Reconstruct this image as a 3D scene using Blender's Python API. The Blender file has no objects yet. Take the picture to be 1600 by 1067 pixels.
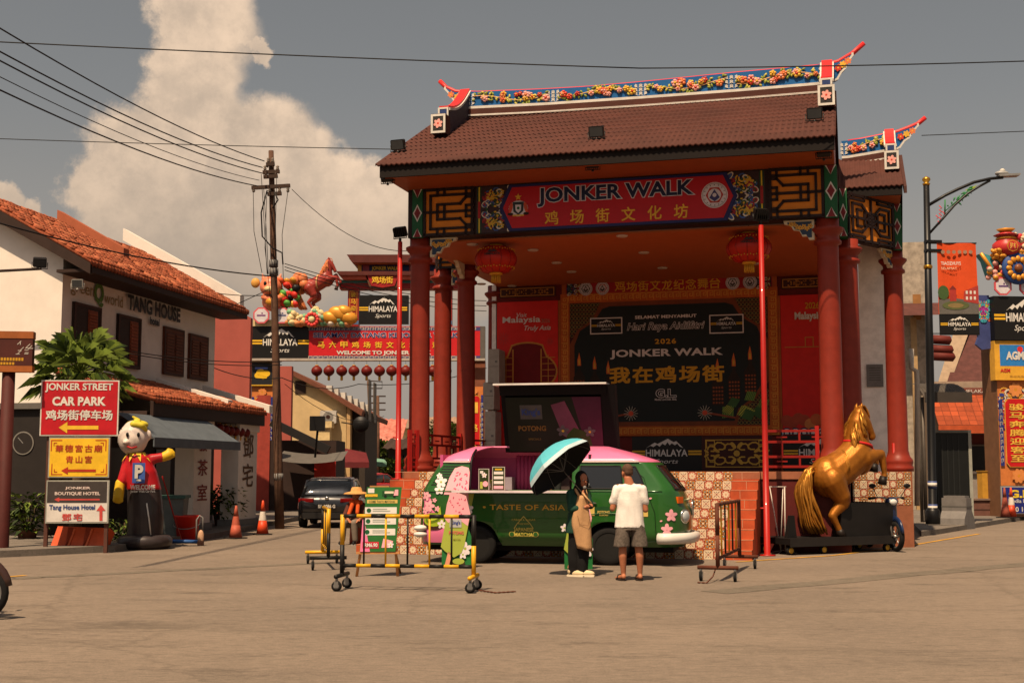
import bpy, bmesh, math, random
from mathutils import Vector as Vec, Matrix, Euler
R = math.radians
random.seed(11)
sc = bpy.context.scene
C = sc.collection
sin, cos, pi = math.sin, math.cos, math.pi

# ------------------------------------------------------------------ camera, sky, sun, exposure
CAM = Vec((0, 0, 1.62)); FPX = 2000.0; PITCH = math.atan((735 - 533.5) / FPX)
cd = bpy.data.cameras.new('camera'); cam = bpy.data.objects.new('camera', cd); C.objects.link(cam)
cd.sensor_width = 36; cd.lens = 36 * FPX / 1600; cd.clip_end = 4000; cd.clip_start = .1
cam.location = CAM; cam.rotation_euler = (pi / 2 + PITCH, 0, 0); sc.camera = cam

SUN_AZ, SUN_EL = R(23), R(61)          # sun stands behind the camera, to its left
to_sun = Vec((-sin(SUN_AZ) * cos(SUN_EL), -cos(SUN_AZ) * cos(SUN_EL), sin(SUN_EL)))
sl = bpy.data.lights.new('sun', 'SUN'); so = bpy.data.objects.new('sun', sl); C.objects.link(so)
sl.energy = 5.0; sl.angle = R(.53); sl.color = (1, .75, .49)
so.rotation_euler = to_sun.to_track_quat('Z', 'Y').to_euler(); so.location = (-20, -20, 40)

def ray(px, py):
    u = (px - 800) / FPX; v = (533.5 - py) / FPX; c, s = cos(PITCH), sin(PITCH)
    return Vec((u, c - v * s, s + v * c))
def at(px, py, Y):
    d = ray(px, py); return CAM + d * (Y / d.y)
def ground(px, py, z=0.0):
    d = ray(px, py); return CAM + d * ((z - CAM.z) / d.z)

w = bpy.data.worlds.new('World'); sc.world = w; w.use_nodes = True
nt = w.node_tree; nt.nodes.clear(); N = nt.nodes.new; L = nt.links.new
def math_n(tree, op, a, b=None, c=None, clamp=False):
    n = tree.nodes.new('ShaderNodeMath'); n.operation = op; n.use_clamp = clamp
    for i, v in enumerate((a, b, c)):
        if v is None: continue
        if isinstance(v, (int, float)): n.inputs[i].default_value = v
        else: tree.links.new(v, n.inputs[i])
    return n.outputs[0]
def mixc(tree, f, a, b, bt='MIX'):
    n = tree.nodes.new('ShaderNodeMix'); n.data_type = 'RGBA'; n.blend_type = bt
    for s_, v in ((0, f), (6, a), (7, b)):
        if isinstance(v, (int, float)): n.inputs[s_].default_value = v
        elif isinstance(v, tuple): n.inputs[s_].default_value = (*v[:3], 1)
        else: tree.links.new(v, n.inputs[s_])
    return n.outputs[2]
def mapr(tree, v, a, b, c=0.0, d=1.0, smooth=True):
    n = tree.nodes.new('ShaderNodeMapRange'); n.interpolation_type = 'SMOOTHSTEP' if smooth else 'LINEAR'
    tree.links.new(v, n.inputs[0])
    for i, x in enumerate((a, b, c, d)): n.inputs[i + 1].default_value = x
    return n.outputs[0]
def noise(tree, vec, scale, detail=5, rough=.55, dist=0):
    n = tree.nodes.new('ShaderNodeTexNoise'); tree.links.new(vec, n.inputs['Vector'])
    n.inputs['Scale'].default_value = scale; n.inputs['Detail'].default_value = detail
    n.inputs['Roughness'].default_value = rough; n.inputs['Distortion'].default_value = dist
    return n
sky = N('ShaderNodeTexSky'); sky.sky_type = 'NISHITA'; sky.sun_disc = False
sky.sun_elevation = SUN_EL; sky.sun_rotation = pi + SUN_AZ; sky.dust_density = 2.5; sky.air_density = 1.0
tc = N('ShaderNodeTexCoord'); dirv = tc.outputs['Generated']
sepd = N('ShaderNodeSeparateXYZ'); L(dirv, sepd.inputs[0])
nz = noise(nt, dirv, 9, 7, .6); nz2 = noise(nt, dirv, 22, 8, .68)
off = N('ShaderNodeVectorMath'); off.operation = 'MULTIPLY_ADD'
L(nz.outputs['Color'], off.inputs[0]); off.inputs[1].default_value = (.075, .03, .075); off.inputs[2].default_value = (-.0375, -.015, -.0375)
pv = N('ShaderNodeVectorMath'); pv.operation = 'ADD'; L(dirv, pv.inputs[0]); L(off.outputs[0], pv.inputs[1])
off2 = N('ShaderNodeVectorMath'); off2.operation = 'MULTIPLY_ADD'
L(nz2.outputs['Color'], off2.inputs[0]); off2.inputs[1].default_value = (.035, .01, .035); off2.inputs[2].default_value = (-.0175, -.005, -.0175)
pv2 = N('ShaderNodeVectorMath'); pv2.operation = 'ADD'; L(pv.outputs[0], pv2.inputs[0]); L(off2.outputs[0], pv2.inputs[1])
BL = [(318, 25, 88), (300, 105, 74), (292, 180, 88), (215, 250, 92), (165, 300, 62), (400, 240, 98), (330, 320, 170), (470, 275, 78), (540, 320, 92),
      (240, 360, 120), (430, 370, 150), (610, 300, 62), (590, 375, 90), (5, 318, 34), (56, 332, 24), (400, 70, 22), (-150, 330, 120), (700, 400, 120)]
dens = None
for px, py, rr in BL:
    dn = N('ShaderNodeVectorMath'); dn.operation = 'DISTANCE'; L(pv2.outputs[0], dn.inputs[0]); dn.inputs[1].default_value = ray(px, py).normalized()
    v = math_n(nt, 'SUBTRACT', 1, math_n(nt, 'DIVIDE', dn.outputs['Value'], rr / FPX))
    dens = v if dens is None else math_n(nt, 'SMOOTH_MAX', dens, v, .18)
mask = mapr(nt, math_n(nt, 'ADD', dens, math_n(nt, 'MULTIPLY', math_n(nt, 'SUBTRACT', nz2.outputs['Fac'], .5), .55)), -.08, .27)
# cloud light and shade put into the colour: noise mixes dim and bright
shade = mapr(nt, nz2.outputs['Fac'], .35, .68); big = mapr(nt, nz.outputs['Fac'], .3, .7)
lit = math_n(nt, 'ADD', math_n(nt, 'MULTIPLY', shade, .5), math_n(nt, 'MULTIPLY', big, .5))
low = mapr(nt, sepd.outputs['Z'], .1, .26)
ccol = mixc(nt, lit, (6.4, 5.0, 3.8), (11.6, 8.6, 6.1))
ccol = mixc(nt, low, (4.9, 3.95, 3.1), ccol)
tint = mixc(nt, 1.0, sky.outputs[0], (1.4, 1.04, .72), 'MULTIPLY')
hsv = N('ShaderNodeHueSaturation'); hsv.inputs['Saturation'].default_value = .35; L(tint, hsv.inputs['Color'])
haze = mapr(nt, sepd.outputs['Z'], .0, .30, 1., .0)
base = mixc(nt, haze, hsv.outputs[0], (4.3, 3.65, 3.05))
mask2 = math_n(nt, 'MULTIPLY', mask, .96)
full = mixc(nt, mask2, base, ccol)
bg = N('ShaderNodeBackground'); bg.inputs[1].default_value = .052; L(full, bg.inputs[0])
wo = N('ShaderNodeOutputWorld'); L(bg.outputs[0], wo.inputs[0])
sc.view_settings.view_transform = 'Standard'; sc.view_settings.look = 'None'; sc.view_settings.gamma = 1
sc.view_settings.exposure = 0.7
sc.cycles.max_bounces = 8; sc.cycles.use_denoising = True

# ------------------------------------------------------------------ materials
def S(r, g, b):
    f = lambda c: (c / 255 / 12.92) if c <= 10 else ((c / 255 + .055) / 1.055) ** 2.4
    return (f(r), f(g), f(b))
_mc = {}
def m(r, g, b, rough=.6, metal=0.0, var=.14, sc_=4.0, bump=0.0, spec=.22, coat=0.0, emit=0.0, alpha=None, trans=0.0, stain=0.0):
    key = (r, g, b, rough, metal, var, sc_, bump, spec, coat, emit, alpha, trans, stain)
    if key in _mc: return _mc[key]
    a = bpy.data.materials.new('mat_%d_%d_%d' % (r, g, b)); a.use_nodes = True; t = a.node_tree
    p = t.nodes['Principled BSDF']; col = tuple(c * .8 for c in S(r, g, b))
    p.inputs['Roughness'].default_value = rough; p.inputs['Metallic'].default_value = metal
    p.inputs['Specular IOR Level'].default_value = spec; p.inputs['Coat Weight'].default_value = coat
    p.inputs['Base Color'].default_value = (*col, 1)
    if trans: p.inputs['Transmission Weight'].default_value = trans
    if var or bump:
        tcn = t.nodes.new('ShaderNodeTexCoord'); n = noise(t, tcn.outputs['Object'], sc_, 6, .65)
        c = mixc(t, mapr(t, n.outputs['Fac'], .3, .7), tuple(x * (1 - var) for x in col), tuple(min(1, x * (1 + var * .7)) for x in col))
        if stain:
            n2 = noise(t, tcn.outputs['Object'], sc_ * .35, 8, .7, .6)
            c = mixc(t, mapr(t, n2.outputs['Fac'], .52, .75, 0, stain), c, tuple(x * .35 for x in col))
        t.links.new(c, p.inputs['Base Color'])
        if bump:
            bn = t.nodes.new('ShaderNodeBump'); bn.inputs['Strength'].default_value = bump; bn.inputs['Distance'].default_value = .02
            n3 = noise(t, tcn.outputs['Object'], sc_ * 6, 4, .6); t.links.new(n3.outputs['Fac'], bn.inputs['Height']); t.links.new(bn.outputs[0], p.inputs['Normal'])
    if emit:
        p.inputs['Emission Color'].default_value = (*col, 1); p.inputs['Emission Strength'].default_value = emit
    _mc[key] = a; return a

def tile_mat(r, g, b, du=.2, dv=.3, dark=.55, rough=.75, mode='roof', var=.3):
    """clay tiles / bricks laid in object space: x along the eave, z (or y) up the slope"""
    key = ('tile', r, g, b, du, dv, mode, dark)
    if key in _mc: return _mc[key]
    a = bpy.data.materials.new('tiles_%d_%d_%d' % (r, g, b)); a.use_nodes = True; t = a.node_tree; p = t.nodes['Principled BSDF']
    p.inputs['Roughness'].default_value = rough; col = tuple(c * .8 for c in S(r, g, b)); p.inputs['Specular IOR Level'].default_value = .2
    uv = t.nodes.new('ShaderNodeUVMap'); br = t.nodes.new('ShaderNodeTexBrick'); t.links.new(uv.outputs[0], br.inputs['Vector'])
    br.inputs['Scale'].default_value = 1; br.inputs['Brick Width'].default_value = du; br.inputs['Row Height'].default_value = dv
    br.inputs['Mortar Size'].default_value = .012; br.offset = .5 if mode == 'brick' else 0
    br.inputs['Color1'].default_value = (*[x * (1 - var) for x in col], 1); br.inputs['Color2'].default_value = (*[min(1, x * (1 + var)) for x in col], 1)
    br.inputs['Mortar'].default_value = (*[x * dark for x in col], 1)
    n = noise(t, uv.outputs[0], 1.7, 8, .7); n2 = noise(t, uv.outputs[0], 9, 4, .7)
    c = mixc(t, mapr(t, n.outputs['Fac'], .45, .75, 0, .55), br.outputs[0], tuple(x * .45 for x in col))
    c = mixc(t, mapr(t, n2.outputs['Fac'], .5, .8, 0, .4), c, tuple(min(1, x * 1.7) for x in col))
    t.links.new(c, p.inputs['Base Color'])
    bn = t.nodes.new('ShaderNodeBump'); bn.inputs['Strength'].default_value = .7; bn.inputs['Distance'].default_value = .03
    t.links.new(br.outputs['Fac'], bn.inputs['Height']); bn.invert = True; t.links.new(bn.outputs[0], p.inputs['Normal'])
    _mc[key] = a; return a

# ------------------------------------------------------------------ builders
def tag(o, label=None, cat=None, group=None, kind=None):
    for k, v in (('label', label), ('category', cat), ('group', group), ('kind', kind)):
        if v: o[k] = v
    return o
def thing(name, label, cat, loc=(0, 0, 0), rz=0.0, group=None):
    o = bpy.data.objects.new(name, None); C.objects.link(o); o.location = loc; o.rotation_euler = (0, 0, rz)
    o.empty_display_size = .2
    return tag(o, label, cat, group)
class F:
    """vertical frame: x along, y away, z up; hit() gives (x, z) where a picture pixel meets the plane y=b"""
    def __init__(s, loc, rz=0.0):
        s.o = Vec(loc); s.rz = rz; s.ex = Vec((cos(rz), sin(rz), 0)); s.ey = Vec((-sin(rz), cos(rz), 0))
    def hit(s, px, py, b=0.0):
        d = ray(px, py); t = ((s.o + s.ey * b - CAM).dot(s.ey)) / d.dot(s.ey); q = CAM + d * t - s.o
        return q.dot(s.ex), q.z
    def W(s, x, y, z=0): return s.o + s.ex * x + s.ey * y + Vec((0, 0, z))
class MB:
    def __init__(s): s.v = []; s.f = []; s.mi = []; s.sm = []; s.mats = []; s.M = Matrix(); s.uv = {}
    def mat(s, mm):
        if mm not in s.mats: s.mats.append(mm)
        return s.mats.index(mm)
    def add(s, vs, fs, mm, smooth=False, uvs=None):
        b = len(s.v); s.v += [s.M @ Vec(p) for p in vs]; k = s.mat(mm)
        for f in fs:
            if uvs: s.uv[len(s.f)] = [uvs[i] for i in f]
            s.f.append([b + i for i in f]); s.mi.append(k); s.sm.append(smooth)
    def box(s, x0, y0, z0, x1, y1, z1, mm):
        vs = [(x, y, z) for x in (x0, x1) for y in (y0, y1) for z in (z0, z1)]
        s.add(vs, [(0, 1, 3, 2), (4, 6, 7, 5), (0, 4, 5, 1), (2, 3, 7, 6), (0, 2, 6, 4), (1, 5, 7, 3)], mm)
    def cbox(s, c, d, mm, rot=None, bev=0.0):
        o = s.M
        s.M = o @ Matrix.Translation(c) @ (Euler(rot).to_matrix().to_4x4() if rot else Matrix())
        x, y, z = [k / 2 for k in d]
        if bev:
            s.prism([(-x + bev, -z), (x - bev, -z), (x, -z + bev), (x, z - bev), (x - bev, z), (-x + bev, z), (-x, z - bev), (-x, -z + bev)], -y, y, mm)
        else: s.box(-x, -y, -z, x, y, z, mm)
        s.M = o
    def ring_faces(s, n, k, caps=True):
        fs = [(i * n + j, i * n + (j + 1) % n, (i + 1) * n + (j + 1) % n, (i + 1) * n + j) for i in range(k - 1) for j in range(n)]
        if caps: fs += [tuple(range(n))[::-1], tuple((k - 1) * n + j for j in range(n))]
        return fs
    def tube(s, pts, r, mm, n=8, caps=True, smooth=True, flat=1.0):
        pts = [Vec(p) for p in pts]; k = len(pts); rs = r if isinstance(r, (list, tuple)) else [r] * k
        vs = []; up = None
        for i, p in enumerate(pts):
            t = (pts[min(i + 1, k - 1)] - pts[max(i - 1, 0)]).normalized()
            if up is None: up = Vec((0, 0, 1)) if abs(t.z) < .9 else Vec((0, 1, 0))
            a = t.cross(up).normalized(); b = a.cross(t).normalized(); up = b
            for j in range(n): q = 2 * pi * j / n; vs.append(p + (a * cos(q) + b * sin(q) * flat) * rs[i])
        s.add(vs, s.ring_faces(n, k, caps), mm, smooth)
    def cyl(s, p0, p1, r0, mm, r1=None, n=14, smooth=True): s.tube([p0, p1], [r0, r0 if r1 is None else r1], mm, n, True, smooth)
    def lathe(s, prof, mm, n=20, at_=(0, 0, 0), smooth=True, caps=True):
        vs = [(at_[0] + r * cos(2 * pi * j / n), at_[1] + r * sin(2 * pi * j / n), at_[2] + z) for r, z in prof for j in range(n)]
        s.add(vs, s.ring_faces(n, len(prof), caps), mm, smooth)
    def prism(s, pts, y0, y1, mm):
        n = len(pts); a = sum(pts[i][0] * pts[(i + 1) % n][1] - pts[(i + 1) % n][0] * pts[i][1] for i in range(n))
        if a < 0: pts = pts[::-1]
        s.add([(x, y0, z) for x, z in pts] + [(x, y1, z) for x, z in pts],
              [tuple(range(n)), tuple(range(2 * n - 1, n - 1, -1))] + [(i, n + i, n + (i + 1) % n, (i + 1) % n) for i in range(n)], mm)
    def ell(s, c, r, mm, rot=None, n=14, k=9, smooth=True):
        e = Euler(rot).to_matrix() if rot else None; c = Vec(c); vs = []
        for i in range(k + 1):
            t = pi * i / k
            t = max(.02, min(pi - .02, t))
            for j in range(n):
                q = 2 * pi * j / n; p = Vec((r[0] * sin(t) * cos(q), r[1] * sin(t) * sin(q), -r[2] * cos(t)))
                vs.append(c + (e @ p if e else p))
        s.add(vs, s.ring_faces(n, k + 1), mm, smooth)
    def grid(s, rows, mm, smooth=True, flip=False):
        n = len(rows[0]); s.add([p for r_ in rows for p in r_], [((i * n + j, i * n + j + 1, (i + 1) * n + j + 1, (i + 1) * n + j) if not flip else (i * n + j, (i + 1) * n + j, (i + 1) * n + j + 1, i * n + j + 1)) for i in range(len(rows) - 1) for j in range(n - 1)], mm, smooth)
    # flat art on the plane y = -d, facing -y
    def poly(s, pts, mm, d=0.004):
        n = len(pts); a = sum(pts[i][0] * pts[(i + 1) % n][1] - pts[(i + 1) % n][0] * pts[i][1] for i in range(n))
        if a < 0: pts = pts[::-1]
        s.add([(x, -d, z) for x, z in pts], [tuple(range(n))], mm)
    def rect(s, x0, z0, x1, z1, mm, d=.004): s.poly([(min(x0, x1), min(z0, z1)), (max(x0, x1), min(z0, z1)), (max(x0, x1), max(z0, z1)), (min(x0, x1), max(z0, z1))], mm, d)
    def circ(s, x, z, r, mm, d=.004, n=20, ry=None, rot=0): s.poly([(x + r * cos(t) * cos(rot) - (ry or r) * sin(t) * sin(rot), z + r * cos(t) * sin(rot) + (ry or r) * sin(t) * cos(rot)) for t in [2 * pi * i / n for i in range(n)]], mm, d)
    def line(s, pts, wd, mm, d=.004, closed=False):
        if closed: pts = list(pts) + [pts[0]]
        for i, ((x0, z0), (x1, z1)) in enumerate(zip(pts, pts[1:])):
            dx, dz = x1 - x0, z1 - z0; l = math.hypot(dx, dz)
            if l < 1e-6: continue
            ex, ez = dx / l * wd * .5, dz / l * wd * .5
            dd = d + (i % 2) * .0006
            s.poly([(x0 - ex - ez, z0 - ez + ex), (x0 - ex + ez, z0 - ez - ex), (x1 + ex + ez, z1 + ez - ex), (x1 + ex - ez, z1 + ez + ex)], mm, dd)
    def flower(s, x, z, r, mm, mc, d=.004, n=5, rot=.3):
        for i in range(n):
            t = rot + 2 * pi * i / n; s.circ(x + r * .55 * cos(t), z + r * .55 * sin(t), r * .48, mm, d + .0004 * i, 10, r * .32, t)
        s.circ(x, z, r * .22, mc, d + .003, 8)
    def frame(s, x0, z0, x1, z1, wd, mm, d=.004):
        s.rect(x0, z0, x1, z0 + wd, mm, d); s.rect(x0, z1 - wd, x1, z1, mm, d); s.rect(x0, z0 + wd, x0 + wd, z1 - wd, mm, d); s.rect(x1 - wd, z0 + wd, x1, z1 - wd, mm, d)
    def build(s, name, parent=None, loc=None, rz=0.0, label=None, cat=None, group=None, kind=None):
        me = bpy.data.meshes.new(name); me.from_pydata([tuple(v) for v in s.v], [], s.f)
        for a in s.mats: me.materials.append(a)
        me.polygons.foreach_set('material_index', s.mi); me.polygons.foreach_set('use_smooth', s.sm)
        if s.uv:
            ul = me.uv_layers.new(name='UVMap')
            for fi, uvs in s.uv.items():
                for li, q in zip(me.polygons[fi].loop_indices, uvs): ul.data[li].uv = q
        me.update()
        o = bpy.data.objects.new(name, me); C.objects.link(o)
        if parent: o.parent = parent
        if loc is not None: o.location = loc
        o.rotation_euler = (0, 0, rz)
        return tag(o, label, cat, group, kind)
def eval_mesh(o, name):
    dg = bpy.context.evaluated_depsgraph_get(); me = bpy.data.meshes.new_from_object(o.evaluated_get(dg)); me.name = name
    return me
_tcount = 0
def text_mesh(body, bold=0.0, shear=0.0, spacing=1.0):
    c = bpy.data.curves.new('t', 'FONT'); c.body = body; c.offset = bold; c.shear = shear; c.space_character = spacing; c.resolution_u = 3
    o = bpy.data.objects.new('t', c); C.objects.link(o); me = eval_mesh(o, 'lettering')
    bpy.data.objects.remove(o); bpy.data.curves.remove(c); return me
def text(body, mm, parent, cx, cz, w=None, h=None, y=-.012, bold=.0, name='lettering', outline=None, ow=.03, shear=0.0, rot=0.0, spacing=1.0, surf=None, vert=False):
    """letters as one mesh on the plane y, facing -y, fitted into w x h round (cx, cz)"""
    mb = MB(); fit = None; cjk = any(ord(k) > 0x2e80 for k in body)
    if vert: body = '\n'.join(body)
    passes = ([(outline, bold + ow, 0, 0, 0)] if outline else [])
    if cjk and bold > .006: # thicken dense characters with shifted copies: a wide outline offset would tangle them
        passes += [(mm, 0, -.004 - .0004 * i, a * bold * .62, b * bold * .62) for i, (a, b) in enumerate(((1, 1), (-1, 1), (1, -1), (-1, -1), (0, 0)))]
    else: passes += [(mm, bold, -.004, 0, 0)]
    for mt, bo, dy, kx, kz in passes:
        me = text_mesh(body, bo, shear, spacing); vs = [v.co.copy() for v in me.vertices]
        if not vs: continue
        if fit is None:
            me0 = text_mesh(body, bold, shear, spacing) if outline else me; q = [v.co for v in me0.vertices]
            x0, x1 = min(v.x for v in q), max(v.x for v in q); y0, y1 = min(v.y for v in q), max(v.y for v in q)
            sx = w / (x1 - x0) if w else None; sy = h / (y1 - y0) if h else None
            sx = sx or sy; sy = sy or sx; fit = ((x0 + x1) / 2, (y0 + y1) / 2)
        pts = []
        for v in vs:
            a, b = (v.x - fit[0] + kx) * sx, (v.y - fit[1] + kz) * sy
            a, b = a * cos(rot) - b * sin(rot), a * sin(rot) + b * cos(rot)
            p = Vec((cx + a, y + dy, cz + b)); pts.append(surf(p) if surf else p)
        mb.add(pts, [tuple(p.vertices) for p in me.polygons], mt)
    return mb.build(name, parent)
def capsule(p0, r0, p1, r1, n=14, k=5):
    p0, p1 = Vec(p0), Vec(p1); t = p1 - p0
    if t.length < 1e-5: t = Vec((0, 0, 1))
    t.normalize(); a = t.cross(Vec((0, 0, 1)) if abs(t.z) < .9 else Vec((0, 1, 0))).normalized(); b = a.cross(t)
    vs = []
    for p, r, rng in ((p0, r0, range(k)), (p1, r1, range(k, 0, -1))):
        for i in rng:
            g = (pi / 2) * (i / k) if p is p0 else (pi / 2) * (i / k)
            rad = r * max(.03, sin(g)); ax = -r * cos(g) if p is p0 else r * cos(g)
            if p is p1 and i == k: rad = r; ax = 0
            for j in range(n): q = 2 * pi * j / n; vs.append(p + t * ax + (a * cos(q) + b * sin(q)) * rad)
        if p is p0:
            for j in range(n): q = 2 * pi * j / n; vs.append(p + (a * cos(q) + b * sin(q)) * r)
    for j in range(n): q = 2 * pi * j / n; vs.append(p1 + t * r + (a * cos(q) + b * sin(q)) * r * .03)
    return vs, n
def blob(name, prims, mm, parent=None, voxel=.02, smooth=4, loc=None, fold=0.0):
    """one continuous surface grown from capsules ('c', p0, r0, p1, r1) and ellipsoids ('e', c, r[, rot])"""
    mb = MB()
    for p in prims:
        if p[0] == 'c':
            vs, n = capsule(*p[1:]); mb.add(vs, mb.ring_faces(n, len(vs) // n), mm)
        elif p[0] == 't':
            for (a, ra), (b, rb) in zip(p[1], p[1][1:]):
                vs, n = capsule(a, ra, b, rb); mb.add(vs, mb.ring_faces(n, len(vs) // n), mm)
        elif p[0] == 'l': # loft of flat-ended rings (cx, cy, z, rx, ry)
            vs = [(cx + rx * cos(2 * pi * j / 24), cy + ry * sin(2 * pi * j / 24), z) for cx, cy, z, rx, ry in p[1] for j in range(24)]; mb.add(vs, mb.ring_faces(24, len(p[1])), mm)
        else: mb.ell(p[1], p[2], mm, p[3] if len(p) > 3 else None, 16, 12)
    o = mb.build('tmp'); bm = bmesh.new(); bm.from_mesh(o.data); bmesh.ops.recalc_face_normals(bm, faces=bm.faces); bm.to_mesh(o.data); bm.free()
    r = o.modifiers.new('r', 'REMESH'); r.mode = 'VOXEL'; r.voxel_size = voxel
    s = o.modifiers.new('s', 'SMOOTH'); s.factor = .5; s.iterations = smooth
    me = eval_mesh(o, name); bpy.data.objects.remove(o)
    if fold: # cloth folds: slanting ridges pushed along the normals
        from mathutils import noise as mn
        for v in me.vertices:
            c = v.co; q = mn.noise(Vec((c.x * 5, c.y * 5, c.z * 3))) * 3; f = sin(26 * (c.x * .8 + c.z * .55) + q) * .6 + mn.noise(Vec((c.x * 14 + 3, c.y * 14, c.z * 5))); v.co = c + v.normal * fold * f
        me.update()
    for p in me.polygons: p.use_smooth = True
    me.materials.clear(); me.materials.append(mm)
    b = bpy.data.objects.new(name, me); C.objects.link(b)
    if parent: b.parent = parent
    if loc is not None: b.location = loc
    return b
def copy_tree(o, parent=None):
    c = o.copy(); C.objects.link(c); c.parent = parent
    for ch in list(o.children): copy_tree(ch, c)
    return c
def mirror_pts(p): return [(-x, y, z) for x, y, z in p]

# palette
RED = m(130, 44, 30, .45, var=.12, stain=.25); DRED = m(98, 26, 22, .6); BRED = m(196, 30, 22, .35, var=.05)
ORNG = m(214, 128, 38, .55); DBR = m(46, 24, 18, .6); BLK = m(18, 17, 18, .5); WHT = m(205, 200, 192, .6); GOLD = m(206, 160, 52, .5)
YEL = m(224, 180, 50, .5); NAVY = m(24, 28, 62, .5); GREEN = m(24, 84, 48, .5); BLUE = m(32, 92, 150, .5); PINK = m(232, 140, 170, .45, var=.05)
GREY = m(120, 118, 116, .6); STEEL = m(150, 148, 145, .35, .8); RUB = m(22, 21, 21, .85); GLASSD = m(14, 15, 17, .06, var=0, spec=.7)
HBLK = m(22, 21, 21, .45, var=.05); HWHT = m(214, 210, 204, .5, var=.03); HYEL = m(222, 172, 40, .5, var=.04)
def himalaya(mb, parent, x0, z0, x1, z1, y=0.0, sub=True, bars=True):
    """black board art: snowy peaks, name between two yellow double bars, script line below"""
    w_, h_ = x1 - x0, z1 - z0; cx = (x0 + x1) / 2
    P = lambda u, v: (x0 + u * w_, z0 + v * h_)
    o = mb.M; mb.M = o @ Matrix.Translation((0, y, 0))
    mb.rect(x0, z0, x1, z1, HBLK, .003)
    pk = [(.2, .66), (.33, .82), (.37, .78), (.43, .84), (.52, .93), (.6, .83), (.64, .86), (.74, .66), (.69, .7), (.655, .79), (.62, .74), (.575, .8), (.545, .74), (.515, .83), (.48, .74), (.44, .79), (.40, .7), (.36, .76), (.31, .69), (.27, .73)]
    mb.poly([P(*q) for q in pk], HWHT, .006)
    if bars:
        for a, b in ((0, .19), (.81, 1)):
            for v in (.46, .54): mb.rect(*P(a, v), *P(b, v + .05), HYEL, .006)
    mb.M = o
    c1 = P(.5, .52); text('HIMALAYA', HWHT, parent, c1[0], c1[1], w_ * .6, h_ * .2, y - .008, .02)
    if sub: c2 = P(.5, .26); text('Sports', HWHT, parent, c2[0], c2[1], w_ * .33, h_ * .17, y - .008, .0, shear=.3)
def ornate(mb, x0, z0, x1, z1, pal, seed=1, n=26, bg=None, d=.004, sym='h', wd=.02):
    """painted scrollwork: mirrored curls, petals and dots"""
    rg = random.Random(seed); cz = (z0 + z1) / 2; cx = (x0 + x1) / 2
    if bg: mb.rect(x0, z0, x1, z1, bg, d)
    for k in range(n):
        x = rg.uniform(x0 + .08 * (x1 - x0), x1 - .08 * (x1 - x0)); z = rg.uniform(cz + .04 * (z1 - z0), z1 - .1 * (z1 - z0)); r = rg.uniform(.06, .16) * min(z1 - z0, x1 - x0)
        a0 = rg.uniform(0, 6.28); turn = rg.choice((-1, 1)) * rg.uniform(3, 5.5); mt = rg.choice(pal); kind = rg.random(); dd = d + .002 + k * .0004
        if sym == 'v': x = cx + abs(x - cx)
        for sg in (1, -1):
            T = (lambda p: (p[0], cz + sg * (p[1] - cz))) if sym == 'h' else (lambda p: (cx + sg * (p[0] - cx), p[1]))
            if kind < .55:
                pts = [T((x + r * (1 - i / 14) * cos(a0 + turn * i / 8), z + r * (1 - i / 14) * sin(a0 + turn * i / 8))) for i in range(9)]
                pts = [(min(max(p[0], x0), x1), min(max(p[1], z0), z1)) for p in pts]
                mb.line(pts, wd, mt, dd)
            elif kind < .8: mb.circ(*T((x, z)), r * .5, mt, dd, 10, r * .3, sg * a0)
            else: mb.flower(*T((x, z)), r * .7, mt, pal[0], dd, 5, a0)
def meander(mb, x0, z0, x1, z1, band, mm, d=.006, wd=.014):
    """Greek-key strokes round a rectangular border band"""
    st = band * .86
    def cell(ox, oz, ax, az, px_, pz_):
        pts = [(0, .12), (0, .88), (.8, .88), (.8, .3), (.38, .3), (.38, .6), (.58, .6)]
        mb.line([(ox + ax * u * st + px_ * v * band, oz + az * u * st + pz_ * v * band) for u, v in pts], wd, mm, d)
    k = int((x1 - x0 - 2 * band) / st)
    for i in range(k):
        cell(x0 + band + i * st, z1 - band, 1, 0, 0, 1); cell(x0 + band + i * st, z0, 1, 0, 0, 1)
    k = int((z1 - z0) / st)
    for i in range(k):
        cell(x0, z0 + i * st, 0, 1, 1, 0); cell(x1 - band, z0 + i * st, 0, 1, 1, 0)
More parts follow.
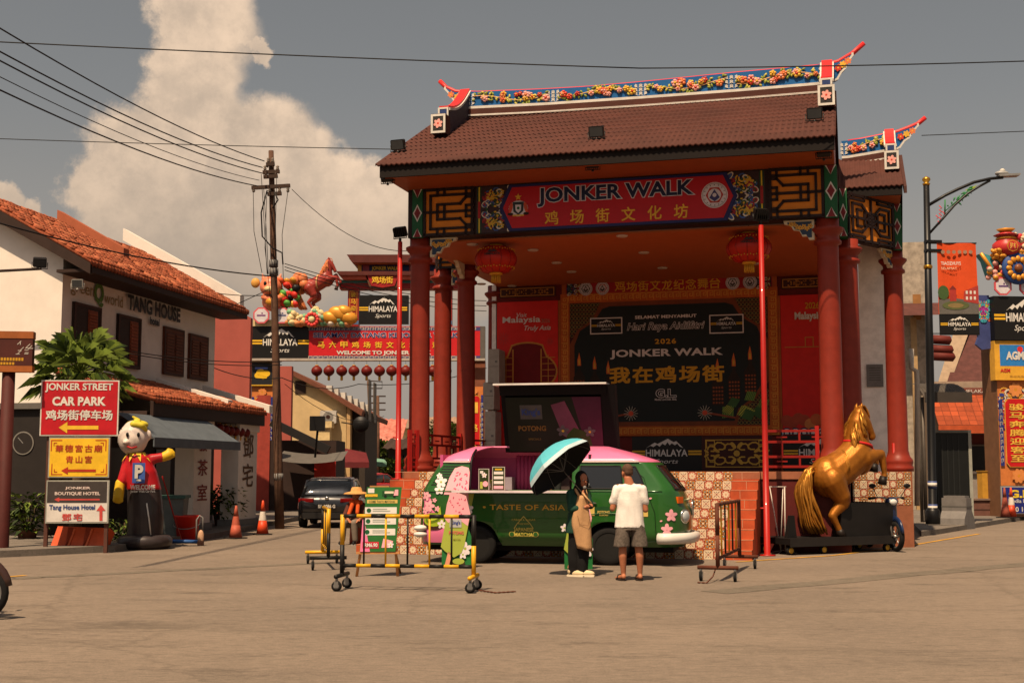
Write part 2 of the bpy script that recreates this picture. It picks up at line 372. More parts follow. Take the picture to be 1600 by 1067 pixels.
# ------------------------------------------------------------------ ground
def asphalt(name, c1, c2, dark, sc_=1.0):
    a = bpy.data.materials.new(name); a.use_nodes = True; t = a.node_tree; p = t.nodes['Principled BSDF']; p.inputs['Roughness'].default_value = .9
    p.inputs['Specular IOR Level'].default_value = .25
    tcn = t.nodes.new('ShaderNodeTexCoord'); v = tcn.outputs['Object']
    mp = t.nodes.new('ShaderNodeMapping'); t.links.new(v, mp.inputs[0]); mp.inputs['Scale'].default_value = (.35, 1.1, 1)
    n1 = noise(t, v, .22 * sc_, 5, .6); n2 = noise(t, mp.outputs[0], .9 * sc_, 8, .68, .5); n3 = noise(t, v, 55 * sc_, 3, .7); n4 = noise(t, mp.outputs[0], 1.6 * sc_, 8, .8)
    c = mixc(t, mapr(t, n1.outputs['Fac'], .3, .7), c1, c2)
    c = mixc(t, mapr(t, n2.outputs['Fac'], .52, .68, 0, .45), c, dark)
    c = mixc(t, mapr(t, n4.outputs['Fac'], .53, .66, 0, .55), c, tuple(x * .55 for x in dark))
    c = mixc(t, mapr(t, n3.outputs['Fac'], .42, .7, 0, .4), c, tuple(x * .45 for x in dark))
    n5 = noise(t, mp.outputs[0], 14 * sc_, 5, .8); c = mixc(t, mapr(t, n5.outputs['Fac'], .47, .62, 0, .34), c, tuple(x * .6 for x in dark)); n6 = noise(t, v, 9, 6, .8); c = mixc(t, mapr(t, n6.outputs['Fac'], .48, .62, 0, .22), c, tuple(min(1, x * 1.35) for x in c2))
    vo = t.nodes.new('ShaderNodeTexVoronoi'); vo.feature = 'DISTANCE_TO_EDGE'; vo.inputs['Scale'].default_value = .11
    wv = t.nodes.new('ShaderNodeVectorMath'); wv.operation = 'MULTIPLY_ADD'; t.links.new(n4.outputs['Color'], wv.inputs[0]); wv.inputs[1].default_value = (1.2, 1.2, 0); t.links.new(v, wv.inputs[2])
    t.links.new(wv.outputs[0], vo.inputs['Vector'])
    c = mixc(t, mapr(t, vo.outputs['Distance'], 0.0, 0.006, .3, 0), c, tuple(x * .5 for x in dark))
    t.links.new(c, p.inputs['Base Color'])
    bn = t.nodes.new('ShaderNodeBump'); bn.inputs['Strength'].default_value = .5; bn.inputs['Distance'].default_value = .012
    t.links.new(n3.outputs['Fac'], bn.inputs['Height']); t.links.new(bn.outputs[0], p.inputs['Normal']); return a
ASPH = asphalt('worn_asphalt', S(106, 95, 85), S(120, 107, 95), S(84, 75, 66)); PATCH = asphalt('patched_asphalt', S(96, 88, 78), S(106, 97, 86), S(78, 70, 61))
PAVE = asphalt('pavement_concrete', S(112, 104, 96), S(100, 93, 86), S(74, 67, 61), 2.0)
mb = MB(); mb.add([(-900, -60, 0), (900, -60, 0), (900, 2500, 0), (-900, 2500, 0)], [(0, 1, 2, 3)], ASPH); mb.build('road', kind='structure')
mb = MB()
def strip(mb, pts, wd, mm, z):
    pts = [Vec((p[0], p[1], 0)) for p in pts]
    for a, b in zip(pts, pts[1:]):
        t = (b - a).normalized(); n = Vec((-t.y, t.x, 0)) * wd * .5
        mb.add([a - n + Vec((0, 0, z)), b - n + Vec((0, 0, z)), b + n + Vec((0, 0, z)), a + n + Vec((0, 0, z))], [(0, 1, 2, 3)], mm)
def wiggle(px0, py0, px1, py1, k=14, amp=.12, seed=1):
    rg = random.Random(seed); a, b = ground(px0, py0), ground(px1, py1)
    return [a.lerp(b, i / k) + Vec((rg.uniform(-amp, amp), rg.uniform(-amp, amp) * .5, 0)) for i in range(k + 1)]
strip(mb, wiggle(-60, 908, 520, 878, 16, .05, 3), .34, PATCH, .004); strip(mb, wiggle(1120, 925, 1700, 872, 16, .08, 4), .5, PATCH, .004)
mb.build('road_patch', kind='structure')
YLINE = m(190, 140, 50, .8, var=.3, sc_=3); mb = MB()
strip(mb, [ground(1150, 878), ground(1300, 868), ground(1400, 856), ground(1470, 844), ground(1530, 834)], .1, YLINE, .008)
strip(mb, [ground(595, 858), ground(640, 856), ground(690, 853)], .1, YLINE, .008); strip(mb, [ground(-30, 905), ground(40, 899)], .12, YLINE, .008)
mb.build('road_marking', kind='structure')
# pavements with real kerbs
def pavement(pts, z=.13):
    mb = MB(); n = len(pts); pts = [(p[0], p[1]) for p in pts]
    mb.add([(x, y, 0) for x, y in pts] + [(x, y, z) for x, y in pts], [tuple(range(n, 2 * n))] + [(i, (i + 1) % n, n + (i + 1) % n, n + i) for i in range(n)], PAVE)
    o = mb.build('pavement', kind='structure'); return o
g = ground
pavement([g(-200, 880), g(60, 868), g(180, 862), g(262, 849), g(330, 842), g(420, 822), (-6.6, 52), (-6.6, 90), (-60, 90), (-60, 24)])
pavement([g(1440, 838), g(1470, 834), g(1540, 822), g(1600, 812), (60, 42), (60, 75), (16, 75), (11.2, 36)])

# ------------------------------------------------------------------ the stage building
SF = F((-2.05, 28.3, 0), R(-15)); SW = 8.85; FL = 1.6; BZ0, BZ1 = 6.77, 7.85
stage = thing('stage_pavilion', 'open Chinese style stage pavilion with red columns and brown tiled roof', 'pavilion', SF.o, SF.rz)
SOFF = m(146, 70, 28, .6, var=.08); TERR = m(176, 78, 42, .7, var=.2, sc_=2.5, stain=.3); SLAB = m(150, 92, 66, .75, stain=.4)
MAROON = m(84, 24, 20, .6); ROOFB = m(78, 42, 34, .8, var=.22, sc_=1.2, bump=.15, stain=.35)
xl0, _ = SF.hit(598, 860, -2.95); xr0, _ = SF.hit(1130, 873, -2.95); xr1, _ = SF.hit(1175, 873, -2.95); xl1 = xl0 - .55
mb = MB(); mb.prism([(xl1, -.001), (SW + .32, -.001), (SW + .32, FL - .15), (xl1, FL - .15)], -.33, 2.0, MAROON)
mb.box(xl1 - .0, 2.0, 0, SW + .55, 8.2, FL - .15, MAROON)
mb.build('plinth', stage)
mb = MB(); mb.box(xl1, -.55, FL - .15, xr1, 2.0, FL, SLAB); mb.box(xr1, -.36, FL - .15, SW + .36, 2.0, FL, SLAB); mb.box(xl1, 2.0, FL - .15, SW + .6, 8.2, FL, SLAB)
mb.add([(SW + .36, 1.2, FL), (SW + 1.6, 2.0, FL), (SW + 1.6, 8.2, FL), (SW + .6, 8.2, FL), (SW + .6, 2, FL), (SW + .36, 2, FL)] + [(SW + .36, 1.2, 0), (SW + 1.6, 2.0, 0), (SW + 1.6, 8.2, 0), (SW + .6, 8.2, 0), (SW + .6, 2, 0), (SW + .36, 2, 0)],
       [(0, 1, 2, 3, 4, 5)] + [(i, i + 6, (i + 1) % 6 + 6, (i + 1) % 6) for i in range(6)], SLAB)
mb.build('stage_floor', stage)
# stairs: nine risers faced with patterned tiles, terracotta cheeks
CR = m(214, 194, 164, .4, var=.06); TR = m(150, 52, 40, .4, var=.1); TO = m(200, 126, 48, .4, var=.1); TB = m(60, 98, 106, .4); TDK = m(70, 40, 34, .5); TPK = m(216, 150, 120, .4)
def tile_art(mb, x, z, s, kind, d):
    cx, cz = x + s / 2, z + s / 2; g_ = s * .03; h = s / 2 - g_
    if kind == 0:
        mb.rect(cx - h, cz - h, cx + h, cz + h, CR, d)
        for i in (-1, 1):
            mb.line([(cx - .33 * s, cz - i * .33 * s), (cx + .33 * s, cz + i * .33 * s)], s * .045, TR, d + .001 + .0005 * i)
            for j in (-1, 1): mb.circ(cx + i * .22 * s, cz + j * .22 * s, s * .05, TDK, d + .002, 6); mb.circ(cx + i * .46 * s, cz + j * .46 * s, s * .06, TR, d + .0025, 6)
            mb.circ(cx + i * .27 * s, cz, s * .05, TO, d + .002, 6); mb.circ(cx, cz + i * .27 * s, s * .05, TB, d + .002, 6)
        mb.circ(cx, cz, s * .07, TR, d + .003, 6)
    elif kind == 1:
        mb.rect(cx - h, cz - h, cx + h, cz + h, TR, d); mb.circ(cx, cz, s * .46, TPK, d + .001, 12); mb.circ(cx, cz, s * .40, TR, d + .002, 12); mb.flower(cx, cz, s * .38, CR, TR, d + .003, 8); mb.circ(cx, cz, s * .07, TPK, d + .009, 6)
        for i in (-1, 1):
            for j in (-1, 1): mb.circ(cx + i * .42 * s, cz + j * .42 * s, s * .07, CR, d + .002, 6)
    else:
        mb.rect(cx - h, cz - h, cx + h, cz + h, TO, d); mb.rect(cx - .07 * s, cz - h, cx + .07 * s, cz + h, TDK, d + .001); mb.rect(cx - h, cz - .07 * s, cx + h, cz + .07 * s, TDK, d + .0015)
        for i in (-1, 1):
            for j in (-1, 1):
                mb.circ(cx + i * .27 * s, cz + j * .27 * s, s * .16, TB, d + .002, 4); mb.circ(cx + i * .27 * s, cz + j * .27 * s, s * .06, CR, d + .003, 6)
            mb.circ(cx + i * .4 * s, cz, s * .09, CR, d + .003, 6); mb.circ(cx, cz + i * .4 * s, s * .09, CR, d + .003, 6)
        mb.circ(cx, cz, s * .13, CR, d + .003, 8)
NR = 9; RH = FL / NR; TD = 2.4 / NR
mb = MB(); chs = [MB(), MB()]; ti = MB(); GROUT = m(132, 66, 46, .8)
for i in range(NR):
    yb = -.55 - (NR - 1 - i) * TD if i < NR else 0; yf = -2.95 + i * TD; zt = (i + 1) * RH
    top = zt if i < NR - 1 else zt - .152
    mb.box(xl0, yf, 0 if i == 0 else i * RH, xr0, -.551 + (.0 if i < NR - 1 else 0), top if i < NR - 1 else FL - .152, GROUT)
    for (a, b, sgn) in ((xl1, xl0, -1), (xr0, xr1, 1)):
        ch = chs[sgn > 0]
        ch.box(a, yf - .02, i * RH if i else 0, b, -.552, top if i < NR - 1 else FL - .153, TERR)
        for q in (.36,): ch.box(a + (b - a) * (q + .2 * (i % 2)) - .004, yf - .023, i * RH + .01, a + (b - a) * (q + .2 * (i % 2)) + .004, yf - .019, i * RH + RH - .01, m(190, 150, 120, .8))
        ch.box(a, yf - .024, zt - .012, b, yf - .018, zt - .004, m(190, 150, 120, .8))
    n = int((xr0 - xl0) / RH); s_ = (xr0 - xl0) / n
    for j in range(n):
        o = ti.M; ti.M = Matrix.Translation((0, yf, 0)); tile_art(ti, xl0 + j * s_, i * RH + (RH - s_) / 2, min(s_, RH), (j + 2 * i + 1) % 3, .004); ti.M = o
st = mb.build('stairs', stage); ti.build('riser_tile', st); [ch.build('stair_cheek', stage) for ch in chs]
# columns
def column(x, y, top=BZ0, r=.225):
    mb = MB(); h = top - FL
    mb.lathe([(.34, 0), (.34, .1), (.31, .14), (.33, .2), (.33, .26), (.27, .34), (.25, .4), (r + .005, .48), (r, h * .5), (r - .012, h - .62), (r - .012, h - .55), (r + .05, h - .52), (r + .05, h - .46), (r, h - .42), (r, h - .36),
              (r + .07, h - .28), (r + .1, h - .24), (r + .1, h - .2), (r + .01, h - .16), (r + .01, h)], RED, 28)
    return mb.build('column', stage, (x, y, FL))
for x, y in ((0, 0), (SW, 0), (0, 3.5), (SW + .38, 2.6), (-.87, 4.3), (SW + 1.4, 4.4), (-.35, 7.5)): column(x, y)
# beams, lattice, painted panels
mb = MB(); mb.box(-.22, -.22, BZ0, SW + .22, .22, BZ1, m(40, 22, 18, .6)); mb.box(-.2, .22, BZ0, .2, 7.3, BZ1, SOFF); mb.box(SW - .2, .22, BZ0, SW + .2, 7.3, BZ1, SOFF)
mb.box(-.1, 3.9, BZ0, .1, 4.2, BZ1, SOFF)
mb.build('roof_beam', stage)
def diamonds(mb, x0, z0, x1, z1, d):
    mb.rect(x0, z0, x1, z1, GREEN, d); c = (x0 + x1) / 2; hw = (x1 - x0) / 2
    for k in range(3):
        z = z0 + (z1 - z0) * (k / 2); q = [(c, z + .2), (c + hw * .5, z + .08), (c + hw * .9, z), (c + hw * .5, z - .08), (c, z - .2), (c - hw * .5, z - .08), (c - hw * .9, z), (c - hw * .5, z + .08)]
        q = [(x, min(max(y, z0), z1)) for x, y in q]; q2 = [(c + (x - c) * .72, z + (y - z) * .74 if z0 < z < z1 else y) for x, y in q]
        mb.poly(q, WHT, d + .002); mb.poly(q2, m(120, 34, 38, .5), d + .004)
def post_wrap(name, x0, x1, y0, y1):
    mb = MB(); mb.box(x0, y0, BZ0 - .02, x1, y1, BZ1 - .001, GREEN)
    o = Matrix.Translation((0, y0, 0)); mb.M = o; diamonds(mb, x0, BZ0, x1, BZ1 - .01, .004)
    for xx, a in ((x0, -pi / 2), (x1, pi / 2)):
        mb.M = Matrix.Translation((xx, (y0 + y1) / 2, 0)) @ Matrix.Rotation(a, 4, 'Z'); diamonds(mb, -(y1 - y0) / 2, BZ0, (y1 - y0) / 2, BZ1 - .01, .004)
    mb.M = Matrix(); return mb.build(name, stage)
xa, _ = SF.hit(662, 330, -.25); xb, _ = SF.hit(739, 330, -.25); xc, _ = SF.hit(745, 330, -.25); xd, _ = SF.hit(800, 330, -.25)
xe, _ = SF.hit(1138, 300, -.25); xf, _ = SF.hit(1194, 300, -.25); xg, _ = SF.hit(1202, 300, -.25); xh, _ = SF.hit(1287, 300, -.25)
post_wrap('corner_post', xa - .26, xa - .02, -.27, .3); post_wrap('corner_post', xh + .02, xh + .27, -.27, .3)
LORG = m(216, 128, 36, .6, var=.06); LBAR = m(38, 20, 16, .55)
def lattice(name, x0, x1, z0, z1, flip, parent, y=-.225, rot=0.0, org=(0, 0), full=False):
    mb = MB(); mb.M = Matrix.Translation((org[0], org[1], 0)) @ Matrix.Rotation(rot, 4, 'Z') @ Matrix.Translation((0, y, 0))
    mb.rect(x0, z0, x1, z1, LORG, .003); w_, h_ = x1 - x0, z1 - z0; t = .055
    X = lambda u: (x0 + u * w_) if not flip else (x1 - u * w_)
    def bar(*pts):
        pts = [(X(u), z0 + v * h_) for u, v in pts]
        for (a, b), (c, e) in zip(pts, pts[1:]):
            l = math.hypot(c - a, e - b); nx, nz = -(e - b) / l * t / 2, (c - a) / l * t / 2; ex, ez = (c - a) / l * t / 2, (e - b) / l * t / 2
            mb.prism([(a - ex + nx, b - ez + nz), (a - ex - nx, b - ez - nz), (c + ex - nx, e + ez - nz), (c + ex + nx, e + ez + nz)], -.045, -.003, LBAR)
    bar((0, .02), (1, .02)); bar((0, .98), (1, .98)); bar((.02, 0), (.02, 1)); bar((.98, 0), (.98, 1))
    if not full:
        bar((1, .86), (.86, .86), (.14, .86), (.14, .14), (.86, .14), (1, .14)); bar((.0, .5), (.3, .5)); bar((.28, .86 - .2), (.28, .34)); bar((.28, .66), (.74, .66), (.86, .8), (1, .8)); bar((.28, .34), (.74, .34), (.86, .2), (1, .2))
        bar((.42, .66), (.42, .34)); bar((.28, .5), (.86, .5), (.86, .62), (1, .62)); bar((.86, .5), (.86, .38), (1, .38)); bar((1, .5), (.86, .5)); bar((.28, .86), (.28, 1)); bar((.42, .86), (.42, 1)); bar((.28, 0), (.28, .14)); bar((.42, 0), (.42, .14)); bar((.86, .8), (.86, 1)); bar((.86, 0), (.86, .2))
    else:
        bar((0, .5), (1, .5)); bar((.5, 0), (.5, 1)); bar((.36, .36), (.64, .36), (.64, .64), (.36, .64), (.36, .36)); bar((.43, .43), (.57, .43), (.57, .57), (.43, .57), (.43, .43))
        for sx in (0, 1):
            for sz in (0, 1):
                q = lambda u, v: (1 - u if sx else u, 1 - v if sz else v)
                bar(q(0, .1), q(.35, .1), q(.35, 0)); bar(q(.1, .5), q(.1, .2), q(.3, .2), q(.42, .36)); bar(q(.2, .5), q(.2, .32), q(.3, .32)); bar(q(.1, 0), q(.1, .1))
    mb.M = Matrix(); return mb.build(name, parent)
lattice('lattice_panel', xa, xb, BZ0 + .02, BZ1 - .02, False, stage); lattice('lattice_panel', xg, xh, BZ0 + .02, BZ1 - .02, True, stage)
PAL = [m(206, 196, 178, .5), m(200, 160, 50, .5), m(60, 84, 140, .5), m(150, 40, 44, .5), m(46, 78, 50, .5)]
for a, b, fl in ((xc, xd, 0), (xe, xf, 1)):
    mb = MB(); mb.M = Matrix.Translation((0, -.225, 0)); tip = .18
    mb.rect(a - .02, BZ0 + .03, b + .02, BZ1 - .03, m(58, 40, 44, .6), .004)
    e0, e1 = (a, b) if not fl else (b, a); sg = 1 if not fl else -1
    mb.rect(e0, BZ0 + .03, e0 + sg * .1, BZ1 - .03, m(34, 60, 44, .5), .008); mb.rect(e0 + sg * .035, BZ0 + .03, e0 + sg * .065, BZ1 - .03, m(206, 180, 40, .5), .01); mb.rect(e0 + sg * .02, 7.12, e0 + sg * .08, 7.5, m(160, 36, 34, .5), .012)
    ornate(mb, min(e0 + sg * .12, e1), BZ0 + .05, max(e0 + sg * .12, e1), BZ1 - .05, PAL, 5, 60, None, .012, 'h', .028)
    cz = (BZ0 + BZ1) / 2; mb.circ(e1 - sg * .13, cz, .075, PAL[0], .034, 14); mb.circ(e1 - sg * .13, cz, .05, PAL[3], .036, 14)
    for s2 in (-1, 1):
        mb.circ(e0 + sg * .2, cz + s2 * .12, .1, PAL[0], .03, 12, .07, s2 * .5 * sg); mb.circ(e0 + sg * .2, cz + s2 * .12, .075, PAL[3], .032, 12, .05, s2 * .5 * sg)
        mb.circ(e1 - sg * .02, cz + s2 * .42, .12, PAL[0], .03, 12, .06, -s2 * .8 * sg); mb.circ(e1 - sg * .02, cz + s2 * .42, .09, PAL[2], .032, 12, .04, -s2 * .8 * sg)
        mb.flower(e0 + sg * .3, cz + s2 * .28, .1, PAL[1], PAL[3], .033, 6)
    mb.build('painted_panel', stage)
# carved corbels under the beam
def corbel(x, y, sg, rz=0.0, s=1.0):
    mb = MB(); pts = [(0, 0), (.62 * s, 0), (.6 * s, -.07), (.47 * s, -.1), (.42 * s, -.2), (.3 * s, -.22), (.24 * s, -.34), (.14 * s, -.34), (.1 * s, -.42), (0, -.42)]
    P = [(sg * u, v) for u, v in pts]; mb.prism(P, -.05, .05, m(206, 190, 160, .5)); q = [(sg * (.05 * s + u * .8), -.035 + v * .8) for u, v in pts]; mb.poly(q, m(46, 62, 84, .5), .053)
    rg = random.Random(3)
    for k in range(7): u = .08 + k * .065; mb.flower(sg * u * s, -.08 - rg.random() * max(.02, .24 - .4 * u), .055, m(206, 150, 52, .5), PAL[3], .056, 5, k)
    return mb.build('corbel', stage, (x, y, BZ0 - .01), rz)
corbel(.26, -.05, 1); corbel(SW - .26, -.05, -1); corbel(0, 3.2, 1, -pi / 2); corbel(SW + .2, 3.0, 1, R(58), .8); corbel(SW + 1.35, 4.2, -1, R(58), .8); corbel(-.6, 4.2, 1, 0, .7)
# soffit, ceiling with round lights
EY = -1.62; ex0, _ = SF.hit(592, 255, EY); ex1, _ = SF.hit(1306, 215, EY); RY = 2.5; RZ = 10.15; EZ = 8.02
mb = MB(); mb.box(ex0 + .08, EY + .06, BZ1, ex1 - .05, -.22, BZ1 + .05, SOFF); mb.box(-.22, .22, BZ0 - .06, SW + .22, 7.3, BZ0 - .02, m(176, 90, 42, .6, var=.06)); mb.box(ex0 + .08, -.22, BZ1 + .001, ex1 - .05, 6.5, BZ1 + .05, SOFF)
mb.build('ceiling', stage)
LAMP = m(190, 176, 160, .4, var=0)
for px, py in ((738, 381), (833, 390), (870, 410), (893, 424), (1006, 394), (1035, 418), (972, 368), (752, 443), (1180, 411), (800, 446)):
    d = ray(px, py); t = (BZ0 - .06 - CAM.z) / d.z; p = CAM + d * t - SF.o; x, y = p.dot(SF.ex), p.dot(SF.ey)
    if .3 < y < 7.2:
        mb = MB(); mb.lathe([(.02, -.02), (.11, -.018), (.13, 0), (.13, .012)], LAMP, 16); mb.build('ceiling_light', stage, (x, y, BZ0 - .075))
# roof
def roof_slope(mb, x0, x1, y0, z0, y1, z1, mm, per=.115, amp=.018, th=.05):
    n = max(4, int((x1 - x0) / per * 4)); rows = []
    for k in range(2):
        yy, zz = (y0, z0) if k == 0 else (y1, z1)
        rows.append([(x0 + (x1 - x0) * i / n, yy, zz + amp * sin(2 * pi * i / 4 + .3)) for i in range(n + 1)])
    v = rows[0] + rows[1] + [(x, y, z - th) for x, y, z in rows[0]] + [(x, y, z - th) for x, y, z in rows[1]]; k = n + 1
    sg = 1 if y1 > y0 else -1
    fs = [(i, i + 1, k + i + 1, k + i)[::sg] for i in range(n)] + [(2 * k + i, 3 * k + i, 3 * k + i + 1, 2 * k + i + 1)[::sg] for i in range(n)] + [(i, 2 * k + i, 2 * k + i + 1, i + 1)[::sg] for i in range(n)] + [(0, k, 3 * k, 2 * k), (n, 2 * k + n, 3 * k + n, k + n)]
    mb.add(v, fs, mm, True)
mb = MB(); roof_slope(mb, ex0 - .06, ex1, EY - .06, EZ + .1, RY, RZ + .06, ROOFB); roof_slope(mb, ex0 - .06, ex1, 6.7, EZ + .1, RY, RZ + .06, ROOFB)
# fine cross joints of the roof sheets
SL = (RZ - EZ) / (RY - EY)
for k in range(1, 12):
    yy = EY + (RY - EY) * k / 12; mb.add([(ex0 - .03, yy, EZ + .125 + SL * (yy - EY)), (ex1 - .02, yy, EZ + .125 + SL * (yy - EY)), (ex1 - .02, yy + .05, EZ + .12 + SL * (yy + .05 - EY)), (ex0 - .03, yy + .05, EZ + .12 + SL * (yy + .05 - EY))], [(0, 1, 2, 3)], m(72, 38, 32, .7))
mb.build('roof', stage)
mb = MB(); FAS = m(22, 15, 13, .85)
mb.box(ex0 + .02, EY, BZ1 - .02, ex1 - .03, EY + .06, EZ + .1, FAS)
for x in (ex0 + .02, ex1 - .09): mb.add([(x, EY + .06, BZ1 - .02), (x, EY + .06, EZ + .04), (x, RY, RZ - .02), (x, RY, RZ - .24), (x + .06, EY + .06, BZ1 - .02), (x + .06, EY + .06, EZ + .04), (x + .06, RY, RZ - .02), (x + .06, RY, RZ - .24)], [(0, 1, 2, 3), (4, 7, 6, 5), (0, 3, 7, 4), (1, 5, 6, 2)], FAS)
mb.build('fascia', stage)
mb = MB(); PKW = m(186, 150, 150, .7, stain=.3)
for x in (-.1, SW + .1):
    mb = MB(); mb.add([(x, -.3, BZ1), (x, 5.9, BZ1), (x, RY, RZ - .1), (x + .06, -.3, BZ1), (x + .06, 5.9, BZ1), (x + .06, RY, RZ - .1)], [(0, 2, 1), (3, 4, 5), (0, 3, 5, 2), (2, 5, 4, 1)], PKW); mb.build('gable_wall', stage)
# ridge with swept-up ends, ceramic flowers, and short descending ridges
RC = m(206, 44, 44, .4, var=.05); CB = m(30, 92, 150, .4, var=.08); FLW = [m(196, 62, 40, .4), m(222, 172, 60, .4), m(216, 120, 70, .4), m(226, 160, 150, .4)]; LEAF = m(130, 140, 50, .5); STEM = m(206, 160, 110, .5)
def ridge(par, fr, y, top, bot, x_in0, x_in1, tips, seed=2):
    """top / bot: picture measurements of the ridge wall's upper and lower edge, at depth y"""
    T = [fr.hit(*p, y) for p in top]; B = [fr.hit(*p, y) for p in bot]
    lerp = lambda P, x: next((a[1] + (b[1] - a[1]) * (x - a[0]) / (b[0] - a[0]) for a, b in zip(P, P[1:]) if a[0] <= x <= b[0]), P[0][1] if x < P[0][0] else P[-1][1])
    n = 36; xs = [x_in0 + (x_in1 - x_in0) * i / n for i in range(n + 1)]; mb = MB(); th = .13
    pt = [(x, lerp(T, x)) for x in xs]; pb = [(x, lerp(B, x)) for x in xs]
    for i in range(n):
        mb.prism([pb[i], pb[i + 1], pt[i + 1], pt[i]], y - th, y + th, CB)
        mb.prism([(pb[i][0], pb[i][1] - .05), (pb[i + 1][0], pb[i + 1][1] - .05), (pb[i + 1][0], pb[i + 1][1] + .015), (pb[i][0], pb[i][1] + .015)], y - th - .05, y + th + .05, WHT)
        mb.prism([(pb[i][0], pb[i][1] - .2), (pb[i + 1][0], pb[i + 1][1] - .2), (pb[i + 1][0], pb[i + 1][1] - .05), (pb[i][0], pb[i][1] - .05)], y - th - .06, y + th + .06, ROOFB)
        mb.prism([(pb[i][0], min(pb[i][1] - .2, 99) - .04), (pb[i + 1][0], pb[i + 1][1] - .24), (pb[i + 1][0], pb[i + 1][1] - .2), (pb[i][0], pb[i][1] - .2)], y - th - .09, y + th + .09, WHT)
        mb.prism([(pb[i][0], pb[i][1] - .62), (pb[i + 1][0], pb[i + 1][1] - .62), (pb[i + 1][0], pb[i + 1][1] - .24), (pb[i][0], pb[i][1] - .24)], y - th - .04, y + th + .04, ROOFB)
    rd = mb.build('ridge', par)
    mb = MB(); mb.tube([(x, y, z) for x, z in T], .055, RC, 8, flat=1.0)
    mb.build('ridge_cap', rd)
    # swallow-tail tips: blue wedge with scalloped white lower edge
    for xi, sg in tips:
        mb = MB()
        seg = [q for q in T if (q[0] - xi) * sg >= -.02]; seg = sorted(seg, key=lambda q: q[0] * sg); xm = seg[-1][0]
        up = [(xi, lerp(T, xi) - .03)] + [(q[0], q[1] - .03) for q in seg if abs(q[0] - xm) > .09]; xe_ = up[-1][0]; dn = []
        for k in range(6): u = k / 5; x = xi + (xe_ - xi) * (1 - u); zt = lerp(T, x); dn.append((x, zt - .06 - .42 * u ** .8 + (.04 if k % 2 else 0)))
        pl = up + dn
        mb.prism(pl, y - .07, y + .07, CB)
        o = mb.M; mb.M = o @ Matrix.Translation((0, y - .07, 0)); mb.line([up[-1]] + dn, .045, WHT, .02)
        for k in range(3): u = .25 + .25 * k; x = xi + (xe_ - xi) * u; mb.flower(x, lerp(T, x) - .12 - .06 * (1 - u), .085, FLW[k % 3], FLW[1], .03, 6)
        mb.M = o; mb.build('ridge_tip', rd)
    mb = MB(); rg = random.Random(seed)
    nseg = max(1, int((x_in1 - x_in0) / 1.9))
    for k in range(nseg):
        a = x_in0 + (x_in1 - x_in0) * k / nseg + .12; b = x_in0 + (x_in1 - x_in0) * (k + 1) / nseg - .12
        ph = rg.random() * 6; P = lambda x: lerp(B, x) + (lerp(T, x) - lerp(B, x)) * (.5 + .2 * sin(ph + 3 * x))
        q = [(a + (b - a) * i / 16, y - th - .03, P(a + (b - a) * i / 16)) for i in range(17)]; mb.tube(q, .014, STEM, 5)
        for i in range(int((b - a) / .03)):
            x = rg.uniform(a, b); hh = lerp(T, x) - lerp(B, x); z = P(x) + rg.uniform(-.25, .25) * hh
            mb.ell((x, y - th - .03, z), (.05, .018, .026), rg.choice((LEAF, LEAF, m(190, 180, 80, .5))), (0, rg.random() * 3, 0), 6, 4)
        for i in range(int((b - a) / .13)):
            x = rg.uniform(a + .05, b - .05); hh = lerp(T, x) - lerp(B, x); z = lerp(B, x) + rg.uniform(.3, .75) * hh; c = rg.choice(FLW); s_ = rg.uniform(.06, .105)
            for j in range(5): t = 1.257 * j + x; mb.ell((x + s_ * .55 * cos(t), y - th - .04, z + s_ * .55 * sin(t)), (s_ * .5, .035, s_ * .42), c, None, 7, 5)
            mb.ell((x, y - th - .07, z), (s_ * .35, .02, s_ * .35), rg.choice(FLW), None, 6, 4)
        for e_ in (a - .06, b + .06):
            h0, h1 = lerp(B, e_), lerp(T, e_); o = mb.M; mb.M = Matrix.Translation((0, y - th, 0))
            for j in range(3):
                zc = h0 + (h1 - h0) * (.25 + .25 * j)
                for s2 in (-1, 1): mb.line([(e_ + s2 * (.02 + .06 * abs(sin(i))), zc + .07 * (i / 4 - .5)) for i in range(5)], .016, WHT, .02); mb.circ(e_ + s2 * .055, zc, .035, WHT, .018, 8)
            mb.M = o
    mb.build('ridge_flowers', rd); return rd
ridge(stage, SF, RY, [(687, 127), (697, 137), (712, 144), (745, 146), (850, 142), (920, 138), (1000, 131), (1150, 116), (1283, 104), (1310, 97), (1332, 84), (1350, 68)],
      [(700, 172), (745, 170), (850, 165), (1000, 155), (1150, 144), (1283, 133), (1300, 131)], SF.hit(735, 150, RY)[0], SF.hit(1290, 110, RY)[0], ((SF.hit(735, 150, RY)[0], -1), (SF.hit(1302, 110, RY)[0], 1)))
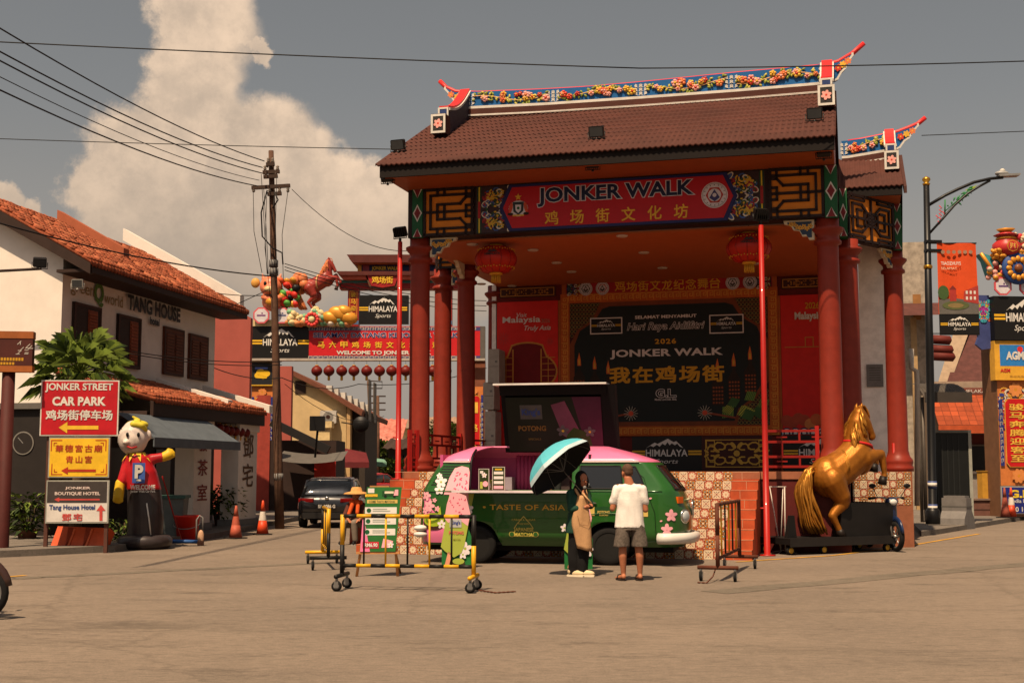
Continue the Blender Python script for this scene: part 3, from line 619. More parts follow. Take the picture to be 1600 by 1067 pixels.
def chute(par, x, ya, za, yb, zb, wd=.3):
    """short ridge running down the slope near the verge, ending in two little boxes with a flower"""
    mb = MB(); k = 8
    cur = lambda u: (ya + (yb - ya) * u, za + (zb - za) * u - .16 * sin(pi * u))
    for i in range(k):
        (y0, z0), (y1, z1) = cur(i / k), cur((i + 1) / k)
        for (dz0, dz1, ww, mm) in ((-.55, .14, wd * .8, m(52, 46, 60, .6)), (.14, .2, wd, WHT), (.2, .25, wd * .78, RC)):
            a = wd * 0 + ww / 2
            mb.add([(x - a, y0, z0 + dz0), (x + a, y0, z0 + dz0), (x + a, y0, z0 + dz1), (x - a, y0, z0 + dz1), (x - a, y1, z1 + dz0), (x + a, y1, z1 + dz0), (x + a, y1, z1 + dz1), (x - a, y1, z1 + dz1)],
                   [(0, 1, 2, 3), (7, 6, 5, 4), (3, 2, 6, 7), (0, 4, 5, 1), (1, 5, 6, 2), (0, 3, 7, 4)], mm)
    o = mb.M; y0, z0 = yb, zb
    mb.box(x - wd * .42, y0 - .05, z0 - .18, x + wd * .42, y0 + .3, z0 + .2, m(52, 46, 60, .6)); mb.M = Matrix.Translation((0, y0 - .05, 0)); mb.frame(x - wd * .42, z0 - .02, x + wd * .42, z0 + .2, .04, WHT, .01); mb.rect(x - wd * .3, z0 + .03, x + wd * .3, z0 + .15, m(40, 60, 110, .5), .004); mb.M = o
    mb.box(x - wd * .56, y0 - .42, z0 - .5, x + wd * .56, y0 - .051, z0 - .05, ROOFB); mb.M = Matrix.Translation((0, y0 - .42, 0)); mb.rect(x - wd * .56, z0 - .5, x + wd * .56, z0 - .08, m(44, 40, 40, .6), .004); mb.frame(x - wd * .58, z0 - .5, x + wd * .58, z0 - .06, .05, WHT, .012); mb.flower(x, z0 - .28, .11, FLW[3], FLW[0], .016, 6); mb.M = o
    return mb.build('descending_ridge', par)
def slope_z(y): return EZ + .1 + SL * (y - EY)
xcl, _ = SF.hit(684, 195, .3); xcr, _ = SF.hit(1291, 150, .3)
for xx in (xcl, xcr): chute(stage, xx, RY - .1, RZ + .5, .75, slope_z(.75) + .42)
# side wings: lower roof beside the main one
WZ = 8.0
def wing(x0, x1, yf, yr, zr, top, bot, tips, chx):
    mb = MB(); roof_slope(mb, x0, x1, yf, WZ + .08, yr, zr, ROOFB); roof_slope(mb, x0, x1, yr + (yr - yf), WZ + .08, yr, zr, ROOFB)
    mb.box(x0 + .02, yf + .03, WZ - .16, x1 - .04, yf + .09, WZ + .05, FAS); mb.build('roof', stage)
    mb = MB(); mb.box(x0 + .03, yf + .09, WZ - .16, x1 - .06, yr + yr - yf, WZ - .11, SOFF)
    if x1 > 5: # side board that comes down at the outer verge
        mb.add([(x1, yf + .1, WZ - .12), (x1, yf + .1, WZ + .04), (x1, yr, zr + .02), (x1, yr + 1.6, WZ - .5), (x1, yr + 1.6, WZ - 1.0), (x1, yr, zr - .3), (x1 + .07, yf + .1, WZ - .12), (x1 + .07, yf + .1, WZ + .04), (x1 + .07, yr, zr + .02), (x1 + .07, yr + 1.6, WZ - .5), (x1 + .07, yr + 1.6, WZ - 1.0), (x1 + .07, yr, zr - .3)],
               [(0, 1, 2, 3, 4, 5), (11, 10, 9, 8, 7, 6), (1, 7, 8, 2), (2, 8, 9, 3), (0, 6, 7, 1)], m(70, 40, 34, .7))
    mb.build('wing_soffit', stage)
    if top: ridge(stage, SF, yr, top, bot, *tips, seed=9)
    if chx is not None: chute(stage, chx, yr - .05, zr + .42, yr - .9, zr - .12, .28)
wx1, _ = SF.hit(1412, 285, 3.0); wxa, _ = SF.hit(1395, 240, 5.0)
wing(SW + .2, wx1, 3.0, 5.2, 9.25, [(1325, 222), (1345, 219), (1390, 210), (1404, 206), (1420, 200), (1434, 194), (1446, 184)], [(1325, 247), (1390, 236), (1400, 234)], (SW + .3, SF.hit(1392, 215, 5.2)[0], ((SF.hit(1398, 215, 5.2)[0], 1),)), SF.hit(1392, 250, 4.4)[0])
wing(-1.0, -.12, 3.0, 5.2, 9.25, None, None, None, None)
lb, rb = (SW + .3, 2.35), (SW + 1.5, 4.15)
LA = math.atan2(rb[1] - lb[1], rb[0] - lb[0]); LLn = math.hypot(rb[0] - lb[0], rb[1] - lb[1])
mb = MB(); mb.M = Matrix.Translation((lb[0], lb[1], 0)) @ Matrix.Rotation(LA, 4, 'Z'); mb.box(0, 0, BZ0, LLn, .2, BZ1, DBR); mb.M = Matrix(); mb.box(SW + 1.25, 4.3, BZ0, SW + 1.55, 7.6, BZ1, DBR); mb.build('wing_beam', stage); mb = MB(); mb.box(-1.0, 4.1, BZ0, -.2, 4.4, BZ1, DBR); mb.build('wing_beam', stage)
lattice('lattice_panel', .16, LLn - .16, BZ0 + .02, BZ1 - .02, False, stage, -.002, LA, lb, True)
post_wrap('corner_post', SW + .23, SW + .4, 2.05, 2.4); post_wrap('corner_post', SW + 1.42, SW + 1.62, 4.1, 4.4); lattice('lattice_panel', -.98, -.2, BZ0, BZ1, True, stage, 4.09)
# walls behind the stage
BY = 7.3
mb = MB(); mb.box(-.28, BY, FL, SW + .6, BY + .25, BZ0, m(110, 28, 22, .6)); mb.build('back_wall', stage)
mb = MB(); WW = m(252, 248, 242, .7, stain=.1); mb.box(SW + .62, 6.2, FL, SW + 1.55, 6.4, BZ0 + .5, WW); mb.build('side_wall', stage); mb = MB(); mb.box(-.4, BY - .05, FL, -.28, BY + .25, BZ0, WW); mb.build('side_wall', stage)
mb = MB(); x, z = SF.hit(1367, 587, 6.2); mb.box(x - .2, 6.16, z - .28, x + .2, 6.2, z + .28, GREY); mb.M = Matrix.Translation((0, 6.16, 0))
for k in range(6): mb.rect(x - .14, z + .18 - k * .06, x + .14, z + .2 - k * .06, m(90, 88, 86, .6), .004)
mb.M = Matrix(); mb.build('wall_plaque', loc=SF.o, rz=SF.rz, label='small grey notice plaque on the white wall behind the stage', cat='plaque')
# tiled face of the side steps right of the horse
mb = MB(); ta = math.atan2(.8, 1.24); mb.M = Matrix.Translation((SW + .36, 1.2, 0)) @ Matrix.Rotation(ta, 4, 'Z'); Ls = math.hypot(.8, 1.24)
for i in range(5, 9):
    for j in range(int(Ls / .18)): tile_art(mb, j * .18, i * RH, .172, (j + 2 * i) % 3, .006)
mb.build('riser_tile', stage)
# ------------------------------------------------------------------ sign, banners, lanterns, poles and rails of the stage
def board_thing(name, label, cat, fr, y, group=None):
    return thing(name, label, cat, fr.W(0, y), fr.rz, group)
def quad(fr, a, b, y): # (x0, z0, x1, z1) from two opposite picture corners
    p, q = fr.hit(*a, y), fr.hit(*b, y); return min(p[0], q[0]), min(p[1], q[1]), max(p[0], q[0]), max(p[1], q[1])
SGR = m(176, 24, 34, .5, var=.05); SGY = m(222, 168, 48, .5); PWH = m(206, 200, 206, .5)
y = -.225; t = board_thing('signboard', 'long red signboard with pointed ends and navy JONKER WALK lettering under the stage roof', 'signboard', SF, y)
a, b = xd - .22, xe + .22; z0, z1 = BZ0 + .03, BZ1 - .03; cz = (z0 + z1) / 2
ha, hb = SF.hit(796, 330, y)[0], SF.hit(1136, 300, y)[0]
hexa = lambda e: [(ha + e, z0 + e * .8), (hb - e, z0 + e * .8), (hb + .22 - e * 1.2, cz), (hb - e, z1 - e * .8), (ha + e, z1 - e * .8), (ha - .22 + e * 1.2, cz)]
mb = MB(); mb.prism(hexa(0), -.05, 0, m(34, 36, 88, .5)); mb.build('border', t)
mb = MB(); mb.prism(hexa(.075), -.062, -.049, SGR)
mb.build('panel', t)
q = quad(SF, (841, 326), (1084, 279), y); text('JONKER WALK', m(22, 28, 58, .4), t, (q[0] + q[2]) / 2, cz + .19, q[2] - q[0], .42, -.066, .03, outline=PWH, ow=.035)
q0, q1 = SF.hit(853, 333, y), SF.hit(1075, 325, y)
for i, ch_ in enumerate('鸡场街文化坊'): text(ch_, SGY, t, q0[0] + .14 + (q1[0] - q0[0] - .28) * i / 5, cz - .27, .29, .29, -.066, .025)
def crest(mb, x, z, s, d):
    mb.circ(x, z - .1 * s, .52 * s, PWH, d, 18, .42 * s); mb.poly([(x - .3 * s, z + .25 * s), (x + .3 * s, z + .25 * s), (x + .26 * s, z - .25 * s), (x, z - .45 * s), (x - .26 * s, z - .25 * s)], m(40, 52, 56, .5), d + .002)
    mb.poly([(x - .16 * s, z + .1 * s), (x + .16 * s, z + .1 * s), (x + .14 * s, z - .2 * s), (x, z - .34 * s), (x - .14 * s, z - .2 * s)], PWH, d + .004); mb.circ(x, z - .08 * s, .08 * s, GREEN, d + .006, 8)
    for k in (-1, 1): mb.circ(x + k * .4 * s, z - .05 * s, .1 * s, m(196, 80, 50, .5), d + .003, 8, .3 * s, .2 * k); mb.circ(x + k * .42 * s, z - .38 * s, .16 * s, DBR, d + .004, 8, .08 * s)
    mb.poly([(x + .2 * s * (1 if i % 2 == 0 else .42) * sin(i * pi / 5), z + .5 * s + .2 * s * (1 if i % 2 == 0 else .42) * cos(i * pi / 5)) for i in range(10)], SGY, d + .004)
    mb.rect(x - .3 * s, z - .5 * s, x + .3 * s, z - .42 * s, GOLD, d + .005)
def roundel(mb, x, z, r, d, c1=None, c2=None):
    mb.circ(x, z, r, PWH, d, 26); mb.circ(x, z, r * .93, m(150, 140, 130, .6), d + .002, 24); mb.circ(x, z, r * .88, PWH, d + .003, 24); mb.circ(x, z, r * .68, c1 or m(170, 60, 50, .5), d + .004, 6); mb.circ(x, z, r * .5, PWH, d + .005, 16); mb.poly([(x - r * .4, z - r * .2), (x, z + r * .45), (x + r * .4, z - r * .2), (x, z - r * .5)], c2 or m(60, 60, 110, .5), d + .007); mb.circ(x, z, r * .16, PWH, d + .009, 8)
    for k in range(16): mb.circ(x + r * .79 * cos(k * pi / 8), z + r * .79 * sin(k * pi / 8), r * .05, m(90, 80, 80, .6), d + .005, 5)
mb = MB(); crest(mb, *SF.hit(811, 324, y), .42, .066); mb.build('emblem', t); mb = MB(); roundel(mb, *SF.hit(1117, 306, y), .275, .066); mb.build('emblem', t)

yb = BY - .02
# main backdrop
t = board_thing('backdrop_banner', 'large dark festive stage backdrop in an orange key pattern frame on the rear wall', 'backdrop', SF, yb)
q = quad(SF, (877, 680), (1215, 462), yb); x0, z0, x1, z1 = q; z1 = SF.hit(1000, 456, yb)[1]; z0 = SF.hit(1000, 681, yb)[1]
BORG = m(196, 96, 30, .6); KEY = m(222, 150, 56, .5); BDK = m(26, 34, 33, .55, var=.05)
mb = MB(); bd = .26; mb.box(x0, -.06, z0, x1, 0, z1, BORG); mb.M = Matrix.Translation((0, -.06, 0)); meander(mb, x0 + .02, z0 + .02, x1 - .02, z1 - .02, bd - .05, KEY, .004, .02); mb.M = Matrix(); mb.build('border', t)
ix0, iz0, ix1, iz1 = x0 + bd, z0 + bd, x1 - bd, z1 - bd
mb = MB(); mb.rect(ix0, iz0, ix1, iz1, m(74, 34, 24, .6), .064); W_, H_ = ix1 - ix0, iz1 - iz0
P = lambda u, v: (ix0 + u * W_, iz0 + v * H_)
for i in range(14):
    for j in range(9):
        for (cu, cv) in ((0, 1), (0, 0), (1, 1), (1, 0)):
            u = .012 + i * .018; v = .02 + j * .035
            if u / .22 + v / .3 < 1: mb.circ(*P(u if cu == 0 else 1 - u, v if cv == 0 else 1 - v), .05, m(150, 128, 60, .5), .066, 6); mb.circ(*P(u if cu == 0 else 1 - u, v if cv == 0 else 1 - v), .036, m(34, 36, 30, .6), .068, 6)
def blobpoly(k): return [P(.14, k), P(.2, 1 - k), P(.8, 1 - k), P(.84, 1 - k * 2), P(.88, .86), P(.96, .78), P(1 - k / 2, .66), P(1 - k / 2, .34), P(.93, .2), P(.86, .12), P(.84, k), P(.16, k), P(.14, .12), P(.07, .2), P(k / 2, .34), P(k / 2, .66), P(.04, .78), P(.12, .86), P(.16, 1 - k * 2)][1:]
mb.poly(blobpoly(.0), m(130, 66, 34, .6), .071); mb.poly([(ix0 + W_ / 2 + (px_ - ix0 - W_ / 2) * .97, iz0 + H_ / 2 + (pz_ - iz0 - H_ / 2) * .97) for px_, pz_ in blobpoly(.02)], BDK, .074)
OIL = m(222, 110, 40, .5); DKB = m(48, 34, 26, .6); PAT = m(150, 76, 40, .6)
for k, (u, v) in enumerate(((.05, .36), (.13, .33), (.2, .29), (.75, .29), (.83, .33), (.91, .38))): # oil lamps with flames
    px_, pz_ = P(u, v); mb.rect(px_ - .16, pz_ - .45, px_ + .16, pz_ + .12, DKB, .077)
    for i in range(4):
        for j in range(5): mb.circ(px_ - .11 + i * .075, pz_ - .38 + j * .1, .03, PAT, .079, 6)
    mb.poly([(px_ - .16, pz_ + .12), (px_ + .16, pz_ + .12), (px_ + .05, pz_ + .3), (px_ + .04, pz_ + .42), (px_ - .04, pz_ + .42), (px_ - .05, pz_ + .3)], DKB, .08); mb.poly([(px_ - .05, pz_ + .44), (px_ + .05, pz_ + .44), (px_ + .045, pz_ + .58), (px_, pz_ + .8), (px_ - .05, pz_ + .6)], OIL, .08); mb.circ(px_, pz_ + .54, .025, SGY, .083, 8, .08)
LG = [m(116, 150, 56, .5), m(186, 186, 66, .5), m(58, 98, 44, .5)]; rg = random.Random(4)
for side in (0, 1): # woven rice cakes in a dish with a sparkler
    for k in range(9):
        u = .02 + rg.random() * .2; v = .05 + rg.random() * .2 * (1 - u * 2.5) + (.06 if k > 5 else 0); u = u if not side else 1 - u; cx, cz_ = P(u, v); s_ = rg.uniform(.16, .24); c = LG[k % 3]; r0 = rg.random()
        pt = lambda a_, b_: (cx + s_ * (a_ * cos(r0) - b_ * sin(r0)), cz_ + s_ * (a_ * sin(r0) + b_ * cos(r0)))
        mb.poly([pt(-1, 0), pt(0, -.8), pt(1, 0), pt(0, .8)], c, .086 + .002 * k)
        for i in range(-2, 3): mb.line([pt(-.5 + i * .2, -.35 - i * .14), pt(.45 + i * .2, .35 - i * .14)], .02, LG[2], .087 + .002 * k)
    cx, cz_ = P(.315 if not side else .685, .1); mb.line([P(.17 if not side else .83, .06), (cx - (.15 if not side else -.15), cz_ - .02), (cx, cz_)], .05, m(150, 70, 40, .5), .11)
    for k in range(14): mb.line([(cx + .06 * cos(k * .449), cz_ + .06 * sin(k * .449)), (cx + .19 * cos(k * .449), cz_ + .19 * sin(k * .449))], .012, m(200, 190, 170, .5), .112)
    mb.circ(cx, cz_, .07, m(210, 80, 50, .5), .114, 8)
mb.build('artwork', t)
def btext(body, a, b, y_, mt, bold=0, **k):
    q = quad(SF, a, b, yb); return text(body, mt, t, (q[0] + q[2]) / 2, (q[1] + q[3]) / 2, q[2] - q[0], q[3] - q[1], y_, bold, **k)
CW = m(232, 224, 218, .55, var=.03); CY = m(222, 162, 36, .55, var=.03)
btext('SELAMAT MENYAMBUT', (993, 499), (1089, 491), -.08, CW, .03); btext('Hari Raya Aidilfitri', (981, 520), (1101, 502), -.08, BDK, .0, outline=CW, ow=.04, shear=.25)
btext('2026', (1024, 538), (1057, 529), -.08, CY, .03, spacing=1.2); btext('JONKER WALK', (954, 562), (1130, 543), -.08, CW, .035, spacing=1.05)
btext('我在鸡场街', (954, 599), (1131, 571), -.08, CY, .045, spacing=1.15); btext('G.L.', (1026, 621), (1057, 608), -.08, BDK, .02, outline=CW, ow=.05); btext('Media Lord Sdn. Bhd.', (1024, 626), (1058, 622), -.08, CW, .01)
for a_, b_ in (((923, 523), (973, 496)), ((1109, 522), (1162, 491))):
    q = quad(SF, a_, b_, yb); mb = MB(); mb.M = Matrix.Translation((0, -.078, 0)); mb.rect(*q, CW, 0); mb.M = Matrix(); himalaya(mb, t, q[0] + .03, q[1] + .03, q[2] - .03, q[3] - .03, -.08); mb.build('sponsor_panel', t)
# top banner
t = board_thing('banner', 'narrow red banner of yellow Chinese characters and four round logos above the stage backdrop', 'banner', SF, yb)
x0, _, _, z0 = quad(SF, (885, 470), (900, 466), yb); x1, z0 = SF.hit(1207, 460, yb); z1 = SF.hit(1050, 431, yb)[1]
z0 = SF.hit(1050, 461, yb)[1]
mb = MB(); mb.box(x0 - .12, -.05, z0, x1 + .12, 0, z1, m(170, 84, 34, .6)); mb.M = Matrix.Translation((0, -.05, 0)); mb.rect(x0, z0 + .03, x1, z1 - .03, m(168, 28, 30, .55), .004)
for a_, b_ in ((x0 + .02, x0 + .42), (x1 - .42, x1 - .02)): ornate(mb, a_, z0 + .04, b_, z1 - .04, PAL, 8, 30, m(44, 44, 50, .6), .007, 'h', .018)
for px_ in (916, 942, 1145, 1172): xx, zz = SF.hit(px_, 452 - (px_ - 916) * .042, yb); roundel(mb, xx, zz, .185, .02, m(60, 70, 66, .5) if px_ != 942 else m(176, 70, 60, .5), m(60, 56, 60, .5))
mb.M = Matrix(); mb.build('board', t); q0, q1 = SF.hit(962, 450, yb), SF.hit(1125, 440, yb)
for i, ch_ in enumerate('鸡场街文龙纪念舞台'): text(ch_, CY, t, q0[0] + .13 + (q1[0] - q0[0] - .26) * i / 8, (q0[1] + q1[1]) / 2, .28, .3, -.06, .02)
# side panels
PR = m(226, 44, 38, .6, var=.08)
t = board_thing('banner', 'tall red tourism banner with a golden moon gate left of the backdrop', 'banner', SF, yb)
x0, z1 = SF.hit(777, 470, yb); x1, _ = SF.hit(872, 470, yb); z0 = FL + .02; z1 -= .05
mb = MB(); mb.rect(x0, z0, x1, z1, PR, .03); mb.rect(x1 + .01, z0, x1 + .06, z1, m(190, 100, 40, .5), .02)
cx, cz = SF.hit(824, 575, yb); GL2 = m(206, 140, 56, .5)
rg_ = lambda r, k=1: [(cx + r * cos(t_) * 1.0, cz + r * sin(t_) * k) for t_ in [pi * i / 18 for i in range(19)]]
gate = [(cx - .48, cz - .9), (cx - .48, cz)] + [(cx - .85 - .05 * sin(i), cz + .0) for i in ()] ; out = []
for i in range(25): a_ = -.6 + (pi + 1.2) * i / 24; out.append((cx + .84 * cos(a_), cz - .1 + .55 * sin(a_) + (.25 if abs(cos(a_)) < .6 else .0)))
mb.line(out, .045, GL2, .036); mb.poly(out, m(120, 18, 22, .6), .033)
for s_ in (-1, 1):
    mb.line([(cx + s_ * .4, cz - .55), (cx + s_ * .4, cz + .5)], .035, GL2, .04)
    for k in range(5): mb.line([(cx + s_ * .44, cz - .4 + k * .17), (cx + s_ * .78, cz - .4 + k * .17)], .018, GL2, .042)
    mb.line([(cx + s_ * .6, cz - .45), (cx + s_ * .6, cz + .35)], .018, GL2, .043)
for fx, fz, r in ((787, 529, .16), (860, 533, .1)):
    p = SF.hit(fx, fz, yb)
    for k in range(12): mb.line([(p[0] + .3 * r * cos(k * .523), p[1] + .3 * r * sin(k * .523)), (p[0] + r * cos(k * .523), p[1] + r * sin(k * .523))], .012, m(190, 70, 60, .5), .036)
mb.build('board', t)
btext('Visit', (808, 496), (824, 489), -.045, CW, 0, shear=.2); btext('Malaysia', (786, 508), (845, 494), -.045, CW, .02); btext('2026', (846, 505), (860, 498), -.045, m(190, 110, 90, .5), .02); btext('Truly Asia', (820, 519), (861, 508), -.045, CW, .01, shear=.3)
t = board_thing('banner', 'red banner with clouds and blue waves right of the backdrop, partly behind a column', 'banner', SF, yb)
x0, z1 = SF.hit(1219, 462, yb); x1 = SW + .5
mb = MB(); mb.rect(x0, z0, x1, z1, PR, .03); mb.rect(x0 - .06, z0, x0 - .01, z1, m(190, 100, 40, .5), .02); zb = SF.hit(1250, 672, yb)[1]; rg = random.Random(5)
for k in range(14): mb.circ(x0 + .1 + k * .15, zb + .15 + rg.random() * .16, .15, rg.choice((m(200, 96, 50, .5), m(216, 130, 70, .5), m(180, 70, 44, .5))), .036 + k * .001, 14)
for k in range(10):
    for r, c in ((.15, m(34, 52, 84, .5)), (.12, CW), (.09, m(34, 52, 84, .5)), (.05, CW)): mb.circ(x0 + .1 + k * .22, zb - .08, r, c, .052 + (.15 - r) * .05 + .0006 * (k % 2), 14)
mb.rect(x0, z0, x1, zb - .1, m(120, 22, 22, .6), .062); cx, cz = SF.hit(1262, 560, yb); mb.line([(cx - .05, cz + .3), (cx - .05, cz + .55), (cx + .15, cz + .55), (cx + .15, cz + .3)], .02, GL2, .04); mb.line([(x0 + .1, cz + .3), (x1, cz + .3)], .02, GL2, .043)
mb.build('board', t); btext('Malaysia', (1242, 503), (1284, 487), -.045, CW, .03, outline=GL2); btext('2026', (1258, 483), (1280, 472), -.045, CY, .02)
for (a_, b_, lab) in (((781, 466), (868, 447), 'dark ornamental panel with gold scrolls above the left tourism banner'), ((1221, 452), (1300, 432), 'dark ornamental panel with gold scrolls above the right wave banner')):
    q = quad(SF, a_, b_, yb); t = board_thing('ornamental_panel', lab, 'panel', SF, yb, 'scrollwork panels on the stage')
    mb = MB(); mb.box(q[0], -.04, q[1], q[2], 0, q[3], m(72, 40, 30, .6)); mb.M = Matrix.Translation((0, -.04, 0)); mb.frame(q[0] + .03, q[1] + .03, q[2] - .03, q[3] - .03, .02, GL2, .004); ornate(mb, q[0] + .06, q[1] + .05, q[2] - .06, q[3] - .05, [GL2, m(170, 110, 44, .5)], 12, 40, None, .006, 'h', .014); mb.M = Matrix(); mb.build('board', t)
# low boards at the back edge of the stage
yl = 5.6
for a_, b_, kind, lab in (((988, 735), (1096, 681), 0, 'black sports sponsor board on the stage floor beside the van roof'), ((1225, 735), (1345, 681), 0, 'black sports sponsor board behind the red railing and gold horse'), ((1097, 735), (1206, 681), 1, 'maroon board with gold scrollwork and corner keys on the stage floor')):
    q = quad(SF, a_, b_, yl); q = (q[0], FL + .01, q[2], SF.hit(1100, 681, yl)[1])
    t = board_thing('stage_board', lab, 'board', SF, yl)
    mb = MB(); mb.box(q[0], .0, q[1], q[2], .06, q[3], BLK if kind == 0 else m(64, 26, 24, .6))
    if kind == 0: himalaya(mb, t, *q, -.004)
    else:
        G2 = m(196, 156, 60, .5); mb.frame(q[0] + .09, q[1] + .09, q[2] - .09, q[3] - .09, .02, G2, .006); cx, cz = (q[0] + q[2]) / 2, (q[1] + q[3]) / 2
        for sx in (-1, 1):
            for sz in (-1, 1):
                X, Z = cx + sx * ((q[2] - q[0]) / 2 - .12), cz + sz * ((q[3] - q[1]) / 2 - .12); mb.line([(X, Z - sz * .18), (X, Z), (X - sx * .2, Z), (X - sx * .2, Z - sz * .1), (X - sx * .08, Z - sz * .1)], .02, G2, .009)
                for u, v, r in ((.18, .14, .12), (.42, .16, .14), (.62, .1, .1)):
                    mb.line([(cx + sx * (u + r * cos(k * .6)), cz + sz * (v + r * sin(k * .6) * (1 - k / 14))) for k in range(9)], .035, G2, .01)
                mb.circ(cx + sx * .5, cz + sz * .07, .09, G2, .008, 8, .04, sx * sz * .5); mb.circ(cx + sx * .08, cz + sz * .2, .1, G2, .008, 8, .05, sx * sz * .9); mb.circ(cx + sx * .75, cz + sz * .05, .07, G2, .012, 8, .03, sx * sz * .6)
        mb.circ(cx, cz, .08, G2, .012, 8)
    mb.build('board', t)
# paper lanterns
LANT = m(176, 34, 18, .45, var=.1, sc_=2); LG_ = m(206, 150, 40, .5)
def lantern(label, wx, group, r=.46, txt=True):
    t = thing('lantern', label, 'lantern', wx, SF.rz, group); mb = MB(); n = 24
    prof = [(.16, .36), (.3, .33)] + [(r * (.66 + .34 * sin(pi * k / 8)), .30 - .6 * k / 8) for k in range(9)] + [(.3, -.33), (.16, -.36)]
    mb.lathe(prof[::-1], LANT, 30)
    for k in range(12): a_ = 2 * pi * k / 12; mb.tube([(1.004 * p[0] * cos(a_), 1.004 * p[0] * sin(a_), p[1]) for p in prof], .008, m(140, 22, 16, .5), 4)
    for zz, c in ((.24, r * .86), (-.24, r * .86)): 
        for k in range(40): a_ = 2 * pi * k / 40; mb.ell((c * 1.0 * cos(a_), c * sin(a_), zz + .02 * (k % 2)), (.014, .014, .02), LG_, None, 5, 4)
    mb.build('shade', t); mb = MB(); mb.lathe([(.14, .34), (.15, .4), (.1, .42)], LG_, 16); mb.lathe([(.1, -.42), (.15, -.4), (.14, -.34)], LG_, 16); mb.cyl((0, 0, .4), (0, 0, .62), .01, BLK, n=6); mb.build('cap', t)
    mb = MB()
    for k in range(14): a_ = 2 * pi * k / 14; mb.cyl((.09 * cos(a_), .09 * sin(a_), -.4), (.1 * cos(a_), .1 * sin(a_), -.62), .014, LG_, n=5)
    mb.build('tassel', t)
    if txt:
        text('HIMALAYA', m(40, 22, 20, .5), t, .05, .08, .36, .07, -r * .99, .03); mb = MB(); mb.M = Matrix.Translation((0, -r * .985, 0)); mb.poly([(-.08, .13), (.0, .2), (.04, .17), (.08, .21), (.17, .13)], m(40, 22, 20, .5), .01); mb.M = Matrix(); mb.build('logo', t)
    return t
for px_, py_, lab in ((775, 406, 'big red lantern hanging at the left end of the stage front'), (1170, 388, 'big red lantern hanging behind the right red flagpole')):
    d = ray(px_, py_); k = ((SF.o + SF.ey * .7 - CAM).dot(SF.ey)) / d.dot(SF.ey); p = CAM + d * k; l_ = lantern(lab, p, 'lanterns under the stage ceiling', .48); l_.scale = (1, 1, .84)
# red poles with floodlights
def floodlight(label, loc, rz, tilt=.5, s=1.0, group='floodlights', col=None):
    t = thing('floodlight', label, 'floodlight', loc, rz, group); mb = MB(); c = col or m(24, 22, 22, .4)
    mb.cbox((0, 0, .12 * s), (.3 * s, .1 * s, .22 * s), c, (tilt, 0, 0), .02 * s)
    for k in range(6): mb.cbox((-.11 * s + k * .045 * s, .07 * s * cos(tilt), .12 * s + .07 * s * sin(tilt)), (.012 * s, .06 * s, .18 * s), c, (tilt, 0, 0))
    mb.build('housing', t); mb = MB(); mb.cbox((0, -.052 * s * cos(tilt), .12 * s - .052 * s * sin(tilt)), (.26 * s, .006, .18 * s), m(60, 62, 64, .1), (tilt, 0, 0)); mb.build('lens', t)
    mb = MB(); mb.tube([(-.17 * s, 0, .12 * s), (-.17 * s, 0, -.02 * s), (.17 * s, 0, -.02 * s), (.17 * s, 0, .12 * s)], .012 * s, c, 6); mb.cyl((0, 0, -.06 * s), (0, 0, -.01 * s), .03 * s, c, n=8); mb.build('bracket', t); return t
PRED = m(158, 24, 17, .45, var=.06, coat=.2)
pb = ground(1199, 868); pl = SF.W(SF.hit(622, 740, -.7)[0], -.7, FL - .17)
for base, topy, pxt, lab in ((pb, 352, 1190, 'red metal flagpole standing on the road by the right stair cheek'), (pl, 378, 627, 'red metal flagpole standing on the left stair cheek')):
    top = at(pxt, topy, base.y); t = thing('flagpole', lab, 'pole', base, 0); h = top.z - base.z; mb = MB(); mb.lathe([(.16, 0), (.16, .02), (.06, .03), (.055, h * .45), (.05, h)], PRED, 14); mb.build('shaft', t)
    mb = MB(); mb.cyl((-.12, 0, .9), (.0, 0, .9), .02, PRED, n=6); mb.cyl((0, 0, h), (0, 0, h + .05), .03, BLK, n=8); mb.build('fitting', t)
    floodlight('black floodlight on top of the %s flagpole' % ('right' if pxt > 800 else 'left'), base + Vec((0, 0, h + .1)), R(200) if pxt > 800 else R(150), -.4, 1.0)
for px_, py_, yy, zz, rz, lab, dn in ((622, 238, .0, 0, R(-20), 'black floodlight at the far left corner of the stage roof', 0), (932, 218, 0, 0, R(-15), 'black floodlight at the middle of the stage roof edge', 0), (1273, 190, 0, 0, R(-15), 'dark square floodlight near the right end of the stage roof', 0)):
    d = ray(px_, py_); n = SF.ey * -SL + Vec((0, 0, 1)); o = SF.W(0, EY, EZ + .12); k = (o - CAM).dot(n) / d.dot(n); p = CAM + d * k; floodlight(lab, p + Vec((0, 0, .04)), rz, .3, 1.05)
for px_, py_, lab in ((606, 275, 'black spotlight hanging under the left corner of the stage eave'), (1287, 235, 'black spotlight hanging under the right end of the stage eave'), (926, 253, 'thin black spotlight on a stalk under the middle of the eave')):
    p = at(px_, py_, SF.W(SF.hit(px_, py_, EY + .3)[0], EY + .3).y); floodlight(lab, p - Vec((0, 0, .15)), R(-15), -.7, .9)
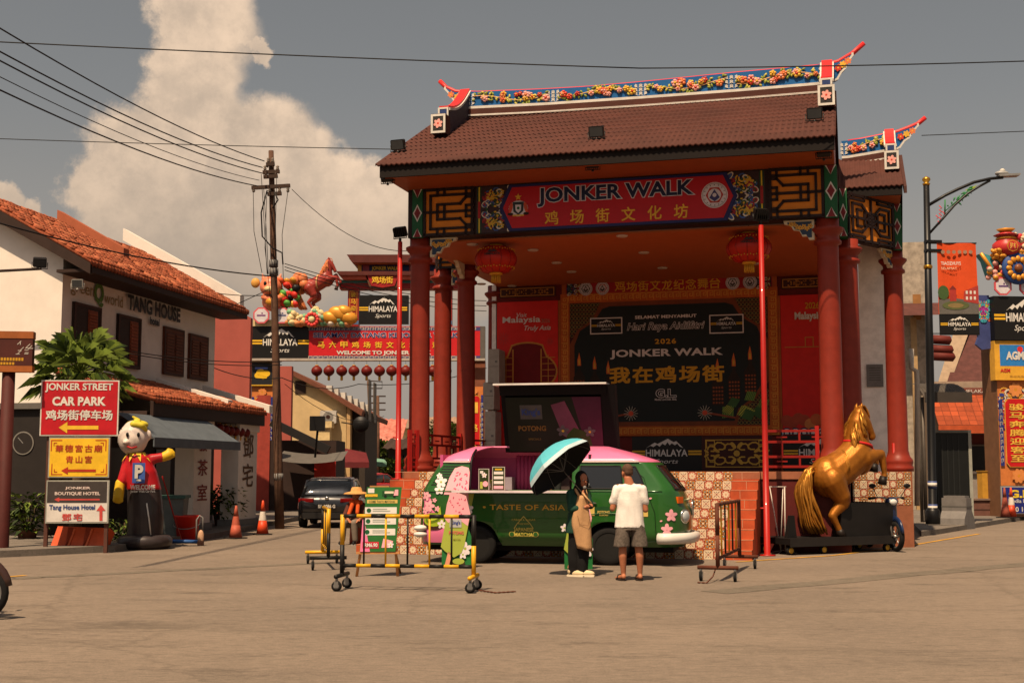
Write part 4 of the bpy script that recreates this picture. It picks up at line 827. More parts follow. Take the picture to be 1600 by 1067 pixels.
# chinese lattice railings
def railing(label, p0, p1, h=.82, group='red lattice railings'):
    p0, p1 = Vec(p0), Vec(p1); dv = p1 - p0; L_ = Vec((dv.x, dv.y)).length; t = thing('railing', label, 'railing', p0, math.atan2(dv.y, dv.x), group)
    mb = MB(); RR = m(132, 24, 18, .45)
    for zz in (.1, .3, .6, h): mb.box(0, -.025, zz - .025, L_, .025, zz + .025, RR)
    n = max(2, int(L_ / .32))
    for k in range(n + 1):
        x = L_ * k / n
        if k % 2 == 0: mb.box(x - .02, -.02, .1, x + .02, .02, .3, RR); mb.box(x - .02, -.02, .6, x + .02, .02, h, RR)
        else: mb.box(x - .02, -.02, .3, x + .02, .02, .6, RR); mb.box(x - L_ / n * .3, -.021, .19, x + L_ / n * .3, .021, .22, RR); mb.box(x - L_ / n * .3, -.021, .68, x + L_ / n * .3, .021, .71, RR)
    mb.build('grille', t)
    for x in (0, L_): mb = MB(); mb.box(-.04, -.04, 0, .04, .04, h + .1, PRED); mb.build('post', t, (x, 0, 0))
    return t
xr_, _ = SF.hit(1195, 735, -.3)
railing('red lattice railing between the right stair cheek and the front column', SF.W(xr_, -.22, FL), SF.W(SW - .3, -.22, FL))
railing('short red lattice railing beside the left front column', SF.W(SF.hit(640, 735, -.45)[0], -.45, FL), SF.W(SF.hit(651, 735, -.3)[0], -.3, FL), .8)
railing('dark red railing between the left rear columns', SF.W(-.8, 4.5, FL), SF.W(-.3, 7.2, FL)); railing('red railing from the left front column back to the second', SF.W(-.05, .35, FL), SF.W(-.05, 3.2, FL))
# white switch cabinets by the left edge of the back wall
for px_, a_, b_, lab, zz in ((772, 600, 545, 'grey air conditioner box on the left wall edge of the stage', 1), (764, 640, 597, 'white round cornered box mounted left of the stage banner', 1), (766, 735, 642, 'tall pale cabinet standing at the left rear of the stage', 0)):
    q = quad(SF, (px_ - 9, a_), (px_ + 8, b_), 6.6); t = board_thing('cabinet', lab, 'cabinet', SF, 6.6); c = m(176, 170, 160, .6); mb = MB(); mb.cbox(((q[0] + q[2]) / 2, .3, (q[1] + q[3]) / 2 if zz else (FL + q[3]) / 2), (q[2] - q[0], .6, q[3] - q[1] if zz else q[3] - FL), c, None, .03)
    mb.M = Matrix.Translation((0, 0, 0)); cz = (q[1] + q[3]) / 2; mb.line([(q[0] + .03, cz), (q[2] - .03, cz)], .015, GREY, .004); mb.rect(q[2] - .12, cz + .1, q[2] - .05, cz + .16, GREY, .004); mb.build('box', t)
# ------------------------------------------------------------------ the pink and green food van
VF = F(Vec((0, 0, 0)), R(-12)); o_ = ground(765, 881); VF.o = Vec((o_.x, o_.y, 0)) - VF.ex * 1.42
van = thing('food_van', 'green and pink retro food van with its side hatch open', 'van', VF.o, VF.rz); van.scale = (1.055, 1, 1)
VG = m(38, 87, 34, .28, var=.04, coat=.5); VP = m(226, 118, 160, .32, var=.03, coat=.4); VPI = m(190, 80, 130, .5, var=.05); CHR = m(190, 186, 180, .2, .9, var=0); CREAM = m(214, 204, 180, .45)
VW = 1.75; XA, XB = .45, 4.12
def zi(P, z):
    for (a, b), (c, d) in zip(P, P[1:]):
        if a <= z <= c: return b + (d - b) * (z - a) / (c - a)
    return P[0][1] if z < P[0][0] else P[-1][1]
XR = [(.3, .05), (.6, 0), (1.2, .05), (1.3, .08), (1.78, .36), (1.9, .5), (2.06, .9)]
XF = [(.3, 4.5), (.6, 4.62), (.95, 4.62), (1.28, 4.5), (1.74, 4.14), (1.8, 4.06), (1.92, 3.7), (2.06, 3.2)]
HW = [(.3, .80), (.5, .86), (1.0, .875), (1.26, .87), (1.3, .855), (1.74, .74), (1.8, .735), (1.9, .62), (1.98, .42), (2.04, .18), (2.06, .0)]
ARCH = [(1.1, .40), (3.32, .40)]
def zbot(x):
    z = .32
    for cx, r in ARCH:
        if abs(x - cx) < r: z = max(z, .34 + math.sqrt(r * r - (x - cx) ** 2) * 1.02)
    return z
def vpt(x, z, side=-1, off=0.0):
    """a point of the shell at length x and height z (side -1 is the near side)"""
    wv = zi(HW, z); r, f = zi(XR, z), zi(XF, z); xa = max(XA, r + .3); xb = min(XB, f - .3)
    if x < xa: u = min(1, (xa - x) / max(.01, xa - r)); wv *= max(0, 1 - u ** 2.6) ** (1 / 2.6)
    elif x > xb: u = min(1, (x - xb) / max(.01, f - xb)); wv *= max(0, 1 - u ** 2.3) ** (1 / 2.3)
    return Vec((x, VW / 2 + side * (wv + off), z))
def vring(u, z): # u in -1..1 along the near side, caps included
    r, f = zi(XR, z), zi(XF, z); xa = max(XA, r + .3); xb = min(XB, f - .3)
    if u <= -.8 + 1e-6: t = (u + 1) / .2 * pi / 2; return r + (xa - r) * (1 - cos(t))
    if u >= .8 - 1e-6: t = (u - .8) / .2 * pi / 2; return xb + (f - xb) * sin(t)
    return None
OPX = (1.0, 2.72); OPZ = 1.285
mids = sorted(set([XA + (XB - XA) * i / 60 for i in range(1, 60)] + [OPX[0], OPX[1]]))
ZR = [None, .55, .62, .75, .9, 1.05, 1.2, 1.26, OPZ, 1.36, 1.5, 1.62, 1.74, 1.765, 1.8, 1.86, 1.92, 1.97, 2.01, 2.04, 2.06]
def shell():
    cols = []
    for k in range(9): cols.append(('r', -1 + .2 * k / 8))
    for x in mids: cols.append(('m', x))
    for k in range(13): cols.append(('f', .8 + .2 * k / 12))
    bs = {'body_shell': MB(), 'roof_panel': MB()}
    for side in (-1, 1):
        G = []
        for kd, u in cols:
            col = []
            for zi_ in ZR:
                z = zi_ if zi_ else .32
                if kd == 'm':
                    r, f = zi(XR, z), zi(XF, z); xa = max(XA, r + .3); xb = min(XB, f - .3); x = xa + (xb - xa) * (u - XA) / (XB - XA) if not (xa <= u <= xb) or xa > XA or xb < XB else u
                    x = min(max(u, xa), xb)
                else:
                    x = vring(u, z)
                    if x is None: x = XA if kd == 'r' else XB
                zz = max(z, zbot(x)) if z < .95 and XA < x < XB else z
                q = vpt(x, zz, side); q.z = zz
                col.append(q)
            G.append(col)
        for i in range(len(cols) - 1):
            for j in range(len(ZR) - 1):
                za, zb_ = ZR[j] or .32, ZR[j + 1]; xm = (G[i][j].x + G[i + 1][j].x) / 2
                if side == -1 and za >= OPZ - .001 and OPX[0] < xm < OPX[1] and cols[i][0] == 'm': continue
                p = [G[i][j], G[i + 1][j], G[i + 1][j + 1], G[i][j + 1]]
                if (p[0] - p[2]).length < 1e-4 or (p[1] - p[3]).length < 1e-5 and (p[0] - p[2]).length < 1e-5: continue
                if side == 1: p = p[::-1]
                tgt = bs['roof_panel'] if za >= 1.76 else bs['body_shell']
                tgt.add(p, [(0, 1, 2, 3)], VP if za >= 1.76 else VG, True)
    for k, b in bs.items():
        ob = b.build(k, van); bm = bmesh.new(); bm.from_mesh(ob.data); bmesh.ops.remove_doubles(bm, verts=bm.verts, dist=.0008); bmesh.ops.dissolve_degenerate(bm, dist=.0005, edges=bm.edges)
        bm.to_mesh(ob.data); bm.free()
        md = ob.modifiers.new('th', 'SOLIDIFY'); md.thickness = .025; md.offset = -1
    return
shell()
def surf_poly(pts, mm, mb, off=.006, side=-1, sub=.12, xz=True):
    """a flat outline in (x, z) wrapped onto the shell"""
    n = len(pts); bm = bmesh.new(); vs = [bm.verts.new((x, 0, z)) for x, z in pts]; f = bm.faces.new(vs); bmesh.ops.triangulate(bm, faces=[f])
    for _ in range(3):
        es = [e for e in bm.edges if e.calc_length() > sub]
        if not es: break
        bmesh.ops.subdivide_edges(bm, edges=es, cuts=1); bmesh.ops.triangulate(bm, faces=[q for q in bm.faces if len(q.verts) > 3])
    bm.verts.index_update(); b = len(mb.v); V_ = [vpt(v.co.x, v.co.z, side, off) for v in bm.verts]; fs = [[v.index for v in q.verts] for q in bm.faces]; bm.free()
    fix = []
    for q in fs:
        nrm = (V_[q[1]] - V_[q[0]]).cross(V_[q[2]] - V_[q[0]]); fix.append(q if nrm.y * side > 0 or abs(nrm.y) < 1e-9 else q[::-1])
    mb.add(V_, fix, mm, True)
circ_pts = lambda cx, cz, r, n=16, ry=None, rot=0: [(cx + r * cos(t) * cos(rot) - (ry or r) * sin(t) * sin(rot), cz + r * cos(t) * sin(rot) + (ry or r) * sin(t) * cos(rot)) for t in [2 * pi * i / n for i in range(n)]]
def VQ(px, py): q = VF.hit(px, py, .03); return q[0] / 1.055, q[1]
# inside of the serving bay
mb = MB(); mb.box(.5, 1.5, .5, 3.0, 1.55, 1.98, VPI); mb.box(.45, .16, .5, .5, 1.5, 1.9, VPI); mb.box(2.98, .16, .5, 3.02, 1.5, 1.9, m(60, 30, 44, .6)); mb.box(.5, .16, 1.2, 2.98, 1.5, 1.24, m(150, 130, 120, .5)); mb.box(.3, .16, .33, 4.3, 1.6, .37, BLK)
for k in range(6): mb.cyl((1.55 + k * .07, 1.44, 1.24), (1.55 + k * .07, 1.46, 1.95), .04, VPI, n=8)
mb.box(2.0, 1.2, 1.24, 2.5, 1.49, 1.62, m(70, 60, 60, .5)); mb.box(1.25, 1.1, 1.24, 1.5, 1.4, 1.5, m(150, 140, 150, .4)); mb.build('interior', van)
mb = MB(); mb.box(.78, -.36, 1.245, 2.86, .06, 1.275, m(226, 150, 180, .4)); mb.box(.78, -.365, 1.24, 2.86, -.36, 1.28, m(214, 200, 204, .4)); mb.build('counter', van)
mb = MB(); pts = [vpt(x, 1.77, -1, .012) for x in [.38 + .06 * i for i in range(11)]]; mb.tube(pts, .014, m(214, 200, 190, .4), 6); pts = [vpt(x, 1.77, -1, .012) for x in [2.74 + .06 * i for i in range(19)]]; mb.tube(pts, .014, m(214, 200, 190, .4), 6)
mb.tube([vpt(OPX[0], z, -1, .004) for z in [1.29 + .07 * i for i in range(12)]][:11], .022, m(30, 20, 24, .5), 6); mb.tube([vpt(x, 1.255, -1, .004) for x in [.2 + .05 * i for i in range(13)]], .014, VG, 6); mb.build('gutter', van)
# raised hatch with a poster on its inside
mb = MB(); HX0, HX1 = VQ(766, 640)[0], VQ(945, 640)[0]; zt = VQ(850, 597)[1]; zb0 = 1.95
HSL = -.42
def hy(z): return 1.05 + (z - zb0) * HSL
P8 = lambda x0, x1, z0, z1, y0, y1: mb.add([(x0, hy(z0) + y0, z0), (x1, hy(z0) + y0, z0), (x1, hy(z1) + y0, z1), (x0, hy(z1) + y0, z1), (x0, hy(z0) + y1, z0), (x1, hy(z0) + y1, z0), (x1, hy(z1) + y1, z1), (x0, hy(z1) + y1, z1)], [(0, 1, 2, 3), (7, 6, 5, 4), (0, 4, 5, 1), (1, 5, 6, 2), (2, 6, 7, 3), (3, 7, 4, 0)], m(12, 11, 12, .85))
P8(HX0 + .08, HX1 + .12, zb0, zt - .03, .02, .1); P8(HX1 - .12, HX1 + .12, zb0, zt - .03, -.18, .02); P8(HX0 + .08, HX0 + .16, zb0, zt - .03, -.12, .02); P8(HX0 + .08, HX1 - .02, zt - .2, zt - .03, -.2, .02)
mb.build('hatch', van); hb_ = van.children[-1]
mb = MB(); mb.box(HX0, hy(zt) - .32, zt - .03, HX1, hy(zt) + .12, zt, m(214, 208, 204, .3)); mb.build('hatch_edge', hb_)
a_, b_ = VQ(781, 612), VQ(938, 704); mb = MB(); pz0, pz1 = zb0 + .02, a_[1]; x0, x1 = a_[0], b_[0] - .05; hh = pz1 - pz0
mb.M = Matrix.Translation((0, hy(pz0) - .18, pz0)) @ Matrix.Rotation(-math.atan(HSL), 4, 'X')
mb.rect(x0, 0, x1, hh, m(18, 26, 18, .4), .0); mb.poly([(x0 + (x1 - x0) * .7, hh), (x1, hh), (x1, 0), (x0 + (x1 - x0) * .85, 0), (x0 + (x1 - x0) * .78, hh * .4)], m(76, 28, 54, .5), .004)  # poster colours dimmed: the shade under the lid is put into them
mb.poly([(x0 + .78, hh * .86), (x0 + 1.02, hh * .93), (x0 + 1.28, hh * .3), (x0 + 1.12, hh * .18), (x0 + .95, hh * .3)], m(116, 60, 84, .5), .006); mb.poly([(x0 + 1.02, hh * .3), (x0 + 1.15, hh * .44), (x0 + 1.4, hh * .34), (x0 + 1.45, hh * .1), (x0 + 1.2, .02), (x0 + 1.0, .06)], m(50, 70, 28, .5), .008); mb.circ(x0 + .98, hh * .14, .1, m(96, 130, 56, .5), .01, 14, .06); mb.flower(x0 + .96, hh * .38, .11, m(96, 86, 92, .5), YEL, .009); mb.flower(x0 + 1.42, hh * .36, .1, m(96, 86, 92, .5), YEL, .012)
mb.rect(x0 + .24, hh * .6, x0 + .62, hh * .86, m(80, 78, 78, .4), .004); mb.M = Matrix(); pn = mb.build('poster', van)
pm = Matrix.Translation((0, hy(pz0) - .18, pz0)) @ Matrix.Rotation(-math.atan(HSL), 4, 'X')
sf = lambda p: pm @ p
text("King's", m(50, 70, 130, .5), pn, x0 + .43, hh * .72, .32, .16, -.008, .03, surf=sf); text('POTONG', m(130, 92, 44, .5), pn, x0 + .43, hh * .43, .48, .1, -.006, .03, surf=sf); text('SPECIALS', m(120, 94, 52, .5), pn, x0 + .46, hh * .23, .22, .04, -.006, .02, surf=sf)
# windows, doors, trim
def window(name, pts, mm=GLASSD, trim=True, par=van, off=.006):
    mb = MB(); surf_poly(pts, mm, mb, off); w_ = mb.build(name, par)
    if trim:
        mb = MB(); P = []
        for (a, b) in zip(pts, pts[1:] + pts[:1]):
            for k in range(4): P.append(vpt(a[0] + (b[0] - a[0]) * k / 4, a[1] + (b[1] - a[1]) * k / 4, -1, off + .004))
        P.append(P[0]); mb.tube(P, .012, BLK, 5, False); mb.build('window_seal', w_)
    return w_
window('window', [(2.86, 1.31), (3.56, 1.31), (3.52, 1.7), (2.86, 1.7)])
window('window', [(3.62, 1.31), (3.93, 1.31), (3.86, 1.5), (3.76, 1.69), (3.6, 1.7)])
mb = MB()
zs = [1.3 + .045 * i for i in range(10)]; K = 14
rows = []
for z in zs:
    f = zi(XF, z); xb = min(XB, f - .3); row = []
    for s_ in (-1, 1):
        for k in range(K + 1):
            u = .52 + .48 * (k / K) if s_ == -1 else .52 + .48 * ((K - k) / K); x = xb + (f - xb) * sin(u * pi / 2); row.append(vpt(x, z, s_, .008) + Vec((.004, 0, 0)))
    rows.append(row)
nR = len(rows[0])
for i in range(len(rows) - 1):
    for j in range(nR - 1):
        q = [rows[i][j], rows[i][j + 1], rows[i + 1][j + 1], rows[i + 1][j]]
        if (q[0] - q[1]).length > 1e-4: mb.add(q, [(0, 1, 2, 3)], m(40, 36, 34, .05, var=0, spec=.8), True)
ws = mb.build('windshield', van); mb = MB(); mb.tube(rows[0] + [r[-1] for r in rows] + rows[-1][::-1] + [r[0] for r in rows][::-1], .016, BLK, 6, False)
a = rows[0][K - 3]; mb.tube([a + Vec((.03, -.02, -.03)), rows[3][K - 7] + Vec((.03, -.02, 0)), rows[4][K - 9] + Vec((.02, -.02, 0))], .01, BLK, 5); a = rows[0][K + 5]; mb.tube([a + Vec((.03, -.02, -.03)), rows[4][K + 1] + Vec((.03, -.02, 0))], .01, BLK, 5); mb.build('wiper', ws)
mb = MB()
def seam(pts, r=.006, mt=None, off=.002): mb.tube([vpt(x, z, -1, off) for x, z in pts], r, mt or m(20, 40, 18, .5), 4)
def lerp_pts(P, n=8): return [(a[0] + (b[0] - a[0]) * k / n, a[1] + (b[1] - a[1]) * k / n) for a, b in zip(P, P[1:]) for k in range(n)] + [P[-1]]
seam(lerp_pts([(2.84, 1.72), (2.84, .8), (2.92, .62)])); seam(lerp_pts([(3.95, 1.27), (4.08, .9), (4.1, .42), (3.8, .4)])); seam(lerp_pts([(3.62, 1.72), (3.9, 1.5), (3.97, 1.27)])); seam(lerp_pts([(2.86, 1.27), (4.2, 1.27)], 20), .01, VG, .006)
seam(lerp_pts([(2.86, .8), (2.95, .86), (3.3, .9), (3.66, .86)], 6), .012, VG, .004)
mb.build('door_seam', van)
mb = MB(); mb.tube([vpt(2.95, 1.06, -1, .02), vpt(3.05, 1.075, -1, .03), vpt(3.13, 1.06, -1, .02)], .014, CHR, 6); mb.build('door_handle', van)
mb = MB(); mb.tube([vpt(2.9, 1.3, -1, .0), vpt(2.92, 1.36, -1, .1)], .01, CHR, 6); mb.ell(vpt(2.95, 1.38, -1, .14), (.085, .05, .06), m(206, 204, 200, .3)); mb.ell(vpt(2.95, 1.38, -1, .14) + Vec((-.05, 0, 0)), (.02, .04, .05), m(40, 44, 50, .05)); mb.build('side_mirror', van)
# vents at the rear quarter
mb = MB()
for k in range(8):
    z = 1.36 + k * .046; x0 = zi(XR, z) + .2; surf_poly([(x0, z), (x0 + .3, z), (x0 + .31, z + .022), (x0 + .02, z + .022)], m(14, 16, 14, .6), mb, .004)
mb.build('air_vent', van)
# decals
WF = m(226, 214, 216, .4, var=.03); PKD = m(236, 168, 178, .4, var=.04); PKS = m(206, 80, 112, .4); LIME = m(160, 172, 72, .4, var=.04)
mb = MB(); surf_poly([(.06, .36), (.9, .36), (.62, .6), (.42, .85), (.3, 1.0), (.34, 1.12), (.2, 1.2), (.1, 1.1), (.03, .9), (.02, .6)], VP, mb, .005); mb.build('decal', van)
mb = MB(); rg = random.Random(8)
surf_poly([(.62, .72), (.78, .62), (1.02, .9), (1.08, 1.22), (.66, 1.22), (.6, .95)], LIME, mb, .008)
surf_poly([(.66, 1.22), (.7, 1.42), (.74, 1.58), (.84, 1.66), (1.02, 1.64), (1.0, 1.27), (.98, 1.15), (.84, 1.1), (.7, 1.2)][:0] or [(.56, 1.2), (.64, 1.5), (.72, 1.66), (.84, 1.7), (.96, 1.67), (.99, 1.56), (.98, 1.2)], PKD, mb, .01); surf_poly([(.72, 1.0), (.99, 1.0), (.98, 1.24), (.64, 1.24)], PKD, mb, .0105)
for k in range(26): surf_poly(circ_pts(rg.uniform(.72, .95), rg.uniform(1.2, 1.6), .028, 6, .012, rg.random() * 3), PKS, mb, .013)
for cx, cz, r in ((.5, 1.42, .1), (.48, 1.28, .08), (.98, .95, .09), (.46, 1.53, .05)):
    for k in range(5): t_ = .4 + k * 1.2566; surf_poly(circ_pts(cx + r * .58 * cos(t_), cz + r * .58 * sin(t_), r * .5, 10, r * .36, t_), WF, mb, .014 + .0005 * k)
    surf_poly(circ_pts(cx, cz, r * .2, 8), LIME, mb, .018)
for cx, cz, r in ((.24, 1.18, .09), (.3, 1.0, .1), (.22, .92, .07), (.4, 1.1, .04), (.45, .95, .05), (.2, 1.4, .03)):
    for k in range(5): t_ = k * 1.2566; surf_poly(circ_pts(cx + r * .58 * cos(t_), cz + r * .58 * sin(t_), r * .5, 8, r * .34, t_), PKD, mb, .012 + .0005 * k)
surf_poly(circ_pts(.38, .7, .2, 20, .12), m(60, 34, 24, .5), mb, .016); surf_poly(circ_pts(.38, .76, .19, 20, .12), m(150, 170, 40, .4), mb, .018); surf_poly(circ_pts(.37, .77, .14, 18, .07, .3), m(96, 116, 26, .5), mb, .02); surf_poly(circ_pts(.38, .79, .11, 18, .045, .3), m(176, 196, 60, .4), mb, .022)
surf_poly([(.46, .86), (.52, .84), (.5, 1.0)], m(176, 190, 60, .4), mb, .022)
mb.build('decal', van)
mb = MB()
for cx, cz, r in ((4.34, .86, .1), (4.27, .62, .1), (4.16, .76, .045), (3.99, 1.14, .05)):
    for k in range(5 if r > .06 else 1): t_ = .3 + k * 1.2566; surf_poly(circ_pts(min(4.5, cx + r * .6 * cos(t_) * .8), cz + r * .6 * sin(t_), r * .5, 8, r * .32, t_), PKD, mb, .012 + .001 * k, sub=.05)
mb.build('decal', van)
mb = MB(); surf_poly([(2.99, .85), (3.1, .85), (3.1, 1.0), (2.99, 1.0)], m(206, 176, 96, .5), mb, .008); surf_poly([(3.1, .86), (3.4, .86), (3.4, .99), (3.25, 1.01), (3.1, .99)], m(28, 70, 34, .5), mb, .008); surf_poly([(3.86, .84), (3.97, .84), (3.97, 1.01), (3.86, 1.01)], m(206, 176, 96, .5), mb, .008); surf_poly([(3.8, .84), (3.86, .84), (3.86, 1.01), (3.8, 1.01)], PKD, mb, .0085); mb.build('decal', van)
vsf = lambda p: vpt(p.x, p.z, -1, .012)
text('• TASTE OF ASIA •', m(206, 162, 60, .5), van, 1.98, .985, 1.5, .095, 0, .02, surf=vsf, spacing=1.05); text('JAPANESE\nMATCHA', m(196, 176, 80, .5), van, 1.92, .56, .33, .15, 0, .02, surf=vsf); text('MADE WITH', m(196, 176, 80, .5), van, 1.92, .7, .18, .03, 0, .0, surf=vsf); text('CREAM & SUGAR', m(196, 176, 80, .5), van, 1.92, .77, .4, .032, 0, .0, surf=vsf)
text('POTONG', m(206, 176, 96, .5), van, 3.25, .91, .2, .05, 0, .02, surf=vsf); text('DURIAN', m(206, 176, 96, .5), van, 3.25, .86, .14, .025, 0, .0, surf=vsf)
mb = MB()
for x in (1.72, 2.12): surf_poly(circ_pts(x, .52, .05, 10), m(176, 160, 80, .5), mb, .008); surf_poly(circ_pts(x, .52, .038, 10), VG, mb, .011)
surf_poly([(1.7, .48), (2.14, .48), (2.14, .492), (1.7, .492)], m(176, 160, 80, .5), mb, .008); surf_poly([(1.75, .62), (1.8, .7), (1.92, .84), (2.04, .7), (2.09, .62), (2.07, .62), (2.03, .69), (1.92, .815), (1.81, .69), (1.77, .62)], m(176, 160, 80, .5), mb, .008); mb.build('decal', van)
# lamps, bumper, plate, emblem
def front_pt(u, z, s_, off=.0):
    f = zi(XF, z); xb = min(XB, f - .3); x = xb + (f - xb) * sin(u * pi / 2); return vpt(x, z, s_, off), x
for s_ in (-1, 1):
    p, _ = front_pt(.62, .84, s_); nr = Vec((.85, s_ * .5, 0)).normalized(); mb = MB(); a_ = math.atan2(nr.y, nr.x)
    mb.M = Matrix.Translation(p) @ Matrix.Rotation(a_, 4, 'Z') @ Matrix.Rotation(pi / 2, 4, 'Y'); mb.lathe([(.12, -.03), (.125, .015), (.1, .03)], CHR, 20); mb.lathe([(.098, .02), (.09, .045), (.05, .06), (.01, .062)], m(170, 176, 180, .05, var=0, spec=.9), 20); mb.build('headlight', van)
    p, _ = front_pt(.55, 1.12, s_); mb = MB(); mb.M = Matrix.Translation(p) @ Matrix.Rotation(a_, 4, 'Z'); mb.cbox((.01, 0, 0), (.05, .14, .11), m(206, 90, 20, .25)); mb.build('indicator', van)
mb = MB(); P = []
for k in range(15):
    s_ = -1 if k <= 7 else 1; u = k / 7 if k <= 7 else (14 - k) / 7; q, x = front_pt(.1 + .9 * u, .62, s_, .07); P.append(Vec((q.x + .05, q.y, .47)))
P = [P[0] + Vec((-.12, .03, 0))] + P + [P[-1] + Vec((-.12, -.03, 0))]
mb.tube(P, .075, m(206, 202, 196, .35, var=.04), 8, flat=1.25); fb = mb.build('bumper', van)
mb = MB(); pc = P[11] + Vec((.09, .02, .0)); mb.M = Matrix.Translation(pc) @ Matrix.Rotation(pi / 2 + .15, 4, 'Z'); mb.cbox((0, 0, 0), (.3, .02, .13), BLK); pl_ = mb.build('number_plate', van)
pmx = Matrix.Translation(pc) @ Matrix.Rotation(pi / 2 + .15, 4, 'Z'); text('DBR 78', WHT, pl_, 0, 0, .26, .08, -.014, .02, surf=lambda p: pmx @ p)
mb = MB(); q, _ = front_pt(1, .98, -1); mb.M = Matrix.Translation(q + Vec((.012, 0, 0))) @ Matrix.Rotation(pi / 2, 4, 'Y'); mb.lathe([(.14, 0), (.15, .012), (.14, .02)], CHR, 24, caps=False); mb.lathe([(.13, .004), (.01, .006)], VG, 20); mb.M = Matrix(); mb.cbox(q + Vec((.02, 0, 0)), (.01, .012, .24), CHR); mb.build('emblem', van)
mb = MB(); mb.tube([Vec((zi(XF, 1.12) + .01, VW / 2 + yy, 1.12)) for yy in (-.3, .3)], .02, m(190, 180, 150, .4), 6); mb.build('trim', van)
for k in range(2):
    mb = MB(); xx = .02; mb.M = Matrix.Translation((xx + .12, .06 + .0 * k, .5 + k * .11)); mb.ell((0, 0, 0), (.12, .1, .055), m(206, 202, 196, .35)); mb.M = Matrix(); mb.build('rear_bumper', van)
def wheel(cx, y, r=.33):
    t = MB(); prof = [(r - .1, -.09), (r - .03, -.095), (r, -.07), (r, .07), (r - .03, .095), (r - .1, .09)]
    t.M = Matrix.Translation((cx, y, r)) @ Matrix.Rotation(pi / 2, 4, 'X'); t.lathe(prof, RUB, 28, caps=False); wh = t.build('tyre', van)
    t = MB(); t.M = Matrix.Translation((cx, y, r)) @ Matrix.Rotation(pi / 2, 4, 'X'); sg = 1 if y < .8 else -1
    t.lathe([(r - .1, .08 * sg), (r - .12, .06 * sg), (.12, .03 * sg), (.1, .05 * sg), (.01, .055 * sg)], m(24, 23, 22, .7), 24, smooth=False)
    for k in range(8): a_ = k * pi / 4; t.ell((.17 * cos(a_), .17 * sin(a_), .04 * sg), (.025, .025, .01), BLK, None, 6, 4)
    t.build('rim', wh)
for cx, _ in ARCH: wheel(cx, .16); wheel(cx, VW - .16)
mb = MB(); mb.box(.2, .3, .22, 4.35, VW - .3, .4, m(20, 19, 18, .9))
for cx, r in ARCH: mb.box(cx - .44, .28, .3, cx + .44, .32, .82, m(14, 13, 13, .9))
mb.build('underbody', van)
# things on the counter
def menu_stand(label, px, py0, py1, wpx, kind):
    a, b = VF.hit(px - wpx / 2, py0, -.12), VF.hit(px + wpx / 2, py1, -.12); t = thing('menu_stand', label, 'menu', VF.W((a[0] + b[0]) / 2, -.12, 1.276), VF.rz - .06); hw, h = (b[0] - a[0]) / 2, b[1] - 1.276
    mb = MB(); mb.prism([(-hw, 0), (hw, 0), (hw, h), (-hw, h)], 0, .02, m(186, 180, 170, .4)); mb.box(-hw, -.0, 0, hw, .09, .012, m(160, 156, 150, .3)); mb.build('frame', t)
    mb = MB(); c = m(44, 56, 22, .4); mb.rect(-hw + .012, .012, hw - .012, h - .012, c, .002)
    if kind: [mb.rect(-hw + .03, h * (.28 + .2 * k), hw - .03, h * (.40 + .2 * k), HWHT, .004) for k in range(3)]; mb.rect(-hw + .03, .03, hw - .03, h * .2, PKD, .004); mb.rect(-hw + .05, h * .86, hw - .05, h * .92, YEL, .004)
    else: mb.circ(hw * .3, h * .3, hw * .5, PKD, .004); mb.rect(-hw + .03, .03, -.02, h * .4, LIME, .005); mb.flower(hw * .1, h * .7, hw * .5, WF, YEL, .006); mb.rect(-hw * .7, h * .78, -hw * .1, h * .9, HWHT, .005)
    mb.build('sheet', t); return t
menu_stand('green flavour card with a pink ice lolly on the van counter', 756, 757, 732, 17, 0); menu_stand('framed price list with three white rows on the van counter', 779, 757, 729, 20, 1); menu_stand('small magenta card on the van counter beside the umbrella', 847, 757, 736, 14, 0)
mb = MB(); q = VF.W(VF.hit(766, 757, .02)[0], .02, 1.276); mb.cbox((0, 0, .09), (.05, .1, .18), LIME, None, .01); mb.box(-.02, -.051, .04, .02, -.05, .12, HWHT); mb.build('carton', loc=q, rz=VF.rz, label='slim lime green carton between the two cards on the counter', cat='carton')
